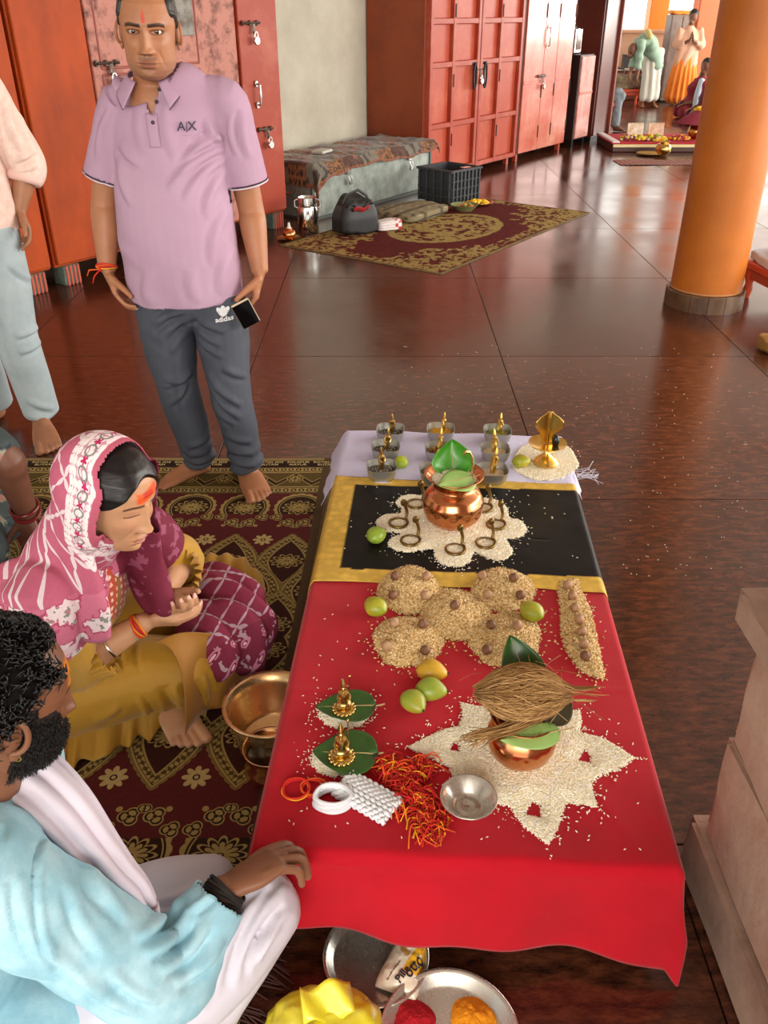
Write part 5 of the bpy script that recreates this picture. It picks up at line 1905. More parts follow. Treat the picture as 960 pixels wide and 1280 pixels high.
# crumpled food packet in the first tray
def packet():
    n = 40
    V, C = [], []
    for j in range(n + 1):
        for i in range(n + 1):
            u, v = i / n * 2 - 1, j / n * 2 - 1
            w_ = 0.036 * (1 - 0.25 * v) * (1 - 0.12 * abs(v) ** 6)
            hgt = 0.024 * max(0, 1 - abs(u) ** 3) ** 0.7 * max(0, 1 - abs(v) ** 4) ** 0.6
            V.append((u * w_, v * 0.068, hgt + 0.002))
    V = np.array(V)
    V[:, 2] += 0.0035 * np.abs(fbm(V, 50, 3)) * (V[:, 2] > 0.004)
    U, W_ = V[:, 0] / 0.036, V[:, 1] / 0.068
    c = np.tile(srgb('#e6dac4'), (len(V), 1))
    c[(U > 0.25 + 0.15 * np.sin(W_ * 4)) & (W_ > -0.45)] = srgb('#e9b02c')
    c[(np.abs(U - 0.55) < 0.18) & (W_ > 0.3)] = srgb('#d97a26')
    c[(np.abs(np.hypot(U * 0.7 - 0.05, W_ - 0.32) - 0.3) < 0.10) & (U < 0.15) & (W_ < 0.5)] = srgb('#b98a4f')
    F = [(j * (n + 1) + i, j * (n + 1) + i + 1, (j + 1) * (n + 1) + i + 1, (j + 1) * (n + 1) + i) for j in range(n) for i in range(n)]
    e = empty('food_packet', P(508, 1202, 0.006), -0.35, 'crumpled cream and yellow plastic food packet lying in the steel tray', 'packet')
    o = mk('film', V, F, VC('printed_film', 0.25, coat=0.4), e, True, c)
    # its lettering
    from_z = lambda x, y: 0.06
    bv = BVHTree.FromPolygons([Vector(v) for v in V], F)
    for (txt, sz, x, y, rot, col) in (('Pille', 0.020, 0.006, -0.040, 1.25, '#231f2a'), ('otto', 0.027, 0.021, -0.018, 1.25, '#231f2a'), ('ART', 0.010, 0.004, 0.055, 0.1, '#33241c'), ('ke rolls cooking oil', 0.0052, -0.013, -0.038, 1.25, '#4d4034')):
        TV, TF = text_mesh(txt, sz, 0.0004 if sz > 0.015 else 0.0)
        ca_, sa_ = math.cos(rot), math.sin(rot)
        TV2 = np.stack([TV[:, 0] * ca_ - TV[:, 1] * sa_, TV[:, 0] * sa_ + TV[:, 1] * ca_, TV[:, 2]], 1)
        V2 = project(TV2, bv, (x, y, 0.1), (1, 0, 0), (0, 1, 0), (0, 0, -1), 0.0008)
        mk('lettering', V2, TF, M('print_' + col.strip('#'), col, 0.4), o, False)


packet()


def yellow_bag():
    n = 60
    V, F = [], []
    rg = np.random.default_rng(2)
    for j in range(31):
        t = j / 30
        for i in range(n):
            a = 2 * math.pi * i / n
            r = 0.112 * math.cos(t * math.pi / 2) ** 0.55 * (1 + 0.06 * math.sin(3 * a + 1))
            V.append((r * math.cos(a), r * 0.8 * math.sin(a), 0.085 * math.sin(t * math.pi / 2)))
    V = np.array(V)
    k = np.abs(fbm(V, 22, 4, 3))
    V *= (1 + 0.09 * (k - 0.4))[:, None]
    V[:, 2] = np.maximum(V[:, 2], 0.0)
    for j in range(30):
        for i in range(n):
            F.append((j * n + i, j * n + (i + 1) % n, (j + 1) * n + (i + 1) % n, (j + 1) * n + i))
    F.append(tuple(range(n))[::-1])
    F.append(tuple(30 * n + i for i in range(n)))
    e = empty('yellow_plastic_bag', P(402, 1296, 0.02) - Vector((0, 0, 0.02)), 0.2, 'crumpled yellow plastic bag lying before the steel trays', 'bag')
    mk('film', V, F, M('yellow_plastic', '#e3d313', 0.28, col2='#f2e95a', vscale=9, coat=0.5, subsurf=0.15, bump=0.5, bscale=26), e, True)
    mb = MB().grid(lambda u, v: (-0.03 + 0.09 * u, -0.01 + 0.05 * v, 0.085 + 0.03 * v + 0.012 * math.sin(8 * u + 3 * v)), 12, 8)
    mb.build('bag_mouth', MATS['yellow_plastic'], e, True, solid=0.001)


yellow_bag()

# loose rice scattered on the floor
mb = MB()
rg = np.random.default_rng(21)
for k in range(260):
    q = P(rg.uniform(500, 940), rg.uniform(430, 720), 0.0015)
    if tl(0, 0).x - 0.1 < q.x < 0.78 and 0.9 < q.y < 2.95:
        continue
    a = rg.uniform(0, 3.14)
    mb.ell(q, (0.0034, 0.0015, 0.0013), 6, 4, mat=Matrix.Rotation(a, 3, 'Z'))
o = mb.build('spilled_rice', M('spilled_rice', '#e2d8bd', 0.6), None, True)
tag(o, 'loose grains of rice scattered over the dark floor', 'rice', kind='stuff')
mb = MB()
for k in range(150):
    q = tl(rg.uniform(0.05, TWD - 0.03), rg.uniform(0.02, 0.8), ZR + 0.0012)
    mb.ell(q, (0.0034, 0.0015, 0.0013), 6, 4, mat=Matrix.Rotation(rg.uniform(0, 3.14), 3, 'Z'))
for k in range(60):
    q = tl(rg.uniform(0.05, TWD - 0.03), rg.uniform(0.92, 1.38), ZB + 0.0015)
    mb.ell(q, (0.0034, 0.0015, 0.0013), 6, 4, mat=Matrix.Rotation(rg.uniform(0, 3.14), 3, 'Z'))
o = mb.build('stray_rice', MATS['spilled_rice'], None, True)
tag(o, 'stray grains of rice sprinkled over the red and black cloths', 'rice', kind='stuff')
# ================================================================ PEOPLE
def nrm(v):
    return Vector(v).normalized()


class VB:
    """closed volumes of one body or garment; mesh() melts them into one continuous skin"""

    def __init__(s):
        s.mb = MB()

    def loft(s, pts, rx, ry=None, side=(1, 0, 0), n=20, sub=5, cap=True, capk=0.6):
        pts = np.array([tuple(p) for p in pts], float)
        m = len(pts)
        rx = [rx] * m if np.isscalar(rx) else list(rx)
        ry = rx if ry is None else ([ry] * m if np.isscalar(ry) else list(ry))
        A = catmull(np.concatenate([pts, np.array(rx)[:, None], np.array(ry)[:, None]], 1), sub)
        C, R = A[:, :3], np.maximum(A[:, 3:], 0.002)
        T = np.gradient(C, axis=0)
        T /= np.linalg.norm(T, axis=1)[:, None] + 1e-9
        if cap:
            k0, k1 = capk * R[0].min(), capk * R[-1].min()
            pre = [(C[0] - T[0] * k0 * q, R[0] * r) for q, r in ((1.0, 0.12), (0.85, 0.55), (0.5, 0.86))]
            post = [(C[-1] + T[-1] * k1 * q, R[-1] * r) for q, r in ((0.5, 0.86), (0.85, 0.55), (1.0, 0.12))]
            C = np.concatenate([[p[0] for p in pre], C, [p[0] for p in post]])
            R = np.concatenate([[p[1] for p in pre], R, [p[1] for p in post]])
            T = np.concatenate([np.repeat(T[:1], 3, 0), T, np.repeat(T[-1:], 3, 0)])
        sd = np.array(tuple(side), float)
        V, F = [], []
        a = np.linspace(0, 2 * math.pi, n, endpoint=False)
        prev = None
        for i in range(len(C)):
            u = sd - T[i] * (sd @ T[i]) if prev is None or ry is not rx else prev - T[i] * (prev @ T[i])
            if np.linalg.norm(u) < 1e-3:
                u = np.array(Vector(T[i]).orthogonal()[:])
            u /= np.linalg.norm(u)
            prev = u
            w = np.cross(T[i], u)
            V.append(C[i] + np.cos(a)[:, None] * u * R[i, 0] + np.sin(a)[:, None] * w * R[i, 1])
        k = len(C)
        V = np.concatenate(V)
        for i in range(k - 1):
            for j in range(n):
                l = (j + 1) % n
                F.append((i * n + j, i * n + l, (i + 1) * n + l, (i + 1) * n + j))
        F.append(tuple(range(n))[::-1])
        F.append(tuple((k - 1) * n + j for j in range(n)))
        s.mb.add(V, F)
        return s

    def ell(s, c, r, R=None):
        s.mb.ell(tuple(c), r, 24, 16, mat=R)
        return s

    def mesh(s, voxel, smooth=4, fac=0.5):
        me = bpy.data.meshes.new('tmp')
        me.from_pydata(s.mb.verts().tolist(), [], s.mb.F)
        o = bpy.data.objects.new('tmp', me)
        COL.objects.link(o)
        r = o.modifiers.new('r', 'REMESH')
        r.mode = 'VOXEL'
        r.voxel_size = voxel
        r.use_smooth_shade = True
        if smooth:
            sm = o.modifiers.new('s', 'SMOOTH')
            sm.factor = fac
            sm.iterations = smooth
        dg = bpy.context.evaluated_depsgraph_get()
        m2 = bpy.data.meshes.new_from_object(o.evaluated_get(dg))
        n = len(m2.vertices)
        V = np.empty(n * 3, np.float32)
        m2.vertices.foreach_get('co', V)
        V = V.reshape(-1, 3).astype(float)
        N = np.empty(n * 3, np.float32)
        m2.vertex_normals.foreach_get('vector', N)
        N = N.reshape(-1, 3).astype(float)
        nl = len(m2.loops)
        li = np.empty(nl, np.int32)
        m2.loops.foreach_get('vertex_index', li)
        ls = np.empty(len(m2.polygons), np.int32)
        m2.polygons.foreach_get('loop_start', ls)
        ends = np.append(ls[1:], nl)
        F = [tuple(li[a:b]) for a, b in zip(ls, ends)]
        bpy.data.objects.remove(o)
        bpy.data.meshes.remove(me)
        bpy.data.meshes.remove(m2)
        return V, F, N


FLOOR = 0.0095          # nothing of a seated body sinks into the carpet


def cut_faces(V, F, keep):
    """keep: bool per vertex; drops faces having any vertex not kept"""
    F2 = [f for f in F if all(keep[i] for i in f)]
    used = np.zeros(len(V), bool)
    for f in F2:
        for i in f:
            used[i] = True
    idx = np.cumsum(used) - 1
    return V[used], [tuple(int(idx[i]) for i in f) for f in F2], used


def garment(name, vb, parent, mat, voxel=0.007, smooth=6, disp=None, colf=None, keep=None, solid=0.003):
    V, F, N = vb.mesh(voxel, smooth)
    if disp is not None:
        V = V + N * disp(V, N)[:, None]
    V[:, 2] = np.maximum(V[:, 2], FLOOR)
    if keep is not None:
        V, F, used = cut_faces(V, F, keep(V))
        N = N[used]
    o = mk(name, V, F, mat, parent, True, colf(V, N) if colf else None)
    if solid:
        md = o.modifiers.new('thickness', 'SOLIDIFY')
        md.thickness = solid
        md.offset = 0
    return o


def folds(V, amp, scale, seed, stretch=(1, 1, 1), sharp=1.5):
    """cloth folds: ridged noise"""
    n = vnoise(V * np.array(stretch), scale, seed) + 0.5 * vnoise(V * np.array(stretch), scale * 2.1, seed + 3)
    return amp * (1 - np.abs(n) * sharp)


def crease(V, segs):
    """explicit folds: segs of (a, b, width, height); a ridge along a-b that tapers at both ends"""
    r = np.zeros(len(V))
    for a, b, w, h in segs:
        a, b = np.array(tuple(a)), np.array(tuple(b))
        ab = b - a
        t = (V - a) @ ab / (ab @ ab)
        tc = np.clip(t, 0, 1)
        d = np.linalg.norm(V - a - tc[:, None] * ab, axis=1)
        tap = np.sin(np.pi * np.clip(t * 0.9 + 0.05, 0, 1)) ** 0.5
        r += h * tap * (np.exp(-(d / w) ** 2) - 0.55 * np.exp(-((d - 1.6 * w) / (0.8 * w)) ** 2))
    return r


def fold_lines(V, N, segs):
    """cloth folds drawn as lines on the garment's visible side: (x0, y0, x1, y1, width, height), lines and width in photo pixels"""
    Zc = V[:, 1] * math.cos(TILT) - (V[:, 2] - CAMH) * math.sin(TILT)
    U = V[:, 1] * math.sin(TILT) + (V[:, 2] - CAMH) * math.cos(TILT)
    q = np.stack([480 + FPX * V[:, 0] / Zc, 640 - FPX * U / Zc], 1)
    facing = smooth01(-np.sum(N * (V - np.array((0, 0, CAMH))), 1) / np.linalg.norm(V - np.array((0, 0, CAMH)), axis=1), 0.0, 0.35)
    r = np.zeros(len(V))
    for (x0, y0, x1, y1, w, h) in segs:
        a, ab = np.array((x0, y0), float), np.array((x1 - x0, y1 - y0), float)
        t = (q - a) @ ab / (ab @ ab)
        tc = np.clip(t, 0, 1)
        bow = 0.08 * math.hypot(*ab) * np.sin(np.pi * tc)
        nn = np.array((-ab[1], ab[0])) / math.hypot(*ab)
        sd = (q - a - tc[:, None] * ab) @ nn - bow
        end = np.maximum(np.maximum(-t, t - 1), 0) * math.hypot(*ab)
        tap = np.sin(np.pi * np.clip(t * 0.85 + 0.1, 0, 1)) ** 0.6 * np.exp(-(end / w) ** 2)
        r += h * tap * (np.exp(-(sd / w) ** 2) - 0.9 * np.exp(-((sd - 1.5 * w) / (0.7 * w)) ** 2))
    return r * facing


# ---------------------------------------------------------------- hands and feet
def hand(vb, wrist, d, palm, thumb, size=1.0, curl=(0.25, 0.35, 0.25), spread=0.04, thumb_dir=(0.7, 0.6, 0.35), curls=None, fat=1.0):
    d = nrm(d)
    pn = nrm(Vector(palm) - d * d.dot(Vector(palm)))
    s = d.cross(pn)
    if s.dot(Vector(thumb)) < 0:
        s = -s
    k = size
    w = Vector(wrist)
    vb.loft([w - d * 0.02 * k, w + d * 0.015 * k, w + d * 0.05 * k + pn * 0.004 * k, w + d * 0.088 * k + pn * 0.002 * k], [0.027 * k, 0.030 * k, 0.038 * k, 0.039 * k], [0.020 * k, 0.017 * k, 0.0165 * k, 0.0125 * k], side=s, capk=0.5)
    vb.ell(w + d * 0.04 * k + s * 0.022 * k + pn * 0.008 * k, (0.018 * k, 0.018 * k, 0.018 * k))
    tips = []
    for i, (o_, b_, L) in enumerate(((0.0285, 0.090, 0.073), (0.0095, 0.095, 0.080), (-0.0095, 0.092, 0.074), (-0.027, 0.083, 0.058))):
        c = curls[i] if curls else curl
        a = spread * (1.5 - i)
        dd = (d * math.cos(a) + s * math.sin(a)).normalized()
        p = w + d * (b_ - 0.012) * k + s * o_ * k
        pts = [w + d * (b_ - 0.035) * k + s * o_ * 0.9 * k, p]
        th = 0.0
        for q, f in enumerate((0.46, 0.30, 0.24)):
            th += c[q]
            p = p + (dd * math.cos(th) + pn * math.sin(th)) * (L * f + (0.012 if q == 0 else 0)) * k
            pts.append(p)
        r0 = (0.0085 if i < 3 else 0.0075) * k * fat
        vb.loft(pts, [r0 * 1.05, r0 * 1.08, r0 * 1.02, r0 * 0.95, r0 * 0.80], sub=3, n=12, capk=0.9)
        tips.append((p, (dd * math.sin(th) * 1 - pn * math.cos(th)) * 1.0))
    td = Vector(thumb_dir)
    t1 = (d * td.x + s * td.y + pn * td.z).normalized()
    t2 = (d * (td.x + 0.25) + s * td.y * 0.5 + pn * td.z * 1.1).normalized()
    b = w + d * 0.028 * k + s * 0.024 * k + pn * 0.006 * k
    p1 = b + t1 * 0.040 * k
    p2 = p1 + t1 * 0.030 * k
    p3 = p2 + t2 * 0.026 * k
    vb.loft([b - t1 * 0.008 * k, p1, p2, p3], [0.0145 * k, 0.0125 * k, 0.0105 * k * fat, 0.0088 * k * fat], sub=3, n=12, capk=0.9)
    tips.append((p3, -pn))
    return tips


def foot(vb, heel, toe, ankle, size=1.0, side_in=1):
    """bare foot standing on its sole; heel / toe are floor points, side_in = sign of the big-toe side (left of heading = +1)"""
    heel, toe, ankle = Vector(heel), Vector(toe), Vector(ankle)
    z0 = heel.z
    f = nrm(toe - heel)
    l = Vector((-f.y, f.x, 0)) * side_in
    L = (toe - heel).length
    k = L / 0.25
    up = Vector((0, 0, 1))
    vb.loft([heel + f * 0.02 * k + up * 0.028, heel + f * 0.07 * k + up * 0.036, heel + f * 0.13 * k + up * 0.030, heel + f * 0.19 * k + up * 0.019], [0.030 * k, 0.033 * k, 0.041 * k, 0.046 * k], [0.027, 0.036, 0.029, 0.0175], side=l, capk=0.6)
    vb.loft([ankle + up * 0.05, ankle, heel + f * 0.055 * k + up * 0.045], [0.036 * size, 0.034 * size, 0.034 * size], capk=0.4)
    vb.loft([ankle, heel + f * 0.12 * k + up * 0.04], [0.032 * size, 0.024])
    for i, (o_, b_, t_, r) in enumerate(((0.030, 0.205, 0.250, 0.0145), (0.009, 0.205, 0.248, 0.0105), (-0.008, 0.200, 0.238, 0.010), (-0.023, 0.192, 0.226, 0.0095), (-0.036, 0.182, 0.212, 0.009))):
        a = heel + f * (b_ - 0.03) * k + l * o_ * 0.92 * k + up * 0.018
        b = heel + f * (b_ + 0.01) * k + l * o_ * k + up * (r + 0.004)
        c = heel + f * (t_ - r * 0.6) * k + l * o_ * 1.04 * k + up * r * 0.9
        vb.loft([a, b, c], [r * k, r * 0.92 * k, r * 0.95 * k], sub=3, n=12, capk=0.8)


# ---------------------------------------------------------------- heads
HZ = np.array([-.118, -.110, -.098, -.085, -.065, -.045, -.02, 0.0, .025, .05, .075, .095, .108, .1155, .118])
HF = np.array([.042, .066, .080, .086, .087, .087, .087, .087, .091, .091, .081, .062, .042, .020, .001])
HB = np.array([-.005, -.018, -.035, -.050, -.066, -.080, -.092, -.098, -.103, -.102, -.092, -.072, -.050, -.024, -.001])
HW = np.array([.016, .032, .046, .054, .061, .066, .071, .073, .075, .075, .068, .053, .036, .018, .001])


def head_grid(nu=176, nv=150):
    t = np.linspace(-math.pi, math.pi, nu, endpoint=False)
    th = t - 0.52 * np.sin(t)
    zz = np.linspace(0, 1, nv)
    zz = -0.118 + 0.236 * zz
    TH_, Z = np.meshgrid(th, zz)
    f, b, w = [np.interp(Z, HZ, a) for a in (HF, HB, HW)]
    ct, st = np.cos(TH_), np.sin(TH_)
    e = 2.25
    kk = (np.abs(ct) ** e + np.abs(st) ** e) ** (-1 / e)
    x = w * st * kk
    y = np.where(ct > 0, f * ct * kk, -b * ct * kk)
    return x, y, Z, ct


def G(x, s):
    return np.exp(-(x / s) ** 2)


def make_head(c, fwd, up, scale=1.0, sex='m', eyes='open', skin='#b07a58', marks=None, seed=1, cheeks=0.0, nose=1.0, jaw=1.0):
    """returns V, F, colours and a head-to-place function"""
    x, y, z, ct = head_grid()
    fr = smooth01(ct, 0.05, 0.5)
    x = x * (1 - (1 - jaw) * smooth01(-z, 0.02, 0.1))
    ax = np.abs(x)
    d = np.zeros_like(x)
    # brow, sockets, cheekbones
    d += 0.0045 * G(z - 0.027 + 0.10 * (ax - 0.03) ** 2 / 0.03, 0.0085) * G(ax - 0.030, 0.026) * (1.0 if sex == 'm' else 0.5)
    d -= 0.0105 * G(z - 0.010, 0.0125) * G(ax - 0.031, 0.019)
    d += 0.005 * G(z + 0.018, 0.016) * G(ax - 0.046, 0.018)
    # lids
    el = 0.0048
    if eyes == 'open':
        d += 1.25 * el * G(z - 0.0158, 0.0036) * G(ax - 0.031, 0.0165) + 0.95 * el * G(z - 0.0032, 0.0033) * G(ax - 0.031, 0.016)
    else:
        d += 0.0085 * G(z - 0.0085, 0.0085) * G(ax - 0.031, 0.016) - 0.003 * G(z - 0.0195, 0.0022) * G(ax - 0.031, 0.016)
        d -= 0.0025 * G(z - 0.0015, 0.0014) * G(ax - 0.031, 0.0145)
    # nose
    nz = np.clip((0.022 - z) / 0.062, 0, 1)
    bridge = np.where((z < 0.026) & (z > -0.046), 1.0, 0.0) * smooth01(z, -0.0465, -0.038)
    bridge = bridge * smooth01(-z, -0.034, -0.008)
    d += nose * bridge * (0.007 + 0.0175 * nz ** 1.25) * G(x, 0.0085 + 0.006 * nz)
    d += nose * 0.0085 * G(z + 0.036, 0.0065) * G(ax - 0.0125, 0.0065)
    d -= 0.004 * G(z + 0.0455, 0.0022) * G(ax - 0.0075, 0.0042)
    # mouth and chin
    d += 0.0045 * G(z + 0.064, 0.012) * G(x, 0.030)
    d += 0.0055 * G(z + 0.0625, 0.0036) * G(x, 0.0185) * (1 - 0.25 * G(x, 0.004)) + 0.0058 * G(z + 0.0735, 0.0042) * G(x, 0.0165)
    d -= 0.0048 * G(z + 0.0675, 0.0017) * G(x, 0.024)
    d -= 0.004 * G(z + 0.083, 0.0045) * G(x, 0.02)
    d += 0.0055 * G(z + 0.098, 0.010) * G(x, 0.018)
    d -= 0.0018 * G(ax - 0.030 - 0.35 * np.maximum(-0.03 - z, 0), 0.004) * smooth01(-z, 0.028, 0.042) * (1 - smooth01(-z, 0.07, 0.085))
    d += cheeks * G(z + 0.035, 0.022) * G(ax - 0.042, 0.020)
    y = y + d * fr
    nv, nu = x.shape
    V = np.stack([x, y, z], -1).reshape(-1, 3)
    F = []
    for j in range(nv - 1):
        for i in range(nu):
            k = (i + 1) % nu
            F.append((j * nu + i, j * nu + k, (j + 1) * nu + k, (j + 1) * nu + i))
    F.append(tuple(range(nu))[::-1])
    F.append(tuple((nv - 1) * nu + i for i in range(nu)))
    X, Y, Z = V.T
    AX = np.abs(X)
    FR = (ct.reshape(-1) > 0.1)
    sk = np.array(srgb(skin))
    C = np.tile(sk, (len(V), 1)) * (1 + 0.06 * fbm(V, 40, seed))[:, None]

    def blend(mask, col, a=1.0):
        m = np.clip(mask, 0, 1)[:, None] * a
        C[:] = C * (1 - m) + np.array(srgb(col)) * m
    lipc = '#8a4f45' if sex == 'm' else '#a3564f'
    lipm = (G(Z + 0.0625, 0.0042) * (AX < 0.022) + G(Z + 0.0735, 0.0048) * (AX < 0.0195)) * smooth01(0.024 - AX, 0, 0.006)
    blend(lipm * FR, lipc, 0.75)
    blend(G(Z + 0.0675, 0.0012) * (AX < 0.022) * FR, '#3a1d18', 0.8)
    bz = (0.0262 if sex == 'm' else 0.0285) + (0.11 if sex == 'm' else 0.06) * (AX - 0.02) - 1.6 * np.maximum(AX - 0.038, 0) ** 1.3
    blend(smooth01(0.0042 * (1.2 if sex == 'm' else 0.7) - np.abs(Z - bz), -0.0008, 0.0016) * (AX > 0.010) * (AX < 0.052) * FR, '#1d1512', 0.9)
    if eyes == 'open':
        rim = np.abs(np.hypot((AX - 0.031) / 0.0165, (Z - 0.0095) / 0.0062) - 1)
        blend((1 - smooth01(rim, 0.12, 0.32)) * FR, '#2b1a14', 0.65)
    else:
        lash = np.abs(Z - (0.0015 + 6.0 * (AX - 0.031) ** 2))
        blend((1 - smooth01(lash, 0.0008, 0.0022)) * (np.abs(AX - 0.031) < 0.0165) * FR, '#171010', 0.95)
        blend(G(Z - 0.010, 0.006) * G(AX - 0.031, 0.014) * FR, '#8a5a44', 0.35)
    blend(G(Z + 0.0462, 0.0018) * G(AX - 0.0075, 0.0036) * FR, '#2a1410', 0.8)
    if marks:
        marks(V, C, blend, FR)
    # ears
    mb = MB()
    for s_ in (-1, 1):
        o_ = np.array((s_ * 0.073, -0.012, -0.004))
        pts = []
        for t_ in np.linspace(-0.6, 1.55 * math.pi, 20):
            r_ = 0.030 - 0.004 * abs(t_ / 5)
            pts.append((o_[0] + s_ * (0.006 + 0.010 * (math.cos(t_) < 0) * abs(math.cos(t_))), o_[1] - 0.019 * math.cos(t_ - 1.57 + 1.57) * 0.9 * (1 if True else 0), o_[2] + r_ * math.sin(t_)))
        mb.tube(pts, [0.0045] * 20, 8)
        mb.ell((o_[0] + s_ * 0.003, o_[1] - 0.002, o_[2]), (0.0065, 0.017, 0.027), 14, 10)
        mb.ell((o_[0] + s_ * 0.005, o_[1] + 0.004, o_[2] - 0.031), (0.0055, 0.009, 0.010), 10, 8)
    EV = mb.verts()
    n0 = len(V)
    V = np.concatenate([V, EV])
    F = F + [tuple(i + n0 for i in f) for f in mb.F]
    C = np.concatenate([C, np.tile(sk * 0.92, (len(EV), 1))])
    fwd = nrm(fwd)
    up = nrm(Vector(up) - fwd * fwd.dot(Vector(up)))
    right = fwd.cross(up)
    Rm = np.array([tuple(right), tuple(fwd), tuple(up)]).T * scale       # local x = person's right-hand side of view
    c = np.array(tuple(c))
    place = lambda L: np.asarray(L) @ Rm.T + c
    return place(V), F, np.clip(C, 0, 1), place, (x, y, z, ct)


def eye_part(parent, place, scale, gaze=(0, 1, 0), iris='#2a170e'):
    for s_ in (-1, 1):
        ctr = np.array((s_ * 0.031, 0.0655, 0.0095))
        mb = MB().ell((0, 0, 0), (0.0118,) * 3, 28, 20)
        V = mb.verts()
        # turn poles forward
        V = np.stack([V[:, 0], V[:, 2], -V[:, 1]], 1)
        g = np.array(gaze, float)
        g /= np.linalg.norm(g)
        dt = (V / 0.0118) @ g
        c = np.tile(srgb('#d9cfc4'), (len(V), 1))
        c[dt > 0.86] = srgb(iris)
        c[dt > 0.968] = srgb('#080505')
        mk('eye', place(V + ctr), mb.F, VC('wet_eye', 0.12, spec=0.6), parent, True, c)


def shell_from_head(hg, place, maskf, thick, parent, name, mat, noise=0.004, nscale=60, seed=1, extra=None):
    """hair or beard: the part of the head's skin where maskf > 0, lifted off by its thickness"""
    x, y, z, ct = hg
    nv, nu = x.shape
    V = np.stack([x, y, z], -1).reshape(-1, 3)
    m = maskf(V, ct.reshape(-1))
    ctr = np.stack([0 * V[:, 0], -0.008 + 0 * V[:, 0], np.clip(V[:, 2], -0.06, 0.045)], 1)
    n = V - ctr
    n /= np.linalg.norm(n, axis=1)[:, None] + 1e-9
    lift = thick * np.clip(m, 0, 1) + noise * fbm(V, nscale, seed, 2) * np.clip(m * 2, 0, 1) - 0.0012
    V2 = V + n * lift[:, None]
    if extra is not None:
        V2 = V2 + extra(V, m)
    F = []
    for j in range(nv - 1):
        for i in range(nu):
            k = (i + 1) % nu
            f = (j * nu + i, j * nu + k, (j + 1) * nu + k, (j + 1) * nu + i)
            if max(m[q] for q in f) > 0.02:
                F.append(f)
    if m[-1] > 0:
        F.append(tuple((nv - 1) * nu + i for i in range(nu)))
    V3, F3, used = cut_faces(V2, F, np.ones(len(V2), bool))
    return mk(name, place(V3), F3, mat, parent, True), (V2, n, m)


m_hair = M('black_hair', '#14100f', 0.42, col2='#241c19', vscale=60, bump=0.6, bscale=90, spec=0.4)
m_hair_sleek = M('sleek_black_hair', '#100c0c', 0.38, col2='#1a1413', vscale=30, bump=0.12, bscale=40, spec=0.4, stretch=(1, 1, 6))
m_hair_grey = M('greying_black_hair', '#1d1917', 0.5, col2='#35302c', vscale=80, bump=0.6, bscale=120)
m_skin = VC('skin', 0.48, bump=0.08, bscale=350, subsurf=0.08, var=0.05, vscale=25)


def skin_body(name, vb, heads, parent, skin, voxel, mottle=0.05, nails=(), nailcol='#d9a596', paint=None):
    V, F, N = vb.mesh(voxel, 3, 0.45)
    V[:, 2] = np.maximum(V[:, 2], FLOOR)
    sk = np.array(srgb(skin))
    C = np.tile(sk, (len(V), 1)) * (1 + mottle * fbm(V, 18, 2))[:, None]
    for (p, nr) in nails:
        q = np.array(tuple(Vector(p)))
        dv = V - q
        m = (np.linalg.norm(dv, axis=1) < 0.0085) & ((N @ np.array(tuple(nrm(nr)))) > 0.35)
        C[m] = srgb(nailcol)
    if paint:
        paint(V, C)
    for (HV, HFc, HC) in heads:
        n0 = len(V)
        V = np.concatenate([V, HV])
        F = F + [tuple(i + n0 for i in f) for f in HFc]
        C = np.concatenate([C, HC])
    return mk(name, V, F, m_skin, parent, True, np.clip(C, 0, 1))


def person(base, label):
    e = bpy.data.objects.new('person', None)
    COL.objects.link(e)
    e.empty_display_size = 0.1
    e.location = base
    tag(e, label, 'person')
    return e


def settle(e):
    """children were modelled in place: keep them there under the root"""
    for ch in e.children:
        ch.matrix_parent_inverse = Matrix.Translation(-Vector(e.location))


def wrist_thread(parent, c, d, r, cols, seed=1, tail=True, name='wrist_thread', n=4, th=0.0024):
    d = nrm(d)
    u = d.orthogonal().normalized()
    w = d.cross(u)
    mb = MB()
    for k in range(n):
        pts = [Vector(c) + d * ((k - n / 2) * th * 1.5 + 0.003 * math.sin(2 * a + k)) + (u * math.cos(a) + w * math.sin(a)) * r for a in np.linspace(0, 6.283, 28)[:-1]]
        mb.tube(pts, th, 6, closed=True, col=srgb(cols[k % len(cols)]))
    if tail:
        p = Vector(c) + nrm((-0.4, -1, 0)) * r
        mb.tube([p, p + Vector((-0.02, -0.012, -0.02)), p + Vector((-0.03, -0.01, -0.045))], th, 5, col=srgb(cols[0]))
        mb.tube([p, p + Vector((-0.035, -0.01, 0.0)), p + Vector((-0.045, -0.008, -0.02))], th, 5, col=srgb(cols[1]))
        mb.ell(p, (0.007, 0.007, 0.006), 8, 6, col=srgb(cols[0]))
    mb.build(name, m_thread, parent, True, col=True)


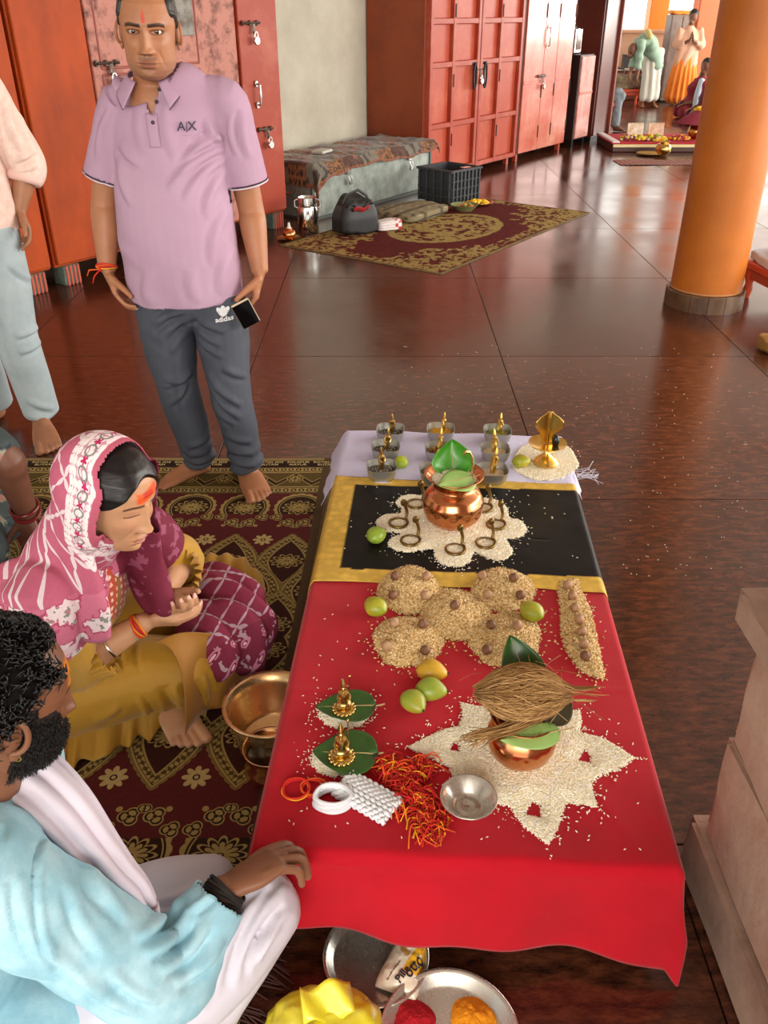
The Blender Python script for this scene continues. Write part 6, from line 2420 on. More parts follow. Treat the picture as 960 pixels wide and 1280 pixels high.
# ================================================================ 1. standing man in the lilac polo shirt
def polo_man():
    Y = 2.95
    e = person((-0.66, 2.95, 0), 'man standing in lilac polo shirt and grey track trousers, holding a phone')
    SK = '#a8714f'
    hc = Py(186, 40, 2.90)
    fwd = Vector((0.10, -1, -0.10))

    def marks(V, C, blend, FR):
        X, Yv, Z = V.T
        AX = np.abs(X)
        blend(smooth01(0.0042 * (1 - smooth01(Z, 0.038, 0.066)) + 0.0008 - AX, -0.0006, 0.0012) * (Z > 0.031) * (Z < 0.066) * FR, '#c63a1e', 0.95)
        blend(G(Z + 0.0535, 0.0045) * smooth01(0.027 - AX, 0, 0.005) * FR, '#5a4334', 0.65)                      # moustache stubble
        st = smooth01(-Z, 0.052, 0.085) * (1 - G(Z + 0.068, 0.010) * G(X, 0.024)) * FR
        blend(st, '#7a5a48', 0.42)
        blend(G(Z + 0.0, 0.008) * G(AX - 0.031, 0.016) * FR, '#7d4f39', 0.30)
    HV, HFc, HC, place, hg = make_head(hc, fwd, (0.03, 0, 1), 1.07, 'm', 'open', SK, marks, 3, cheeks=0.005, nose=1.12, jaw=1.2)
    eye_part(e, place, 1.07, (0, 1, -0.05))
    shell_from_head(hg, place, lambda V, ct: smooth01(V[:, 2] - (0.082 - 0.10 * smooth01(-V[:, 1], -0.030, 0.05) - 0.045 * smooth01(np.abs(V[:, 0]), 0.052, 0.07)), 0, 0.012), 0.0075, e, 'hair', m_hair_grey, 0.0015, 90, 2)
    sh = {-1: Py(151, 122, 2.98), 1: Py(281, 119, 2.99)}
    el = {-1: Py(131, 250, 2.99), 1: Py(313, 258, 3.02)}
    wr = {-1: Py(134, 338, 2.93), 1: Py(325, 340, 2.96)}
    nb = Py(191, 104, 2.97)
    vb = VB()
    vb.loft([nb + Vector((0, 0.02, -0.10)), nb, Vector(tuple(place((0, -0.018, -0.06)))), Vector(tuple(place((0, -0.012, -0.02))))], [0.075, 0.060, 0.056, 0.05], capk=0.3)
    for s_ in (-1, 1):
        ld = nrm(wr[s_] - el[s_])
        vb.loft([nb + Vector((0, 0.01, -0.12)), sh[s_] + Vector((-s_ * 0.01, 0, -0.01)), sh[s_].lerp(el[s_], 0.4), el[s_], el[s_].lerp(wr[s_], 0.3), wr[s_]], [0.05, 0.050, 0.050, 0.044, 0.046, 0.029], capk=0.3)
    tl_ = hand(vb, wr[-1], (0.30, -0.18, -1), (0.55, 0.15, 0.2), (0.2, -1, 0), 0.98, (0.35, 0.5, 0.35), 0.03, (0.75, 0.35, 0.45))
    tr_ = hand(vb, wr[1], (-0.22, -0.15, -1), (-0.75, -0.1, 0.0), (-0.3, -1, 0), 1.02, curls=[(0.55, 0.75, 0.4), (0.55, 0.75, 0.4), (0.5, 0.75, 0.4), (0.45, 0.7, 0.4)], spread=0.02, thumb_dir=(0.9, 0.25, 0.75))
    an = {-1: Py(251, 572, 2.985), 1: Py(310, 582, 2.945)}
    for s_ in (-1, 1):
        an[s_].z = 0.085
    kn = {-1: Py(221, 478, 2.95), 1: Py(286, 480, 2.93)}
    hj = {-1: Py(205, 392, 2.98), 1: Py(274, 388, 2.98)}
    foot(vb, P(263, 588), P(197, 612), an[-1], 1.0, side_in=1)
    foot(vb, P(303, 586), P(327, 630), an[1], 1.0, side_in=-1)
    for s_ in (-1, 1):
        vb.loft([an[s_] + Vector((0, 0, -0.02)), an[s_] + Vector((0, 0.0, 0.14)), kn[s_], hj[s_], nb + Vector((0, 0.03, -0.4))], [0.034, 0.042, 0.045, 0.06, 0.07])
    vb.loft([nb + Vector((0, 0.03, -0.42)), nb + Vector((0, 0.02, -0.2)), nb + Vector((0, -0.012, -0.07)), nb], [0.09, 0.10, 0.088, 0.06], [0.07, 0.075, 0.068, 0.055])
    skin_body('body', vb, [(HV, HFc, HC)], e, SK, 0.0042, nails=tl_ + tr_, nailcol='#c99a86')
    # trousers
    vb = VB()
    hp = Py(238, 372, 2.99)
    kn = {-1: Py(221, 478, 2.95), 1: Py(286, 480, 2.93)}
    hj = {-1: Py(205, 392, 2.98), 1: Py(274, 388, 2.98)}
    vb.loft([hp + Vector((0, 0, 0.16)), hp, hp + Vector((0.0, 0, -0.04))], [0.185, 0.182, 0.15], [0.125, 0.125, 0.11])
    for s_ in (-1, 1):
        a2 = Vector(an[s_])
        a2.z = 0.07
        vb.loft([hj[s_] + Vector((0, 0, 0.06)), hj[s_].lerp(kn[s_], 0.45), kn[s_], kn[s_].lerp(a2, 0.5), a2.lerp(kn[s_], 0.12), a2], [0.100, 0.092, 0.077, 0.069, 0.062, 0.062], [0.11, 0.10, 0.082, 0.074, 0.066, 0.065], capk=0.1)
    kz = (kn[-1].z + kn[1].z) / 2

    def dsp(V, N):
        near_hem = 1 - smooth01(V[:, 2], 0.08, 0.22)
        r = fold_lines(V, N, [(207, 482, 238, 466, 4, 0.014), (213, 505, 233, 476, 4, 0.013), (206, 474, 224, 474, 3, 0.010), (236, 390, 192, 404, 5, 0.011), (238, 398, 198, 424, 5, 0.011), (240, 408, 214, 440, 5, 0.010), (246, 396, 280, 414, 4, 0.011), (246, 406, 276, 432, 4, 0.011), (248, 420, 278, 446, 4, 0.010),
                              (262, 468, 300, 506, 4, 0.014), (266, 486, 300, 522, 4, 0.013), (280, 460, 306, 470, 4, 0.011), (270, 508, 294, 530, 4, 0.009), (284, 544, 314, 552, 4, 0.011), (286, 562, 316, 566, 4, 0.012), (290, 576, 316, 580, 3, 0.010), (236, 558, 262, 544, 4, 0.013), (236, 570, 264, 560, 4, 0.012), (240, 580, 264, 574, 3, 0.010), (226, 440, 234, 520, 5, 0.006)])
        r += 0.006 * np.sin(V[:, 2] * 120 + 4 * vnoise(V, 8, 7)) * near_hem
        crotch = G(V[:, 2] - hj[1].z + 0.08, 0.09)
        r += 0.0015 * np.sin((V[:, 2] - 0.8 * np.abs(V[:, 0] - hp.x)) * 85 + 2 * vnoise(V, 6, 9)) * crotch
        return r + 0.004 * vnoise(V, 12, 5)
    m_tr = M('grey_track_fabric', '#4a4e58', 0.7, col2='#424650', vscale=5, bump=0.08, bscale=500, spec=0.25)
    tro = garment('trousers', vb, e, m_tr, 0.0065, 5, dsp)
    # polo shirt
    vb = VB()
    ring = [(378, 232, 0.190, 0.145, 2.975), (345, 230, 0.196, 0.160, 2.965), (300, 223, 0.196, 0.172, 2.96), (250, 218, 0.190, 0.168, 2.965), (205, 215, 0.187, 0.150, 2.975), (160, 213, 0.188, 0.128, 2.98), (132, 213, 0.172, 0.108, 2.985), (114, 208, 0.128, 0.090, 2.985), (98, 196, 0.074, 0.072, 2.98)]
    vb.loft([Py(b, a, q) for a, b, c, d, q in ring], [r[2] for r in ring], [r[3] for r in ring], side=(1, 0.05, 0), n=36, sub=4, capk=0.15)
    for s_ in (-1, 1):
        sl = sh[s_].lerp(el[s_], 0.78)
        ins = nb.lerp(sh[s_], 0.55) + Vector((0, 0.0, -0.035))
        vb.loft([ins, sh[s_] + Vector((s_ * 0.004, 0, -0.008)), sh[s_].lerp(el[s_], 0.35) + Vector((s_ * 0.006, 0, 0)), sl + Vector((s_ * 0.003, 0, 0))], [0.045, 0.058, 0.066, 0.074], [0.055, 0.072, 0.076, 0.078], side=(1, 0, 0.2), capk=0.02)
    zsl = {s_: sh[s_].lerp(el[s_], 0.78) for s_ in (-1, 1)}

    def dsp2(V, N):
        x, y, z = V.T
        xm = 0.5 * (sh[-1].x + sh[1].x)
        # pulls radiating from the arm pits, soft folds over the belly, drape at the hem
        r = 0 * x
        r += fold_lines(V, N, [(272, 172, 226, 212, 5, 0.013), (276, 186, 212, 236, 5, 0.012), (278, 200, 232, 248, 5, 0.011), (262, 170, 242, 184, 4, 0.010), (280, 214, 258, 270, 5, 0.010), (284, 262, 266, 330, 6, 0.010), (290, 312, 276, 366, 6, 0.009),
                               (152, 182, 176, 206, 5, 0.009), (152, 200, 166, 256, 5, 0.009), (258, 150, 276, 178, 4, 0.011), (304, 140, 312, 196, 5, 0.010), (288, 146, 296, 192, 4, 0.010), (136, 140, 124, 198, 5, 0.009), (186, 338, 190, 378, 7, 0.007), (240, 340, 246, 376, 7, 0.007), (208, 130, 222, 200, 7, 0.005), (176, 128, 182, 190, 7, 0.005)])
        r += 0.0025 * np.sin((z * 0.9 + (x - xm) * 0.55) * 55 + 3 * vnoise(V, 5, 8)) * smooth01(vnoise(V, 4.5, 12), 0.0, 0.6)
        r += 0.004 * np.sin((x - xm) * 42 + 2 * vnoise(V, 4, 6)) * (1 - smooth01(z, 0.72, 0.92))
        return r + 0.003 * vnoise(V, 7, 1)

    def keep2(V):
        k = np.ones(len(V), bool)
        for s_ in (-1, 1):
            ax_ = np.array(tuple(nrm(el[s_] - sh[s_])))
            rel = V - np.array(tuple(zsl[s_]))
            k &= ~((rel @ ax_ > -0.004) & (np.linalg.norm(rel - np.outer(rel @ ax_, ax_), axis=1) < 0.086) & (np.abs(rel @ ax_) < 0.04) & (rel[:, 0] * s_ > -0.05))
        k &= V[:, 2] > zhem
        k &= ~((V[:, 2] > nb.z + 0.005) & (np.hypot(V[:, 0] - nb.x, V[:, 1] - nb.y) < 0.09))
        dv = (nb.z + 0.02 - V[:, 2]) / 0.105
        k &= ~((V[:, 1] < nb.y) & (dv < 1) & (np.abs(V[:, 0] - nb.x - 0.004 - 0.006 * dv) < 0.036 * (1 - dv)))
        return k
    zhem = Py(232, 383, 2.83).z - 0.012
    m_polo = M('lilac_pique', '#b596ab', 0.88, col2='#ae8ea4', vscale=3, bump=0.12, bscale=600, spec=0.15)
    shirt = garment('polo_shirt', vb, e, m_polo, 0.006, 6, dsp2, keep=keep2, solid=0.004)
    bv = bvh_of(shirt)
    # sleeve and hem edging
    m_dark = M('dark_trim', '#3c2c3c', 0.7)
    for s_ in (-1, 1):
        ax_ = nrm(el[s_] - sh[s_])
        u = nrm(Vector((1, 0, 0)) - ax_ * ax_.x)
        w = ax_.cross(u)
        for (off, mt, nm, rr) in ((-0.002, m_dark, 'sleeve_piping', 0.003), (0.003, M('white_trim', '#dccbd8', 0.7), 'sleeve_edge', 0.0025)):
            pts = []
            for a in np.linspace(0, 6.283, 40)[:-1]:
                dr = u * math.cos(a) + w * math.sin(a)
                o_ = zsl[s_] + ax_ * (-0.010)
                h = bv.ray_cast(o_ + dr * 0.16, -dr, 0.16)
                q = h[0] if h[0] and 0.062 < (h[0] - o_).length < 0.088 and dr.x * s_ > -0.75 else o_ + dr * 0.074
                pts.append(q + ax_ * (off + 0.006))
            MB().tube(pts, rr, 6, closed=True).build(nm, mt, shirt)
    # collar: two leaves and a stand
    for s_ in (-1, 1):
        def cf(u, v, s_=s_):
            a = math.pi * (0.93 * u)                       # from the back of the neck to the front
            r = 0.062 + 0.030 * v
            cx = math.sin(a) * r * 1.05 * s_
            cy = math.cos(a) * r
            z = 0.040 - 0.050 * u - v * (0.022 + 0.050 * u ** 2)
            cx += s_ * (0.020 * u ** 3 + 0.030 * v * u ** 4)
            cy -= 0.018 * v * u ** 3
            return (nb.x + cx, nb.y - 0.002 + cy - 0.012 * u, nb.z + 0.018 + z)
        mb = MB().grid(cf, 26, 8)
        mb.build('collar', m_polo, shirt, True, solid=0.004)
        MB().tube([cf(u, 1.0) for u in np.linspace(0.0, 1.0, 24)], 0.0022, 6).build('collar_piping', m_dark, shirt)
    # placket, buttons, chest letters
    fd = Vector((0.0, 1, 0))
    base = Vector((nb.x + 0.012, nb.y - 0.4, 0))
    pl = [(nb.x + 0.008 + 0.008 * t, nb.z - 0.075 - 0.095 * t) for t in np.linspace(0, 1, 12)]
    mb = MB()
    PV = []
    for (x, z) in pl:
        for q in np.linspace(-1, 1, 5):
            h = bv.ray_cast(Vector((x + q * 0.017, Y - 0.5, z)), fd, 1.0)
            PV.append(tuple((h[0] if h[0] else Vector((x + q * 0.017, Y - 0.11, z))) - fd * 0.003))
    PF = [(j * 5 + i, j * 5 + i + 1, (j + 1) * 5 + i + 1, (j + 1) * 5 + i) for j in range(11) for i in range(4)]
    mb.add(PV, PF)
    mb.build('placket', M('placket_lilac', '#ab8ca1', 0.88), shirt, True, solid=0.003)
    for k, (x, z) in enumerate(((nb.x + 0.036, nb.z - 0.012), (nb.x + 0.026, nb.z - 0.045), (nb.x - 0.026, nb.z - 0.030), (nb.x + 0.014, nb.z - 0.10))):
        h = bv.ray_cast(Vector((x, Y - 0.5, z)), fd, 1.0)
        q = (h[0] if h[0] else Vector((x, Y - 0.11, z))) - fd * 0.006
        MB().lathe([(0.001, 0.002), (0.004, 0.002), (0.0058, 0.001), (0.0058, -0.002), (0.001, -0.002)], 14, mat=Matrix.Rotation(math.pi / 2, 3, 'X')).build('button', m_dark, shirt, True, loc=q)
    m_let = M('navy_print', '#3a3146', 0.7)
    lc = Py(232, 159, 2.85)
    for (txt, sz, dx, dz, bd) in (('A', 0.036, -0.016, 0, 0.0004), ('|', 0.030, 0.0, 0, 0.0), ('X', 0.036, 0.015, 0, 0.0004), ('ARMANI', 0.007, 0.0, -0.024, 0)):
        if txt == 'ARMANI':
            txt = '- - - - - -'
        TV, TF = text_mesh(txt, sz, bd)
        V2 = project(TV, bv, (lc.x + dx, Y - 0.6, lc.z + dz), (1, 0, 0), (0, 0, 1), (0, 1, 0), 0.0035)
        mk('chest_lettering', V2, TF, m_let, shirt, False)
    # trouser emblem: three leaves crossed by bars, lettering below
    bt = bvh_of(tro)
    m_wh = M('white_print', '#e2e4e6', 0.6)
    ec = Py(278, 396, 2.85)
    LV, LF = [], []
    for ang in (-0.62, 0.0, 0.62):
        n0 = len(LV)
        k = 18
        for i in range(k):
            a = 2 * math.pi * i / k
            lx, ly = 0.0095 * math.sin(a) * (1 if ang == 0 else 0.95), 0.019 * math.cos(a) + 0.014
            LV.append((lx * math.cos(ang) + ly * math.sin(ang), -lx * math.sin(ang) + ly * math.cos(ang), 0.0006))
        LF.append(tuple(range(n0, n0 + k))[::-1])
    V2 = project(np.array(LV), bt, (ec.x, Y - 0.6, ec.z), (1, 0, 0), (0, 0, 1), (0, 1, 0), 0.004)
    mk('leaf_emblem', V2, LF, m_wh, tro, False)
    BV, BF = [], []
    for k, yy in enumerate((0.0015, 0.0065, 0.0115)):
        n0 = len(BV)
        BV += [(-0.020, yy, 0.001), (0.020, yy, 0.001), (0.020, yy + 0.0016, 0.001), (-0.020, yy + 0.0016, 0.001)]
        BF.append((n0, n0 + 1, n0 + 2, n0 + 3))
    V2 = project(np.array(BV), bt, (ec.x, Y - 0.6, ec.z), (1, 0, 0), (0, 0, 1), (0, 1, 0), 0.0050)
    mk('emblem_bars', V2, BF, m_tr, tro, False)
    TV, TF = text_mesh('adidas', 0.024, 0.0004)
    V2 = project(TV, bt, (ec.x + 0.002, Y - 0.6, ec.z - 0.014), (1, 0, 0.06), (0, 0, 1), (0, 1, 0), 0.004)
    mk('trouser_lettering', V2, TF, m_wh, tro, False)
    wrist_thread(e, wr[-1] + Vector((0, 0, 0.012)), wr[-1] - el[-1], 0.034, ['#d8321f', '#e8601f', '#c01a1f', '#efa02a'])
    settle(e)
    # phone held in his left hand
    hd = wr[1] + Vector((-0.045, -0.055, -0.115))
    ph = empty('phone', Py(307, 392, 2.87), 0, 'dark smartphone held in the hand of the man in lilac', 'phone')
    R = Matrix.Rotation(-0.42, 3, 'Y') @ Matrix.Rotation(0.25, 3, 'Z') @ Matrix.Rotation(0.5, 3, 'X')
    MB().box((0, 0, 0), (0.068, 0.010, 0.115), 0.004, mat=R).build('case', M('gold_case', '#a08f76', 0.4, metal=0.6), ph, False)
    MB().box(tuple(R @ Vector((0, -0.0056, 0))), (0.062, 0.002, 0.108), 0.0008, mat=R).build('screen', M('black_glass', '#0b0b0d', 0.08), ph, False)


polo_man()


# ================================================================ 2. man at the left edge, pink shirt and pale jeans
def edge_man():
    global FLOOR
    FLOOR = 0.0
    Y = 3.36
    e = person((-1.62, 3.36, 0), 'man in pale pink shirt with rolled sleeves and pale blue jeans')
    SK = '#9c6a4c'
    an = P(56, 538, 0.0) + Vector((-0.01, 0.03, 0.085))
    an2 = an + Vector((-0.24, 0.10, 0))
    vb = VB()
    foot(vb, P(52, 532), P(63, 568), an, 1.0, side_in=-1)
    foot(vb, (an2.x, an2.y + 0.04, 0), (an2.x - 0.03, an2.y - 0.21, 0), an2, 1.0, side_in=1)
    hipc = Vector((-1.63, 3.42, 0.86))
    for a in (an, an2):
        vb.loft([a + Vector((0, 0, -0.02)), a + Vector((0, 0, 0.14)), a.lerp(hipc, 0.5), hipc, hipc + Vector((0, 0, 0.3))], [0.034, 0.045, 0.05, 0.08, 0.08])
    nb = hipc + Vector((-0.03, 0.0, 0.57))
    sh = {1: nb + Vector((0.17, 0.03, -0.05)), -1: nb + Vector((-0.19, 0.0, -0.05))}
    el = {1: Py(33, 205, 3.5), -1: sh[-1] + Vector((-0.05, 0.02, -0.31))}
    wr = {1: Py(24, 262, 3.44), -1: el[-1] + Vector((0.0, -0.06, -0.24))}
    hc = nb + Vector((0.0, -0.02, 0.17))
    HV, HFc, HC, place, hg = make_head(hc, (0.2, -1, -0.1), (0, 0, 1), 1.0, 'm', 'open', SK, None, 5)
    eye_part(e, place, 1.0)
    shell_from_head(hg, place, lambda V, ct: smooth01(V[:, 2] - (0.066 - 0.10 * smooth01(-V[:, 1], -0.045, 0.03)), 0, 0.012), 0.012, e, 'hair', m_hair, 0.002, 90, 4)
    vb.loft([hipc + Vector((0, 0, 0.25)), nb + Vector((0, 0.02, -0.10)), nb, Vector(tuple(place((0, -0.015, -0.05))))], [0.08, 0.075, 0.06, 0.055])
    for s_ in (-1, 1):
        vb.loft([nb + Vector((0, 0, -0.12)), sh[s_], el[s_], el[s_].lerp(wr[s_], 0.3), wr[s_]], [0.05, 0.05, 0.043, 0.044, 0.028])
    hand(vb, wr[1], (0.25, -0.1, -1), (-0.6, -0.5, 0), (0, -1, 0), 0.95, (0.4, 0.5, 0.3))
    hand(vb, wr[-1], (0.1, -0.1, -1), (0.8, 0.2, 0), (0, -1, 0), 0.95, (0.3, 0.4, 0.3))
    skin_body('body', vb, [(HV, HFc, HC)], e, SK, 0.0055)
    vb = VB()
    vb.loft([hipc + Vector((0, 0, 0.12)), hipc, hipc + Vector((0, 0, -0.06))], [0.185, 0.185, 0.16], [0.13, 0.135, 0.12])
    for (a, s_) in ((an, 1), (an2, -1)):
        h = hipc + Vector((s_ * 0.095, -0.01, -0.03))
        b = Vector((a.x, a.y, 0.075))
        k = h.lerp(b, 0.52) + Vector((0, -0.035, 0))
        vb.loft([h + Vector((0, 0, 0.05)), h.lerp(k, 0.5), k, k.lerp(b, 0.5), b], [0.105, 0.100, 0.086, 0.080, 0.076], capk=0.1)
    m_j = M('pale_blue_denim', '#a9b6ba', 0.8, col2='#9aa8ad', vscale=8, bump=0.15, bscale=400)
    garment('jeans', vb, e, m_j, 0.008, 5, lambda V, N: fold_lines(V, N, [(14, 330, 44, 350, 5, 0.010), (22, 420, 50, 405, 4, 0.013), (26, 440, 52, 424, 4, 0.012), (36, 500, 66, 510, 4, 0.012), (36, 518, 68, 524, 4, 0.012), (10, 360, 24, 470, 5, 0.008)]) + 0.003 * vnoise(V, 9, 1))
    vb = VB()
    vb.loft([hipc + Vector((0, 0, -0.0)), hipc + Vector((0, 0, 0.15)), hipc + Vector((-0.01, 0, 0.36)), nb + Vector((0, 0, -0.08)), nb + Vector((0, 0, 0.0))], [0.205, 0.195, 0.195, 0.17, 0.07], [0.15, 0.15, 0.14, 0.105, 0.07], n=32, capk=0.1)
    for s_ in (-1, 1):
        cu = el[s_].lerp(wr[s_], 0.32)
        vb.loft([nb.lerp(sh[s_], 0.5) + Vector((0, 0, -0.03)), sh[s_], sh[s_].lerp(el[s_], 0.5), el[s_], cu], [0.06, 0.078, 0.076, 0.070, 0.060], capk=0.05)
    m_s = M('pale_pink_linen', '#dcbcae', 0.85, col2='#e6cbbf', vscale=40, bump=0.15, bscale=300)
    garment('shirt', vb, e, m_s, 0.008, 5, lambda V, N: fold_lines(V, N, [(8, 120, 30, 190, 5, 0.012), (2, 150, 22, 215, 5, 0.012), (20, 200, 42, 188, 4, 0.012), (16, 215, 44, 206, 4, 0.010), (4, 225, 20, 265, 5, 0.010), (24, 130, 38, 180, 4, 0.009)]) + 0.004 * vnoise(V, 8, 2))
    for s_ in (-1, 1):
        cu = el[s_].lerp(wr[s_], 0.34)
        ax_ = nrm(wr[s_] - el[s_])
        MB().tube([cu - ax_ * 0.03, cu - ax_ * 0.012, cu, cu + ax_ * 0.012], [0.062, 0.068, 0.067, 0.060], 24).build('rolled_cuff', M('cuff_pink', '#e3bcb0', 0.85), e, True)
    settle(e)


edge_man()
FLOOR = 0.0095
# ================================================================ 3. woman with the patterned scarf, seated on the carpet
def tri(x):
    return np.abs(np.modf(np.abs(x))[0] - 0.5) * 2


def scarf_lattice(c, a, b, line, w, ok=None, size=0.075):
    d1, d2 = (a / size + b / size).tri(), (a / size - b / size).tri()
    pet, seg = d1.min(d2), d1.max(d2)
    m = pet < ((seg * math.pi).sin() * 0.8 + 0.2) * w
    c.put(m if ok is None else (m & ok), line)


def head_scarf_pattern(nt):
    s_, q, zr = attr_xyz(nt, 'pat')                # along the edge, behind the edge, height above the shoulder
    fm, _, _ = attr_xyz(nt, 'pat2')                # 1 on the far, maroon side
    c = Paint(nt, '#b85f78')
    scarf_lattice(c, s_, q + 0.02, '#dccbd0', 0.17)
    lo = zr < -0.005
    n1, n2 = noise_n(nt, 26, 2), noise_n(nt, 70, 2, 5.0)
    c.put(lo, '#c26c84')
    c.put(lo & (n1 > 0.53) & (n2 > 0.42), '#dcc9cb')
    c.put(lo & (n1 > 0.56) & (n2 < 0.42), '#83857c')
    c.put(lo & (abs(n1 - 0.50) < 0.02), '#a84663')
    c.put(lo & (abs(zr + 0.135) < 0.012), '#d9bcc4')
    c.put(lo & (abs(zr + 0.135) < 0.012) & ((s_ * 260.0).sin() > 0.0), '#b56a84')
    near = (q < 0.075) & (zr > -0.12)
    band = near & (q > 0.014)
    c.put(band, '#c690a2')
    lace = (abs((s_ * 230.0).sin()) * abs((q * 240.0).sin()) > 0.30) | (n2 > 0.56)
    c.put(band & lace, '#e6d9da')
    c.put(band & ((abs(q - 0.018) < 0.0016) | (abs(q - 0.060) < 0.0018) | (abs(q - 0.066) < 0.0014)), '#efe4e4')
    fx, fq = ((s_ / 0.030 + 50.0).fract() - 0.5) * 0.030, q - 0.037
    c.put(band & (fx.hyp(fq) < ((fq.atan2(fx) * 5.0).cos() * 0.3 + 0.75) * 0.0078), '#b8285f')
    gx = ((s_ / 0.030 + 50.5).fract() - 0.5) * 0.030
    c.put(band & (abs(gx.hyp(fq * 0.8) - 0.008) < 0.0014), '#7d7f78')
    c.put(near & (q < 0.014), '#b65a6e')
    far = fm > 0.5
    c.put(far, '#742a3e')
    c.put(far & (n1 > 0.60), '#94526a')
    return c.c


def lap_pattern(nt):
    X, Y, Z = obj_xyz(nt)
    a = X * 0.8 + Y * 0.6 - Z * 0.4
    b = Y * 0.8 - X * 0.6 + Z * 0.5
    c = Paint(nt, '#7a2a40')
    scarf_lattice(c, a, b, '#a98e9a', 0.15)
    low = ((X * 0.75 - Y * 0.55 - Z * 1.2) > -1.50)
    n1, n2 = noise_n(nt, 30, 2), noise_n(nt, 80, 2, 4.0)
    c.put(low, '#70243a')
    gx, gy = ((a / 0.045).fract() - 0.5) * 0.045, ((b / 0.05).fract() - 0.5) * 0.05
    r = gx.hyp(gy)
    c.put(low & (abs(r - 0.009) < 0.0025) & (n1 > 0.42), '#b97690')
    c.put(low & (r < 0.004) & (n1 > 0.42), '#d9a9b8')
    c.put(low & (n1 > 0.60) & (n2 > 0.5), '#a98e9a')
    return c.c


def seated_woman():
    e = person((-0.84, 1.66, 0.008), 'woman seated cross-legged in mustard kurta, pink patterned scarf over her head')
    SK = '#c0906c'
    HC0 = Vector((-0.580, 1.565, 0.715))
    fwd = nrm((0.88, -0.38, -0.27))
    nb = Vector((-0.675, 1.605, 0.545))
    hip = Vector((-0.87, 1.66, 0.11))
    shR, shL = Vector((-0.735, 1.465, 0.485)), Vector((-0.625, 1.765, 0.495))
    elR, wrR = P(92, 832, 0.25), P(183, 776, 0.335)
    elL, wrL = P(226, 700, 0.34), P(204, 742, 0.365)

    def marks(V, C, blend, FR):
        X, Yv, Z = V.T
        AX = np.abs(X)
        sm = smooth01(0.0125 - np.abs(Z - 0.050 + 0.004 * np.sin(X * 90)), -0.003, 0.004) * smooth01(0.034 - np.abs(X + 0.002), -0.004, 0.006)
        blend(sm * FR, '#d9521d', 0.92)
        blend(smooth01(0.007 - np.abs(Z - 0.052), -0.003, 0.003) * smooth01(0.016 - np.abs(X), -0.004, 0.006) * FR, '#b3271a', 0.75)
        blend(G(Z + 0.02, 0.02) * G(AX - 0.042, 0.016) * FR, '#c98a70', 0.3)
    HV, HFc, HCc, place, hg = make_head(HC0, fwd, (0.25, -0.05, 1), 1.0, 'f', 'closed', SK, marks, 4, cheeks=0.003, nose=1.0, jaw=0.95)
    shell_from_head(hg, place, lambda V, ct: smooth01(V[:, 2] - (0.080 - 0.034 * (np.abs(V[:, 0]) / 0.05) ** 2 - 0.16 * smooth01(-V[:, 1], -0.03, 0.05)), 0, 0.008), 0.008, e, 'hair', m_hair_sleek, 0.0006, 60, 3)
    vb = VB()
    vb.loft([nb + Vector((-0.02, 0.0, -0.09)), nb, Vector(tuple(place((0, -0.018, -0.065)))), Vector(tuple(place((0, -0.012, -0.02))))], [0.07, 0.052, 0.047, 0.045], capk=0.3)
    vb.loft([shR, elR, elR.lerp(wrR, 0.35), wrR], [0.045, 0.040, 0.039, 0.0245])
    vb.loft([shL, elL, elL.lerp(wrL, 0.35), wrL], [0.045, 0.040, 0.038, 0.0245])
    nl = hand(vb, wrR, (0.86, 0.16, -0.16), (0.05, 0.75, 0.66), (0.15, -0.45, 0.9), 0.87, curls=[(0.35, 0.55, 0.35), (0.4, 0.6, 0.4), (0.45, 0.65, 0.4), (0.5, 0.65, 0.4)], spread=0.02, thumb_dir=(0.95, 0.18, 0.30))
    nl += hand(vb, wrL, (0.62, -0.62, -0.06), (0.1, -0.25, 0.95), (0.75, 0.6, 0.25), 0.87, curls=[(0.45, 0.75, 0.5), (0.5, 0.8, 0.5), (0.55, 0.8, 0.5), (0.6, 0.8, 0.5)], spread=0.02, thumb_dir=(0.9, 0.35, 0.45))
    # left foot showing under the folded knee
    ank = P(200, 872, 0.06)
    foot(vb, P(192, 862, 0.012), P(246, 938, 0.012), ank, 0.9, side_in=1)
    vb.loft([hip, P(250, 790, 0.10), P(262, 800, 0.09), ank + Vector((0, 0.02, 0.0))], [0.06, 0.06, 0.055, 0.036])
    vb.loft([hip, hip.lerp(nb, 0.6), nb], [0.10, 0.10, 0.05])
    for s_ in (shR, shL):
        vb.loft([hip.lerp(nb, 0.75), s_], [0.06, 0.045])
    skin_body('body', vb, [(HV, HFc, HCc)], e, SK, 0.0036, nails=nl, nailcol='#e3b3a4')
    MUST = '#b08317'
    m_must = M('mustard_rayon', MUST, 0.62, col2='#a67a14', vscale=4, sheen=0.2, bump=0.05, bscale=300)
    # salwar: thighs folded in front
    vb = VB()
    kR, kL = P(238, 838, 0.145), P(300, 765, 0.15)
    vb.loft([hip + Vector((-0.06, 0, 0.0)), hip + Vector((0.06, 0, 0.02))], [0.17, 0.16], [0.13, 0.13], side=(0, 1, 0))
    vb.loft([hip + Vector((0.02, -0.08, 0.02)), P(120, 858, 0.13), P(185, 842, 0.14), kR], [0.12, 0.108, 0.098, 0.08], capk=0.9)
    vb.loft([kR + Vector((0.01, -0.01, -0.02)), P(215, 838, 0.075), P(150, 858, 0.065)], [0.080, 0.070, 0.06])
    vb.loft([hip + Vector((0.05, 0.09, 0.02)), P(235, 765, 0.14), kL], [0.12, 0.11, 0.088], capk=0.9)
    vb.loft([kL, P(285, 800, 0.075), P(255, 830, 0.07)], [0.08, 0.075, 0.062])

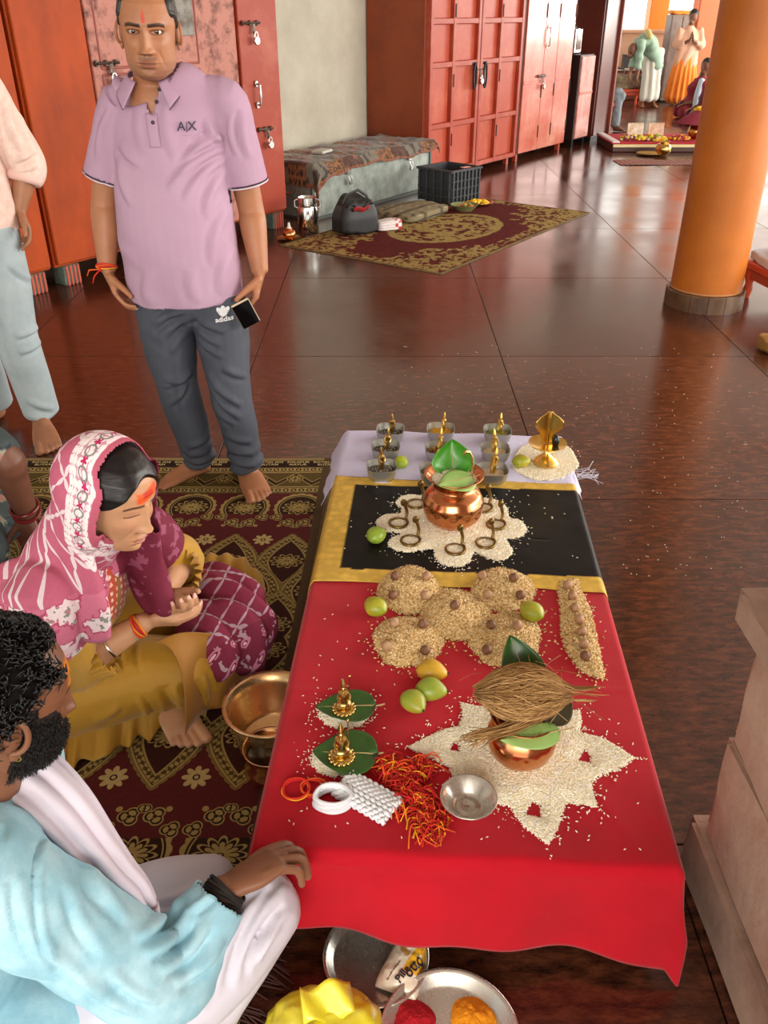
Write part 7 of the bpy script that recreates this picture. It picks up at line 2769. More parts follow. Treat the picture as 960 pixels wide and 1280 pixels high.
    def dsp(V, N):
        t = vnoise(V, 5, 3)
        x, y, z = V.T
        r = 0.003 * np.sin((x * 0.9 - y * 0.5) * 85 + 3 * t) * smooth01(vnoise(V, 6, 8), 0.05, 0.6)
        r += 0.006 * np.sin(np.arctan2(y - kR.y, x - kR.x + 1e-6) * 13) * G(np.hypot(x - kR.x, y - kR.y) - 0.09, 0.05) * (z < 0.17)
        r += fold_lines(V, N, [(150, 812, 156, 836, 3, 0.007), (172, 810, 176, 838, 3, 0.007), (140, 822, 130, 850, 4, 0.006), (210, 895, 196, 868, 4, 0.008), (186, 900, 172, 872, 4, 0.008), (236, 880, 218, 862, 4, 0.008), (120, 900, 150, 880, 5, 0.007)])
        return r + 0.005 * t
    garment('salwar', vb, e, m_must, 0.0065, 5, dsp, solid=0.0)
    # kurta body and sleeves
    vb = VB()
    vb.loft([hip + Vector((-0.02, 0, 0.02)), hip + Vector((0.03, -0.01, 0.16)), hip.lerp(nb, 0.62), nb + Vector((-0.02, 0.0, -0.065)), nb + Vector((0, 0, -0.01))], [0.175, 0.158, 0.165, 0.145, 0.06], [0.135, 0.125, 0.115, 0.085, 0.055], side=(0.3, 0.95, 0), n=32, capk=0.1)
    sR, sL = elR.lerp(wrR, 0.20), elL.lerp(wrL, 0.16)
    vb.loft([nb.lerp(shR, 0.5) + Vector((0, 0, -0.03)), shR, shR.lerp(elR, 0.55), elR, sR], [0.05, 0.068, 0.070, 0.066, 0.062], capk=0.1)
    vb.loft([nb.lerp(shL, 0.5) + Vector((0, 0, -0.03)), shL, shL.lerp(elL, 0.55), elL, sL], [0.05, 0.068, 0.070, 0.064, 0.058], capk=0.1)

    def kcol(V, N):
        c = np.tile(srgb(MUST), (len(V), 1))
        # orange-red yoke with little mirror dots, a darker centre band
        fd = np.array(tuple(nrm((0.9, -0.3, 0))))
        rt = np.array((-0.3, -0.95, 0.0))
        rel = V - np.array(tuple(nb))
        lat = rel @ rt
        front = (N @ fd > 0.05) & (np.abs((V - np.array(tuple(elR))) @ np.array((0.0, 1.0, 0.0))) > -1) & (np.linalg.norm(V - np.array(tuple(elR)), axis=1) > 0.16) & (np.abs(lat) < 0.10) & (V[:, 2] > 0.31) & (V[:, 0] > nb.x - 0.02) & (V[:, 2] < 0.56)
        c[front] = srgb('#b5401d')
        cb = front & (np.abs(lat + 0.02) < 0.009)
        c[cb] = srgb('#8f6216')
        gx, gz = np.modf(np.abs(lat) / 0.022)[0] - 0.5, np.modf(V[:, 2] / 0.022 + 0.5 * (np.floor(np.abs(lat) / 0.022) % 2))[0] - 0.5
        dots = front & ~cb & (np.hypot(gx, gz) < 0.24)
        c[dots] = srgb('#f0d2c0')
        return c
    garment('kurta', vb, e, VC('kurta_cloth', 0.65, sheen=0.2, bump=0.05, bscale=300), 0.005, 4, lambda V, N: 0.004 * np.sin((V[:, 2] + 0.4 * V[:, 1]) * 90 + 4 * vnoise(V, 7, 3)) * smooth01(vnoise(V, 7, 6), -0.1, 0.5) + 0.003 * vnoise(V, 12, 2), kcol, solid=0.0)
    # gathered sleeve frills
    for (a, b) in ((elR, wrR), (elL, wrL)):
        ax_ = nrm(b - a)
        c = a.lerp(b, 0.20)
        u = ax_.orthogonal().normalized()
        w = ax_.cross(u)

        def fr(p, q, c=c, ax_=ax_, u=u, w=w):
            t = 2 * math.pi * p
            r = 0.056 + 0.008 * q + 0.010 * q * math.sin(t * 19) + 0.004 * math.sin(t * 19) * (1 - q)
            return c + ax_ * (-0.012 + 0.05 * q + 0.004 * math.sin(t * 7)) + (u * math.cos(t) + w * math.sin(t)) * r
        MB().grid(fr, 190, 8).build('sleeve_frill', m_must, e, True, solid=0.0015)
    # ruffled kurta hem along the floor and the panel falling between the knees
    hemline = [P(a, b, 0.012) for a, b in ((40, 1010), (62, 988), (95, 962), (150, 938), (205, 915), (245, 905), (262, 880))]
    topl = [P(a, b, 0.10) for a, b in ((60, 880), (75, 880), (105, 878), (155, 872), (200, 868), (232, 865), (255, 850))]
    HL, TL_ = catmull([tuple(p) for p in hemline], 8), catmull([tuple(p) for p in topl], 8)

    def ruff(u, v):
        i = u * (len(HL) - 1)
        k = min(int(i), len(HL) - 2)
        f = i - k
        h, t = HL[k] * (1 - f) + HL[k + 1] * f, TL_[k] * (1 - f) + TL_[k + 1] * f
        p = t * (1 - v) + h * v
        n_ = Vector((0.3, -0.9, 0.15))
        s_ = math.sin(u * 62 + 1.5 * math.sin(u * 23)) * 0.014 * v * v
        return (p[0] + n_.x * s_, p[1] + n_.y * s_, max(p[2] + 0.012 * v * abs(math.sin(u * 31)), 0.012))
    MB().grid(ruff, 200, 14).build('hem_ruffle', m_must, e, True, solid=0.002)
    m_ochre = M('ochre_rayon', '#96640f', 0.65, sheen=0.2)
    pa = [P(a, b, z) for a, b, z in ((196, 806, 0.265), (225, 796, 0.265), (255, 796, 0.25), (285, 800, 0.22))]
    pm = [P(a, b, z) for a, b, z in ((236, 812, 0.255), (266, 812, 0.22), (296, 816, 0.16), (318, 812, 0.14))]
    pb = [P(a, b, z) for a, b, z in ((232, 922, 0.055), (256, 893, 0.05), (285, 885, 0.04), (318, 842, 0.05))]
    CP = [catmull([tuple(p) for p in r_], 6) for r_ in (pa, pm, pb)]

    def panel(u, v):
        i = u * (len(CP[0]) - 1)
        k = min(int(i), len(CP[0]) - 2)
        f = i - k
        a_, b_, c_ = [r_[k] * (1 - f) + r_[k + 1] * f for r_ in CP]
        p = a_ * (1 - v) ** 2 + 2 * b_ * v * (1 - v) + c_ * v * v
        return (p[0], p[1] - 0.006 * v * math.sin(u * 14), p[2] + 0.006 * v * math.sin(u * 14) + 0.012)
    MB().grid(panel, 48, 24).build('kurta_panel', m_ochre, e, True, solid=0.003)
    # far fold of the kurta behind the lap
    vb = VB()
    vb.loft([P(262, 712, 0.16), P(298, 718, 0.14), P(318, 748, 0.08)], [0.045, 0.05, 0.045])
    garment('kurta_fold', vb, e, m_must, 0.006, 4, lambda V, N: 0.006 * np.sin(V[:, 0] * 130) + 0.004 * vnoise(V, 20, 3), solid=0.0)

    # lap drape of the scarf: maroon lattice print
    vb = VB()
    vb.loft([P(205, 735, 0.19), P(250, 735, 0.225), P(285, 750, 0.225), P(305, 785, 0.19), P(310, 818, 0.12)], [0.045, 0.070, 0.080, 0.085, 0.065])
    vb.loft([P(235, 772, 0.20), P(262, 790, 0.20), P(285, 822, 0.16)], [0.045, 0.075, 0.07])

    garment('lap_drape', vb, e, pattern_material('lap_print', 0.8, lap_pattern, bump=0.05, var=0.06), 0.0042, 7, lambda V, N: 0.012 * np.sin((V[:, 0] * 0.5 + V[:, 1]) * 70 + 3 * vnoise(V, 7, 2)) * smooth01(vnoise(V, 6, 5), -0.2, 0.5) + 0.006 * vnoise(V, 9, 4), solid=0.0)

    # scarf over head and shoulders
    vb = VB()
    pl = lambda x, y, z: Vector(tuple(place((x, y, z))))
    vb.ell(pl(0, -0.012, 0.015), (0.098, 0.122, 0.123), Matrix([tuple(v) for v in np.array([tuple(fwd.cross(nrm(Vector((0.25, -0.05, 1)) - fwd * fwd.dot(Vector((0.25, -0.05, 1)))))), tuple(fwd), tuple(nrm(Vector((0.25, -0.05, 1)) - fwd * fwd.dot(Vector((0.25, -0.05, 1)))))]).T]))
    vb.loft([pl(0, -0.03, 0.03), pl(0, -0.03, -0.06), nb + Vector((-0.04, 0.0, -0.01)), nb + Vector((-0.08, -0.02, -0.10))], [0.100, 0.100, 0.125, 0.17], [0.095, 0.092, 0.085, 0.09], side=(-0.3, -0.95, 0), n=30)
    # falls on both sides of the face to the chest
    rt = nrm((-0.42, -0.90, 0))
    vb.loft([pl(0, 0.0, 0.05) + rt * 0.085, pl(0, 0.005, -0.03) + rt * 0.088, pl(0, -0.015, -0.10) + rt * 0.085, nb + Vector((0.03, -0.125, -0.05)), nb + Vector((0.035, -0.13, -0.13))], [0.018, 0.022, 0.024, 0.030, 0.024], [0.040, 0.045, 0.05, 0.06, 0.045], side=rt)
    vb.loft([pl(0, 0.02, 0.05) - rt * 0.085, pl(0, 0.035, -0.03) - rt * 0.09, pl(0, 0.03, -0.10) - rt * 0.075, nb + Vector((0.11, 0.06, -0.10)), nb + Vector((0.14, 0.03, -0.19))], [0.018, 0.022, 0.024, 0.028, 0.022], [0.040, 0.050, 0.055, 0.055, 0.04], side=rt)
    # over the shoulders, upper arms and back
    vb.loft([nb + Vector((-0.03, -0.02, -0.045)), shR + Vector((0, 0.0, 0.02)), shR.lerp(elR, 0.36) + Vector((0.0, -0.005, 0.0))], [0.09, 0.084, 0.080], capk=0.2)
    vb.loft([nb + Vector((-0.03, 0.02, -0.045)), shL + Vector((0, 0.0, 0.01)), shL.lerp(elL, 0.55)], [0.09, 0.082, 0.075], capk=0.2)
    vb.loft([nb + Vector((-0.09, -0.02, -0.06)), hip.lerp(nb, 0.5) + Vector((-0.09, -0.03, 0.02)), hip + Vector((-0.13, -0.05, 0.06))], [0.19, 0.21, 0.20], [0.075, 0.09, 0.08], side=(0.3, 0.95, 0), n=30)
    vb.loft([shR + Vector((-0.05, 0.03, 0.0)), P(40, 760, 0.38), P(35, 790, 0.30)], [0.10, 0.11, 0.09], capk=0.2)
    up_ = nrm(Vector((0.25, -0.05, 1)) - fwd * fwd.dot(Vector((0.25, -0.05, 1))))
    hR = fwd.cross(up_)
    FV, UV_, RV = [np.array(tuple(v)) for v in (fwd, up_, hR)]

    def local(V):
        r = (V - np.array(tuple(HC0))) / 1.0
        return r @ RV, r @ FV, r @ UV_

    def edge_q(V):
        """how far behind the scarf's front edge a point lies (negative: in the open face)"""
        x, y, z = local(V)
        return (0.042 + 0.022 * smooth01(-z, 0.0, 0.12) - 0.030 * smooth01(z, 0.05, 0.11) + 1.0 * np.maximum(-0.07 - z, 0)) - y

    def keep(V):
        x, y, z = local(V)
        q = edge_q(V)
        inface = (q < 0) & (z > -0.22) & (y > 0)
        return ~inface

    sc = garment('headscarf', vb, e, pattern_material('scarf_print', 0.8, head_scarf_pattern, bump=0.05, var=0.05), 0.0040, 7, lambda V, N: 0.005 * np.sin((V[:, 0] * 0.7 - V[:, 1] * 0.4 + V[:, 2] * 0.3) * 75 + 4 * vnoise(V, 6, 2)) * smooth01(vnoise(V, 5, 5), -0.1, 0.5) * smooth01(nb.z + 0.03 - V[:, 2], -0.05, 0.05) + 0.0045 * vnoise(V, 10, 4) * smooth01(nb.z + 0.06 - V[:, 2], -0.06, 0.04), None, keep, 0.003)
    SV = np.empty(len(sc.data.vertices) * 3, np.float32)
    sc.data.vertices.foreach_get('co', SV)
    SV = SV.reshape(-1, 3).astype(float)
    x, y, z = local(SV)
    th = np.arctan2(x, z + 0.04)
    set_vec(sc.data, 'pat', np.stack([th * 0.108, edge_q(SV), SV[:, 2] - nb.z], 1))
    set_vec(sc.data, 'pat2', np.stack([((x < -0.04) & (z < 0.07)).astype(float), 0 * x, 0 * x], 1))
    wrist_thread(e, wrR.lerp(elR, 0.10), wrR - elR, 0.029, ['#d8321f', '#e8901f', '#c01a1f'], 2, False, 'wrist_thread', 5, 0.0022)
    d = nrm(wrR - elR)
    c = elR.lerp(wrR, 0.50)
    u = d.orthogonal().normalized()
    w = d.cross(u)
    MB().tube([c + (u * math.cos(a) + w * math.sin(a)) * 0.041 for a in np.linspace(0, 6.283, 40)[:-1]], 0.0032, 8, closed=True).build('bangle', M('silver', '#c9c2b2', 0.2, metal=1.0), e)
    settle(e)


seated_woman()


# ================================================================ 4. priest in the pale blue shirt, seated in the foreground
def priest():
    e = person((-0.70, 0.72, 0.008), 'bearded man seated in pale blue shirt and white dhoti, hand on the table corner')
    SK = '#7d5138'
    HC0 = Vector((-0.572, 0.944, 0.712))
    fwd = nrm((0.72, 0.64, -0.25))
    upv = Vector((0.2, 0.15, 1))

    def marks(V, C, blend, FR):
        X, Yv, Z = V.T
        AX = np.abs(X)
        t = smooth01(0.046 - AX, -0.004, 0.006) * FR
        blend(t * smooth01(0.022 - np.abs(Z - 0.052), -0.003, 0.004), '#c9761f', 0.85)
        for zc in (0.036, 0.046, 0.056, 0.066):
            blend(t * smooth01(0.0028 - np.abs(Z - zc), -0.001, 0.0012), '#d9882a', 0.9)
        blend(smooth01(0.004 - AX, 0, 0.002) * FR * (Z > 0.024) * (Z < 0.05), '#b3301c', 0.9)
    HV, HFc, HCc, place, hg = make_head(HC0, fwd, upv, 1.04, 'm', 'closed', SK, marks, 6, nose=1.1, jaw=1.0)

    def hmask(V, ct):
        ax = np.abs(V[:, 0])
        hl = 0.093 - 0.040 * smooth01(ax, 0.044, 0.066) - 0.115 * smooth01(-V[:, 1], -0.028, 0.02)
        hl = hl - 0.03 * smooth01(-V[:, 1], 0.02, 0.08) + 0.06 * G(V[:, 1] + 0.014, 0.022) * smooth01(ax, 0.05, 0.065)
        return smooth01(V[:, 2] - hl, 0, 0.014)
    hair, (HVv, HN, HM) = shell_from_head(hg, place, hmask, 0.012, e, 'hair', M('matte_black_hair', '#0d0b0a', 0.9, spec=0.1), 0.006, 36, 5)
    # loose curls
    mb = MB()
    rg = np.random.default_rng(9)
    cand = np.nonzero(HM > 0.55)[0]
    for i in rg.choice(cand, 1700, replace=False):
        p, n_ = Vector(HVv[i]), Vector(HN[i])
        u = n_.orthogonal().normalized()
        w = n_.cross(u)
        a0, r, s_ = rg.uniform(0, 6.28), rg.uniform(0.003, 0.0075), rg.choice([-1, 1])
        side = (u * math.cos(a0) + w * math.sin(a0))
        pts = []
        for t in np.linspace(0, 1, 9):
            ang = a0 + s_ * t * 4.6
            q = p + n_ * (0.002 + 0.007 * math.sin(t * 3.1)) + side * (t * 0.016) + (u * math.cos(ang) + w * math.sin(ang)) * r * (0.4 + 0.6 * t)
            pts.append(Vector(tuple(place(tuple(q)))))
        mb.tube(pts, [0.0008, 0.0013, 0.0015, 0.0015, 0.0014, 0.0013, 0.0011, 0.0008, 0.0004], 4)
    mb.build('curls', M('shiny_black_hair', '#120f0e', 0.42, spec=0.4), e, True)

    def bmask(V, ct):
        ax, z, y = np.abs(V[:, 0]), V[:, 2], V[:, 1]
        low = smooth01(-z, 0.045 - 0.06 * smooth01(ax, 0.045, 0.062), 0.062 - 0.06 * smooth01(ax, 0.045, 0.062))
        m = low * smooth01(y, -0.012, 0.006)
        m *= 1 - 0.95 * G(z + 0.068, 0.009) * G(V[:, 0], 0.022) * (y > 0.05)
        m = np.maximum(m, smooth01(0.0055 - np.abs(z + 0.052), -0.001, 0.002) * (ax < 0.030) * (y > 0.05))
        side = smooth01(0.010 - np.abs(y - 0.012), -0.004, 0.006) * (z < 0.03) * (z > -0.08) * (ax > 0.05)
        return np.maximum(m, side)
    shell_from_head(hg, place, bmask, 0.006, e, 'beard', M('beard_hair', '#15110f', 0.75, col2='#2c231f', vscale=120, bump=0.8, bscale=260, spec=0.2), 0.002, 140, 8)
    mb = MB()
    x_, y_, z_, ct_ = hg
    BV = np.stack([x_, y_, z_], -1).reshape(-1, 3)
    bm_ = bmask(BV, ct_.reshape(-1))
    cand = np.nonzero(bm_ > 0.35)[0]
    for i in rg.choice(cand, 2600, replace=False):
        p = BV[i]
        n_ = np.array((p[0], p[1] - 0.01, 0.25 * p[2]))
        n_ /= np.linalg.norm(n_)
        dr = n_ * 0.7 + np.array((rg.normal(0, 0.3), rg.normal(0, 0.3), -0.8 + rg.normal(0, 0.3)))
        dr /= np.linalg.norm(dr)
        a0 = p + n_ * 0.004
        L_ = rg.uniform(0.006, 0.011)
        mb.tube([tuple(q) for q in place(np.array([a0, a0 + dr * L_ * 0.55 + n_ * 0.001, a0 + dr * L_]))], [0.0008, 0.0007, 0.0003], 3)
    mb.build('beard_strands', M('beard_strand', '#120e0c', 0.5, spec=0.35), e, True)
    nb = Vector((-0.625, 0.925, 0.565))
    shR, shL = Vector((-0.555, 0.785, 0.505)), Vector((-0.66, 1.085, 0.50))
    elR, wrR = P(205, 1228, 0.235), P(283, 1112, 0.315)
    vb = VB()
    vb.loft([nb + Vector((-0.03, -0.01, -0.10)), nb, Vector(tuple(place((0, -0.02, -0.06)))), Vector(tuple(place((0, -0.015, -0.01))))], [0.075, 0.064, 0.060, 0.055], capk=0.3)
    vb.loft([nb + Vector((0, 0, -0.1)), shR, elR, elR.lerp(wrR, 0.35), wrR], [0.06, 0.045, 0.040, 0.040, 0.030])
    tip = P(362, 1085, 0.30)
    hd = nrm(P(352, 1066, 0.325) - wrR)
    nl = hand(vb, wrR, hd, (0.25, -0.25, -0.92), (-0.6, 0.75, 0.1), 1.08, curls=[(0.35, 0.75, 0.45), (0.42, 0.85, 0.45), (0.45, 0.85, 0.45), (0.5, 0.85, 0.45)], spread=0.11, thumb_dir=(0.75, 0.45, 0.25), fat=1.0)
    skin_body('body', vb, [(HV, HFc, HCc)], e, SK, 0.0033, nails=nl, nailcol='#a87c66')
    # earring
    q = Vector(tuple(place((0.080, -0.006, -0.040))))
    MB().tube([q + Vector((0.006 * math.cos(a), 0.001, 0.006 * math.sin(a))) for a in np.linspace(0, 6.283, 16)[:-1]], 0.0012, 6, closed=True).build('earring', m_gold, e)
    # shirt
    vb = VB()
    hip = Vector((-0.74, 0.76, 0.12))
    vb.loft([hip, hip.lerp(nb, 0.35) + Vector((-0.02, 0, 0)), hip.lerp(nb, 0.72) + Vector((-0.01, 0, 0)), nb + Vector((-0.01, 0, -0.05)), nb + Vector((0.0, 0, 0.01))], [0.19, 0.185, 0.185, 0.145, 0.068], [0.14, 0.135, 0.125, 0.09, 0.066], side=(-0.25, 0.97, 0), n=36, capk=0.1)
    cuff = wrR.lerp(elR, 0.06)
    vb.loft([nb.lerp(shR, 0.45) + Vector((0, 0, -0.03)), shR, shR.lerp(elR, 0.5), elR, elR.lerp(wrR, 0.5), cuff], [0.07, 0.082, 0.080, 0.074, 0.060, 0.046], capk=0.05)
    elL = P(50, 1080, 0.22)
    vb.loft([nb.lerp(shL, 0.5) + Vector((0, 0, -0.03)), shL, shL.lerp(elL, 0.6), elL], [0.07, 0.08, 0.074, 0.065], capk=0.2)
    vb.loft([hip + Vector((0.0, -0.05, 0.05)), P(120, 1290, 0.12), P(200, 1330, 0.05)], [0.15, 0.12, 0.08], capk=0.3)

    def dsp(V, N):
        x, y, z = V.T
        t = vnoise(V, 5, 3)
        ax_ = np.array(tuple(nrm(wrR - elR)))
        rel = (V - np.array(tuple(elR)))
        s_ = rel @ ax_
        near = np.exp(-(np.linalg.norm(rel, axis=1) / 0.14) ** 2)
        r = 0.002 * np.sin(s_ * 110 + 3 * t) * near * smooth01(vnoise(V, 9, 8), -0.3, 0.4)
        r += 0.003 * np.sin((x * 0.8 + y * 0.5 - z * 0.7) * 48 + 4 * t) * smooth01(vnoise(V, 4.5, 6), -0.1, 0.5)
        r += fold_lines(V, N, [(172, 1172, 210, 1128, 7, 0.012), (186, 1192, 238, 1142, 7, 0.014), (204, 1212, 258, 1156, 7, 0.013), (222, 1228, 276, 1178, 7, 0.011), (238, 1140, 276, 1100, 5, 0.009), (196, 1160, 228, 1118, 5, 0.010),
                               (72, 1020, 50, 1130, 4, 0.008), (50, 1130, 70, 1200, 5, 0.009), (104, 1070, 160, 1150, 8, 0.010), (60, 1180, 140, 1236, 9, 0.011), (24, 1100, 64, 1210, 9, 0.009), (140, 1216, 196, 1250, 8, 0.010), (14, 1040, 8, 1150, 9, 0.008), (100, 1220, 170, 1262, 8, 0.009), (90, 1110, 130, 1190, 9, 0.007)])
        return r + 0.005 * t
    m_blue = M('pale_blue_cotton', '#8fbccb', 0.85, col2='#a9cdd8', vscale=16, vcontrast=(0.4, 0.62), bump=0.1, bscale=350, spec=0.2)
    garment('shirt', vb, e, m_blue, 0.006, 6, dsp, solid=0.003, keep=lambda V: ~((V - np.array(tuple(cuff))) @ np.array(tuple(nrm(wrR - elR))) > -0.004) | (np.linalg.norm(V - np.array(tuple(cuff)), axis=1) > 0.1))
    wrist_thread(e, wrR + nrm(elR - wrR) * 0.004, wrR - elR, 0.034, ['#17130f', '#241a14'], 3, False, 'black_wrist_thread', 5, 0.0032)
    # dhoti
    vb = VB()
    knR, knL = P(330, 1130, 0.215), P(265, 1108, 0.12)
    vb.loft([hip + Vector((0.05, -0.06, 0.0)), P(210, 1230, 0.16), knR], [0.13, 0.105, 0.075], capk=0.8)
    vb.loft([knR, P(300, 1185, 0.12), P(262, 1262, 0.045), P(240, 1330, 0.03)], [0.073, 0.068, 0.055, 0.05])
    vb.loft([hip + Vector((0.05, 0.08, 0.0)), P(195, 1140, 0.12), knL], [0.12, 0.095, 0.065], capk=0.8)
    vb.loft([knL, P(205, 1190, 0.06)], [0.065, 0.055])
    garment('dhoti', vb, e, M('white_dhoti_cotton', '#cbc7d2', 0.9, bump=0.08, bscale=300), 0.006, 5, lambda V, N: fold_lines(V, N, [(352, 1112, 292, 1230, 7, 0.010), (330, 1120, 268, 1240, 7, 0.010), (310, 1130, 252, 1260, 7, 0.010), (358, 1140, 320, 1200, 6, 0.010), (188, 1128, 262, 1098, 6, 0.010), (184, 1142, 256, 1116, 6, 0.010), (345, 1160, 310, 1215, 6, 0.009)]) + 0.004 * vnoise(V, 8, 5), solid=0.0)
    # white stole round the neck, hanging down the front
    pth = [(-0.60, 0.80, 0.50), (-0.655, 0.86, 0.60), (-0.645, 0.93, 0.625), (-0.585, 1.00, 0.585), (-0.50, 0.985, 0.50), (-0.455, 0.96, 0.40), (-0.43, 0.945, 0.30), (-0.425, 0.94, 0.22)]
    pth = [P(-30, 1010, 0.53), P(-10, 955, 0.575), P(30, 965, 0.56), P(75, 1005, 0.53), P(110, 1050, 0.47), P(140, 1090, 0.42), P(165, 1118, 0.37), P(180, 1148, 0.33)]
    CPt = catmull([tuple(p) for p in pth], 8)
    Tn = np.gradient(CPt, axis=0)
    Tn /= np.linalg.norm(Tn, axis=1)[:, None]

    def stole(u, v):
        i = u * (len(CPt) - 1)
        k = min(int(i), len(CPt) - 2)
        f = i - k
        p = CPt[k] * (1 - f) + CPt[k + 1] * f
        t = Tn[k]
        s_ = np.cross(t, (0.45, -0.5, 0.75))
        s_ /= np.linalg.norm(s_)
        nn = np.cross(s_, t)
        if nn[2] < 0:
            nn = -nn
        wd = 0.060 - 0.034 * u
        off = (v - 0.5) * 2 * wd
        bump_ = 0.010 * math.cos(v * 3 * math.pi * 2 + 3 * u) * 0.6 + 0.018 * (1 - (2 * v - 1) ** 2)
        return p + s_ * off + nn * (bump_ + 0.01)
    sto = MB().grid(stole, 80, 24, col=lambda u, v: srgb('#a4545a') if (0.93 < u < 0.945 or 0.06 < v < 0.075) else srgb('#d3cad6')).build('stole', VC('stole_cotton', 0.85, bump=0.08, bscale=300), e, True, col=True, solid=0.004)
    settle(e)


priest()


# ================================================================ 5. person seated behind the woman, mostly beyond the frame
def edge_seated():
    e = person((-1.30, 2.12, 0.008), 'person in patterned dark clothes with red bangles, seated behind the scarfed woman')
    SK = '#6b4433'
    hip = Vector((-1.36, 2.16, 0.12))
    nb = Vector((-1.30, 2.10, 0.60))
    HV, HFc, HCc, place, hg = make_head(nb + Vector((0.04, -0.02, 0.165)), (0.9, -0.3, -0.2), (0, 0, 1), 0.97, 'f', 'closed', SK, None, 8)
    shell_from_head(hg, place, lambda V, ct: smooth01(V[:, 2] - (0.070 - 0.16 * smooth01(-V[:, 1], -0.03, 0.05)), 0, 0.008), 0.012, e, 'hair', m_hair, 0.002, 60, 3)
    sh = {1: Vector((-1.26, 2.28, 0.53)), -1: Vector((-1.33, 1.93, 0.53))}
    el = {1: P(6, 572, 0.47), -1: Vector((-1.27, 1.80, 0.30))}
    wr = {1: P(33, 640, 0.22), -1: Vector((-1.12, 1.92, 0.24))}
    vb = VB()
    vb.loft([nb + Vector((-0.02, 0, -0.08)), nb, Vector(tuple(place((0, -0.015, -0.05))))], [0.07, 0.055, 0.05])
    for s_ in (1, -1):
        vb.loft([sh[s_], el[s_], el[s_].lerp(wr[s_], 0.3), wr[s_]], [0.05, 0.048, 0.047, 0.034])
    hand(vb, wr[1], (0.10, -0.25, -0.95), (-0.3, -0.9, 0.2), (-1, 0, 0), 0.95, (0.3, 0.4, 0.3))
    hand(vb, wr[-1], (0.8, 0.4, -0.3), (0, 0, -1), (0, 1, 0), 0.95, (0.3, 0.4, 0.3))
    skin_body('body', vb, [(HV, HFc, HCc)], e, SK, 0.0055)

    def pcol(V, N):
        c = np.tile(srgb('#3a4444'), (len(V), 1))
        n1 = fbm(V, 28, 4, 2)
        c[n1 > 0.15] = srgb('#8a8676')
        c[np.abs(n1) < 0.07] = srgb('#1f2a30')
        c[n1 > 0.5] = srgb('#9a6a5c')
        return c
    m_p = VC('patterned_cloth', 0.8, bump=0.1)
    vb = VB()
    vb.loft([hip, hip.lerp(nb, 0.5), nb + Vector((0, 0, -0.06)), nb], [0.18, 0.17, 0.14, 0.06], [0.14, 0.13, 0.09, 0.055], side=(0, 1, 0), n=30)
    for s_ in (1, -1):
        vb.loft([nb.lerp(sh[s_], 0.5) + Vector((0, 0, -0.03)), sh[s_], sh[s_].lerp(el[s_], 0.6), el[s_]], [0.06, 0.07, 0.068, 0.066], capk=0.4)
    garment('tunic', vb, e, m_p, 0.008, 5, lambda V, N: 0.006 * vnoise(V, 14, 2), pcol, solid=0.0)
    vb = VB()
    vb.loft([hip + Vector((0.05, 0.08, 0)), P(-30, 640, 0.14), P(2, 655, 0.12)], [0.12, 0.11, 0.075], capk=0.8)
    vb.loft([hip + Vector((0.05, -0.08, 0)), Vector((-1.14, 1.90, 0.12)), Vector((-1.05, 1.98, 0.1))], [0.12, 0.11, 0.08], capk=0.8)
    garment('trousers', vb, e, m_p, 0.008, 5, lambda V, N: 0.008 * vnoise(V, 12, 3), pcol, solid=0.0)
    d = nrm(wr[1] - el[1])
    u = d.orthogonal().normalized()
    w = d.cross(u)
    for k, (t, r, tl_) in enumerate(((0.90, 0.044, 0.25), (0.985, 0.041, -0.1), (1.02, 0.041, 0.1))):
        c = el[1].lerp(wr[1], t)
        MB().tube([c + (u * math.cos(a) + w * math.sin(a)) * r + d * tl_ * r * math.sin(a) for a in np.linspace(0, 6.283, 36)[:-1]], 0.0045, 8, closed=True).build('bangle', M('red_glass_bangle', '#6e1a1c', 0.25), e)
    settle(e)


edge_seated()
# ================================================================ FAR END OF THE HALL
def far_person(base, label, build):
    e = person(base, label)
    build(e, Vector(base))
    settle(e)
    return e


def plain_head(vb, c, fwd=(0, -1, 0), s=1.0):
    f = nrm(fwd)
    vb.ell(c, (0.078 * s, 0.092 * s, 0.112 * s))
    vb.ell(Vector(c) + f * 0.085 * s + Vector((0, 0, -0.02)), (0.018, 0.022, 0.026))
    vb.ell(Vector(c) + f * 0.045 * s + Vector((0, 0, -0.075)), (0.05, 0.045, 0.04))


def hair_cap(e, c, fwd=(0, -1, 0), s=1.0, mat=None):
    f = nrm(fwd)
    mb = MB().ell(tuple(Vector(c) - f * 0.018 + Vector((0, 0, 0.022))), (0.088 * s, 0.096 * s, 0.105 * s), 20, 14)
    V = mb.verts()
    cut = (V - np.array(tuple(c))) @ np.array(tuple(f))
    V = V - np.outer(np.maximum(cut - 0.058, 0), np.array(tuple(f)))
    mk('hair', V, mb.F, mat or m_hair, e)


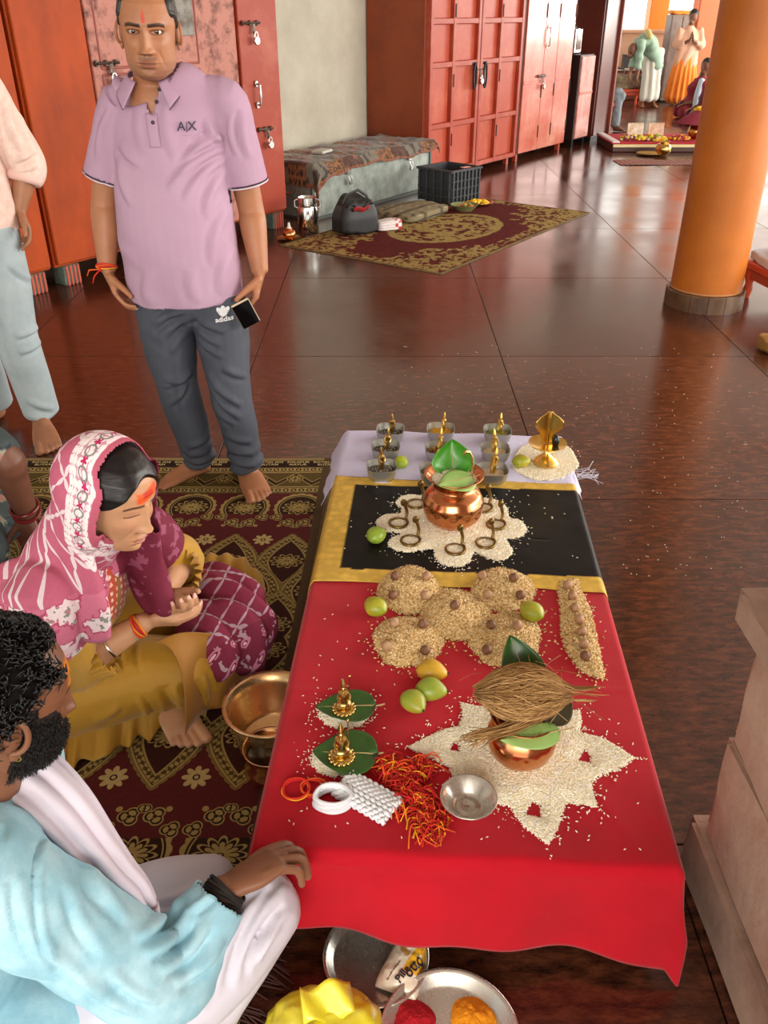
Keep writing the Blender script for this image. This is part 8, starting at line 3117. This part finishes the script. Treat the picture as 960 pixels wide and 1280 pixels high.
def bending(e, b):
    sk = '#7a4f38'
    hip = b + Vector((0.0, 0.05, 0.86))
    ch = b + Vector((-0.28, -0.10, 1.12))
    hd = b + Vector((-0.48, -0.18, 0.98))
    vb = VB()
    plain_head(vb, hd, (-0.6, -0.3, -0.7))
    vb.loft([ch, hd], [0.06, 0.05])
    hands = [b + Vector((-0.50, -0.28, 0.55)), b + Vector((-0.36, -0.30, 0.52))]
    for k, h in enumerate(hands):
        s0 = ch + Vector((-0.06, 0.14 - 0.28 * k, 0.0))
        vb.loft([s0, s0.lerp(h, 0.5) + Vector((0.02, 0, 0)), h], [0.05, 0.042, 0.028])
        hand(vb, h, (-0.1, -0.1, -1), (0.5, 0.3, 0), (0, -1, 0), 0.95)
    for k in (-1, 1):
        f0 = b + Vector((k * 0.10, 0, 0))
        foot(vb, f0 + Vector((0, 0.06, 0)), f0 + Vector((k * 0.05, -0.18, 0)), f0 + Vector((0, 0.02, 0.085)), 1.0, side_in=-k)
        vb.loft([f0 + Vector((0, 0.02, 0.06)), f0 + Vector((0, 0.02, 0.35))], [0.036, 0.05])
    skin_body('body', vb, [], e, sk, 0.011)
    vb = VB()
    vb.loft([hip + Vector((0, 0, 0.08)), hip + Vector((0, 0, -0.1)), b + Vector((0, 0.02, 0.5)), b + Vector((0.0, 0.02, 0.16))], [0.19, 0.20, 0.19, 0.19], [0.15, 0.16, 0.14, 0.12], side=(1, 0, 0))
    garment('lungi', vb, e, M('white_lungi', '#d3cfc2', 0.85), 0.015, 4, lambda V, N: 0.012 * np.sin(V[:, 0] * 45 + 2 * vnoise(V, 4, 2)), solid=0.0)
    vb = VB()
    vb.loft([hip + Vector((0.06, 0.02, -0.16)), hip, hip.lerp(ch, 0.6) + Vector((0, 0, 0.09)), ch], [0.20, 0.20, 0.20, 0.15], [0.15, 0.15, 0.14, 0.11], side=(0.1, 1, 0))
    for k, h in enumerate(hands):
        s0 = ch + Vector((-0.06, 0.14 - 0.28 * k, 0.0))
        vb.loft([s0, s0.lerp(h, 0.5), s0.lerp(h, 0.72)], [0.08, 0.065, 0.06])
    garment('tunic', vb, e, M('sea_green_cotton', '#8fa893', 0.85), 0.015, 4, lambda V, N: 0.010 * np.sin(V[:, 2] * 30 + 3 * vnoise(V, 4, 5)), solid=0.0)
    vb = VB()
    vb.loft([ch + Vector((0.10, 0.16, 0.07)), ch + Vector((0.06, 0, 0.14)), ch + Vector((0.08, -0.16, 0.07))], [0.05, 0.06, 0.05])
    garment('shoulder_cloth', vb, e, M('pale_yellow_cloth', '#c9b87a', 0.85), 0.014, 3, solid=0.0)


far_person(P(809, 134), 'barefoot person in sea green tunic and white lungi bending over a stool', bending)


def standing_far(e, b):
    sk = '#7a4f38'
    hc = b + Vector((0.0, -0.05, 1.50))
    vb = VB()
    plain_head(vb, hc, (-0.5, -0.7, -0.5))
    vb.loft([hc + Vector((0, 0.03, -0.06)), b + Vector((0, 0.02, 1.30))], [0.05, 0.06])
    for k in (-1, 1):
        s0, el_, wr_ = b + Vector((k * 0.19, 0.0, 1.28)), b + Vector((k * 0.25, -0.06, 1.02)), b + Vector((k * 0.03 - 0.03, -0.26, 1.12))
        vb.loft([s0, el_, wr_], [0.05, 0.043, 0.028])
        hand(vb, wr_, (-0.1 - k * 0.1, -0.3, 0.9), (-k, 0, 0), (0, 1, 0), 0.9, (0.1, 0.15, 0.1))
        f0 = b + Vector((k * 0.09, 0, 0))
        foot(vb, f0 + Vector((0, 0.06, 0)), f0 + Vector((k * 0.04, -0.18, 0)), f0 + Vector((0, 0.02, 0.085)), 1.0, side_in=-k)
        vb.loft([f0 + Vector((0, 0.02, 0.06)), f0 + Vector((0, 0.02, 0.35))], [0.036, 0.05])
    skin_body('body', vb, [], e, sk, 0.011)
    hair_cap(e, hc, (-0.4, -0.8, -0.5))
    vb = VB()
    vb.loft([b + Vector((0, 0.02, 0.95)), b + Vector((0, 0, 0.6)), b + Vector((0, 0, 0.14))], [0.19, 0.24, 0.30], [0.14, 0.18, 0.22])
    garment('skirt', vb, e, M('saffron_cotton', '#e8832a', 0.8), 0.015, 3, lambda V, N: 0.02 * np.sin(np.arctan2(V[:, 1] - b.y, V[:, 0] - b.x) * 14) * smooth01(0.9 - V[:, 2], 0, 0.5), solid=0.0)
    vb = VB()
    vb.loft([b + Vector((0, 0.01, 0.68)), b + Vector((0, 0, 0.95)), b + Vector((0, 0, 1.2)), b + Vector((0, 0.01, 1.34))], [0.23, 0.21, 0.20, 0.08], [0.17, 0.15, 0.13, 0.07])
    for k in (-1, 1):
        s0, el_, wr_ = b + Vector((k * 0.17, 0.0, 1.27)), b + Vector((k * 0.25, -0.06, 1.02)), b + Vector((k * 0.03 - 0.03, -0.26, 1.12))
        vb.loft([s0, el_, el_.lerp(wr_, 0.6)], [0.08, 0.07, 0.05])
    garment('long_shirt', vb, e, M('peach_cotton', '#d0a187', 0.85), 0.015, 4, lambda V, N: 0.010 * np.sin(V[:, 0] * 35 + 3 * vnoise(V, 4, 5)), solid=0.0)


far_person(P(848, 131), 'standing barefoot worshipper in peach shirt and saffron skirt with folded hands', standing_far)


def seated_far(colour, shawl):
    def fn(e, b):
        sk = '#7a4f38'
        hc = b + Vector((0.02, -0.03, 0.80))
        vb = VB()
        plain_head(vb, hc, (-0.7, -0.6, -0.2))
        vb.loft([hc, b + Vector((0, 0.03, 0.6))], [0.05, 0.06])
        for k in (-1, 1):
            s0, el_, wr_ = b + Vector((0.0, k * 0.17, 0.57)), b + Vector((-0.05, k * 0.24, 0.32)), b + Vector((-0.25, k * 0.12, 0.24))
            vb.loft([s0, el_, wr_], [0.05, 0.043, 0.028])
            hand(vb, wr_, (-0.8, -0.1 * k, -0.2), (0, 0, -1), (0, -k, 0), 0.9)
        skin_body('body', vb, [], e, sk, 0.012)
        hair_cap(e, hc, (-0.7, -0.6, -0.2))
        vb = VB()
        vb.loft([b + Vector((0, 0, 0.08)), b + Vector((0, 0, 0.3)), b + Vector((0, 0, 0.5)), b + Vector((0, 0.02, 0.62))], [0.26, 0.22, 0.20, 0.09], [0.24, 0.19, 0.15, 0.08])
        vb.loft([b + Vector((-0.02, 0.1, 0.12)), b + Vector((-0.30, 0.18, 0.12))], [0.13, 0.10])
        vb.loft([b + Vector((-0.02, -0.1, 0.12)), b + Vector((-0.30, -0.18, 0.12))], [0.13, 0.10])
        for k in (-1, 1):
            vb.loft([b + Vector((0.0, k * 0.15, 0.56)), b + Vector((-0.05, k * 0.24, 0.32))], [0.08, 0.065])
        garment('dress', vb, e, M('dress_' + colour.strip('#'), colour, 0.85), 0.016, 4, lambda V, N: 0.012 * np.sin(V[:, 2] * 26 + 3 * vnoise(V, 4, 5)), solid=0.0)
        vb = VB()
        vb.loft([b + Vector((-0.05, -0.17, 0.60)), b + Vector((-0.10, -0.22, 0.35)), b + Vector((-0.10, -0.27, 0.08))], [0.05, 0.06, 0.06])
        garment('shawl', vb, e, M('shawl_' + shawl.strip('#'), shawl, 0.85), 0.014, 3, solid=0.0)
    return fn


far_person(P(869, 148), 'person in dark red dress with pale blue shawl seated beside the orange column', seated_far('#7c1626', '#b7c6d4'))
far_person(P(886, 156), 'second seated person in deep maroon, half hidden by the orange column', seated_far('#5d1220', '#6b1526'))


def stool_sitter(e, b):
    sk = '#6f4733'
    vb = VB()
    hip = b + Vector((-0.32, 0.10, 0.42))
    hc = b + Vector((-0.30, 0.05, 1.12))
    plain_head(vb, hc, (0.5, -0.8, -0.2))
    vb.loft([hc, hip + Vector((0, 0, 0.50))], [0.05, 0.06])
    fa = b + Vector((0.06, -0.04, 0))
    foot(vb, fa, fa + Vector((0.20, -0.12, 0)), fa + Vector((0.02, 0.0, 0.085)), 1.0, 1)
    vb.loft([fa + Vector((0.02, 0, 0.06)), fa + Vector((0.02, 0.02, 0.3))], [0.036, 0.05])
    for k in (-1, 1):
        s0, el_, wr_ = hip + Vector((0.02, k * 0.18, 0.47)), hip + Vector((0.12, k * 0.22, 0.22)), hip + Vector((0.30, k * 0.10, 0.14))
        vb.loft([s0, el_, wr_], [0.05, 0.043, 0.028])
        hand(vb, wr_, (0.8, 0, -0.3), (0, 0, -1), (0, -k, 0), 0.9)
    skin_body('body', vb, [], e, sk, 0.011)
    hair_cap(e, hc, (0.5, -0.8, -0.2))
    vb = VB()
    vb.loft([hip, b + Vector((0.08, 0.02, 0.50)), b + Vector((0.10, 0.0, 0.46))], [0.12, 0.10, 0.085])
    vb.loft([b + Vector((0.09, 0.0, 0.48)), fa + Vector((0.02, 0, 0.10))], [0.085, 0.07])
    vb.loft([hip + Vector((0, 0.12, 0)), b + Vector((0.0, 0.25, 0.48)), b + Vector((0.0, 0.25, 0.12))], [0.12, 0.095, 0.07])
    garment('jeans', vb, e, M('faded_jeans', '#8d9aa0', 0.85, col2='#6d7a80', vscale=20), 0.012, 3, lambda V, N: 0.008 * vnoise(V, 16, 4), solid=0.0)
    vb = VB()
    vb.loft([hip, hip + Vector((0, 0, 0.3)), hip + Vector((0, 0, 0.52))], [0.17, 0.18, 0.08], [0.14, 0.14, 0.08])
    for k in (-1, 1):
        vb.loft([hip + Vector((0.02, k * 0.16, 0.46)), hip + Vector((0.12, k * 0.22, 0.22))], [0.08, 0.065])
    garment('shirt', vb, e, M('dark_shirt', '#3b3a40', 0.85), 0.014, 3, solid=0.0)


far_person(P(760, 164), 'barefoot person in faded jeans sitting on an orange stool by the dark cupboard', stool_sitter)


# ---------------------------------------------------------------- stools, cupboard, chairs, crates
m_stool = M('orange_red_stool_paint', '#d0512c', 0.4)


def stool(loc, rz, w, d, h, label, group='painted wooden stools'):
    e = empty('stool', loc, rz, label, 'stool', group)
    MB().box((0, 0, h - 0.025), (w, d, 0.05), 0.008).build('seat', m_stool, e, False)
    MB().box((0, 0, h - 0.08), (w - 0.06, d - 0.06, 0.07), 0.006).build('apron', m_stool, e, False)
    for x in (-1, 1):
        for y in (-1, 1):
            MB().lathe([(0.001, 0), (0.018, 0), (0.030, 0.05), (0.022, 0.09), (0.034, h * 0.55), (0.036, h - 0.05), (0.001, h - 0.05)], 12, (x * (w / 2 - 0.05), y * (d / 2 - 0.05), 0)).build('leg', m_stool, e)
    return e


stool(P(791, 135) + Vector((-0.05, 0.5, 0)), 0, 0.62, 0.42, 0.30, 'low orange-red stool beside the bending person')
stool(P(757, 170) + Vector((-0.08, 0.45, 0)), 0.1, 0.40, 0.40, 0.42, 'orange stool carrying the person in faded jeans')
stool(Vector((2.60, 5.28, 0)), 0.15, 0.55, 0.5, 0.24, 'orange-red stool with flowers just past the big column')
# bundle on the stool
V, F = soft_slab('bundle', (0.58, 0.38, 0.24), 4, 0.03)
o = mk('cloth_bundle', V, F, M('brown_bundle', '#8d7a5c', 0.9, col2='#5f4a3a', vscale=12), None, True, None, P(791, 135) + Vector((-0.05, 0.5, 0.30)))
tag(o, 'brown cloth bundle lying on the low stool at the far end', 'bundle')
# tall cupboard with an orange cloth
cx_ = Py(846, 60, 19.1)
e = empty('tall_cupboard', Vector((cx_.x, 19.1, 0)), 0.0, 'tall grey-brown cupboard behind the praying worshipper', 'cupboard')
mg = M('grey_brown_board', '#8a7a70', 0.6, col2='#74655c', vscale=6)
MB().box((0, 0.1, 0.78), (0.42, 0.4, 1.5), 0.01).build('body', mg, e, False)
for x in (-0.105, 0.105):
    d = MB().box((x, -0.105, 0.80), (0.195, 0.02, 1.40), 0.006).build('door', mg, e, False)
    MB().tube([(x - math.copysign(0.07, x), -0.125, 0.75), (x - math.copysign(0.07, x), -0.125, 0.90)], 0.008, 6).build('handle', m_steel, d)
MB().box((0, 0.1, 0.02), (0.40, 0.38, 0.04)).build('plinth', m_black, e, False)
V, F = soft_slab('orange', (0.46, 0.40, 0.07), 6, 0.012)
o = mk('orange_cloth', V, F, M('orange_cloth', '#e88a2e', 0.8), None, True, None, (cx_.x, 19.2, 1.53))
tag(o, 'folded orange cloth on top of the tall cupboard', 'cloth')
# dark plastic chairs
def chair(loc, rz, label):
    e = empty('plastic_chair', loc, rz, label, 'chair', 'dark plastic chairs along the parapet')
    mc = M('dark_green_plastic', '#3b443f', 0.5)
    MB().box((0, 0, 0.42), (0.46, 0.44, 0.035), 0.01).build('seat', mc, e, False)
    mb = MB().grid(lambda u, v: ((u - 0.5) * 0.46 * (1 - 0.15 * v * v), 0.21 + 0.08 * v - 0.05 * math.sin(math.pi * u), 0.45 + 0.42 * v - 0.05 * v * (2 * u - 1) ** 2), 10, 8)
    mb.build('backrest', mc, e, True, solid=0.02)
    for x in (-1, 1):
        for y in (-1, 1):
            MB().tube([(x * 0.2, y * 0.19, 0.42), (x * 0.23, y * 0.22, 0)], [0.025, 0.02], 8).build('leg', mc, e)
        MB().tube([(x * 0.24, 0.2, 0.62), (x * 0.25, -0.1, 0.62), (x * 0.22, -0.18, 0.42)], 0.018, 8).build('armrest', mc, e)
    return e


chair(P(768, 130) + Vector((-0.15, 0.1, 0)), 0.2, 'dark plastic chair beyond the seated person in jeans')
chair(P(874, 140) + Vector((0.3, 0.2, 0)), -0.3, 'dark plastic chair behind the seated people in red')
# crate, white bucket, sacks on the ledge
lz = 0.585
for (px_, w_, h_, col, nm, lab) in ((757, 0.3, 0.22, '#5d6068', 'tin_box', 'dull tin box on the ledge near the bright orange column'), (800, 0.24, 0.16, '#b58d78', 'cardboard_box', 'small cardboard box on the far ledge')):
    q = Py(px_ + (30 if w_ > 0.25 else 27), 80, 19.75)
    o = MB().box((0, 0, h_ / 2), (w_, 0.2, h_), 0.012).box((0, 0, h_ + 0.008), (w_ + 0.02, 0.22, 0.02), 0.006).build(nm, M(nm + '_paint', col, 0.6), None, False, loc=(q.x, 19.75, lz))
    tag(o, lab, 'box')
q = Py(808, 66, 19.75)
e = empty('bucket', (q.x, 19.75, lz), 0, 'white plastic bucket on the far ledge', 'bucket')
MB().lathe([(0.001, 0), (0.10, 0), (0.125, 0.26), (0.132, 0.262), (0.13, 0.275), (0.12, 0.27), (0.095, 0.01), (0.001, 0.01)], 24).build('body', M('white_plastic', '#d7dde2', 0.4), e)
MB().tube([(-0.128, 0, 0.25)] + [(-0.128 * math.cos(a), -0.06, 0.25 - 0.10 * math.sin(a)) for a in np.linspace(0.2, 2.94, 9)] + [(0.128, 0, 0.25)], 0.005, 6).build('handle', m_steel, e)
for k, (px_, py_) in enumerate(((866, 66), (890, 63))):
    q = Py(px_, py_, 19.75)
    V, F = soft_slab('sack', (0.34, 0.24, 0.26), 3 + k, 0.03)
    o = mk('sack', V, F, M('sack_cloth%d' % k, ('#8d8c84', '#a8a294')[k], 0.9), None, True, None, (q.x + 0.2, 19.8, lz))
    tag(o, ('grey cloth sack on the ledge beside the burnt orange column', 'pale cloth sack on the ledge farther from the burnt orange column')[k], 'sack')

# ---------------------------------------------------------------- second offering table seen at the far end
pt = empty('offering_platform', P(766, 191) + Vector((0.0, 0.05, 0)), 0.0, 'low platform with red cloth and cream edge at the far end', 'platform')
PL, PD, PZ = 2.4, 0.95, 0.10
MB().box((PL / 2, PD / 2, PZ / 2), (PL, PD, PZ), 0.01).build('base', M('dark_platform', '#4a2a22', 0.5), pt, False)
MB().box((PL / 2, PD / 2, PZ + 0.006), (PL + 0.03, PD + 0.03, 0.012), 0.003).build('red_cover', M('crimson_cloth', '#b3142a', 0.8), pt, False)
MB().box((PL / 2, -0.02, PZ - 0.02), (PL, 0.012, 0.035), 0.002).build('cream_edge', M('cream_braid', '#e3d09a', 0.7), pt, False)
MB().box((0.04, PD / 2, PZ + 0.02), (0.10, PD, 0.03), 0.01).build('white_border', M('white_sheet', '#d9d3d6', 0.8), pt, False)
OP = Vector(pt.location)


def heap(x, y, r, h, cols, seed, label, cat='flowers', n=70, size=0.024):
    mb = MB()
    flower_bits(mb, n, r, h, cols, (0, 0, 0.0), size, seed)
    o = mb.build('flower_heap', m_flowers, None, True, col=True, loc=OP + Vector((x, y, PZ + 0.013)))
    tag(o, label, cat, kind='stuff')


heap(0.35, 0.30, 0.20, 0.05, ['#e3b21f', '#b8c03a', '#f0d24a', '#8a3a5a', '#e6dcc8'], 3, 'heap of yellow marigolds and petals at the platform corner')
heap(0.62, 0.30, 0.16, 0.05, ['#d9bf2a', '#9fb03a', '#e8a21f', '#c9c9a0'], 4, 'heap of green and yellow petals next to the marigolds')
heap(0.98, 0.35, 0.13, 0.04, ['#e8a21f', '#e6c23a', '#c43a5a'], 5, 'small heap of orange blossoms beside the maroon canopy pot', n=40)
heap(1.50, 0.35, 0.15, 0.04, ['#e06a7a', '#d94a5a', '#efb0a8'], 6, 'heap of pink petals between canopy pot and dark mound', n=50)
heap(2.0, 0.35, 0.2, 0.05, ['#d94a3a', '#e07a5a', '#5a7a3a', '#c43a4a'], 7, 'heap of red petals near the orange column', n=60)
heap(1.78, 0.6, 0.2, 0.12, ['#5a2440', '#6b2a48', '#4a1c34'], 8, 'dark purple mound of petals on the far platform', n=80, size=0.035)
for k, (x, y, c1) in enumerate(((0.42, 0.55, '#e6dccf'), (0.70, 0.55, '#e8c7b4'))):
    o = MB().box((0, 0, 0.09), (0.22, 0.02, 0.18), 0.003).box((0, -0.011, 0.09), (0.16, 0.004, 0.11), 0.001).build('picture_card', M('card_%d' % k, c1, 0.6, col2='#c49a6a', vscale=14), None, False, loc=OP + Vector((x, y, PZ + 0.013)), rot=(-0.15, 0, 0.1))
    tag(o, ('pale picture card propped behind the marigold heap', 'peach picture card propped behind the green petals')[k], 'card')
e = empty('canopy_pot', OP + Vector((1.22, 0.45, PZ + 0.013)), 0, 'brass pot under a small maroon cloth canopy at the far end', 'pot')
MB().lathe([(0.001, 0), (0.06, 0), (0.11, 0.04), (0.125, 0.09), (0.10, 0.15), (0.06, 0.18), (0.085, 0.21), (0.08, 0.21), (0.05, 0.18), (0.001, 0.17)], 28).build('body', m_brass, e)
MB().lathe([(0.02, 0.34), (0.10, 0.33), (0.20, 0.27), (0.28, 0.20), (0.285, 0.19), (0.19, 0.25), (0.09, 0.31), (0.02, 0.32)], 12, ripple=lambda a, z: 0.06 * math.cos(6 * a)).build('canopy', M('maroon_cloth', '#8d2f45', 0.8), e)
mb = MB()
flower_bits(mb, 14, 0.06, 0.03, ['#efa41f', '#e8c23a'], (0, 0, 0.34), 0.03, 5)
mb.build('marigold_top', m_flowers, e, True, col=True)
# in front: plate, pot, small mat
o = MB().grid(lambda u, v: (u * 1.25, v * 0.42, 0.006 + 0.003 * math.sin(9 * u)), 60, 20, col=lambda u, v: srgb('#9a6a5c') if (math.sin(u * 60 + v * 14) * math.sin(u * 60 - v * 14) > 0) else srgb('#6b3f38')).build('prayer_mat', VC('small_mat', 0.9), None, True, col=True, loc=P(776, 207), rot=(0, 0, 0.03))
tag(o, 'small pink-brown patterned mat before the far platform', 'mat')
e = empty('brass_plate', P(812, 194) + Vector((0, 0, 0.008)), 0, 'flat brass plate before the far platform', 'plate')
MB().lathe([(0.001, 0.006), (0.13, 0.006), (0.17, 0.02), (0.172, 0.018), (0.13, 0.0), (0.001, 0.0)], 28).build('dish', m_brass, e)
e = empty('brass_pot', P(828, 195) + Vector((0, 0, 0.008)), 0, 'round brass pot standing before the far platform', 'pot')
MB().lathe([(0.001, 0), (0.05, 0), (0.095, 0.05), (0.10, 0.085), (0.08, 0.13), (0.05, 0.145), (0.065, 0.165), (0.06, 0.165), (0.04, 0.145), (0.001, 0.14)], 28).build('body', m_brass, e)

# ---------------------------------------------------------------- on the stool past the big column
S0 = Vector((2.60, 5.28, 0.24))
V, F = soft_slab('cloth', (0.56, 0.5, 0.06), 9, 0.012)
o = mk('folded_cloth', V, F, M('pale_blue_cloth', '#c5ccd8', 0.85), None, True, None, S0)
tag(o, 'pale folded cloth on the stool past the big column', 'cloth')
mb = MB()
flower_bits(mb, 60, 0.2, 0.08, ['#b31a3a', '#c43a4a', '#5f7a2c', '#e6d6cc', '#d9a21f'], (0, 0, 0), 0.03, 9)
o = mb.build('flower_heap', m_flowers, None, True, col=True, loc=S0 + Vector((0, 0, 0.06)))
tag(o, 'heap of red roses and leaves on the stool past the big column', 'flowers', kind='stuff')
V, F = soft_slab('gold', (0.22, 0.18, 0.10), 12, 0.03)
o = mk('gold_cloth', V, F, M('crumpled_gold_cloth', '#b08a4a', 0.5, metal=0.2), None, True, None, P(975, 440))
tag(o, 'crumpled gold cloth lying on the floor past the big column', 'cloth')
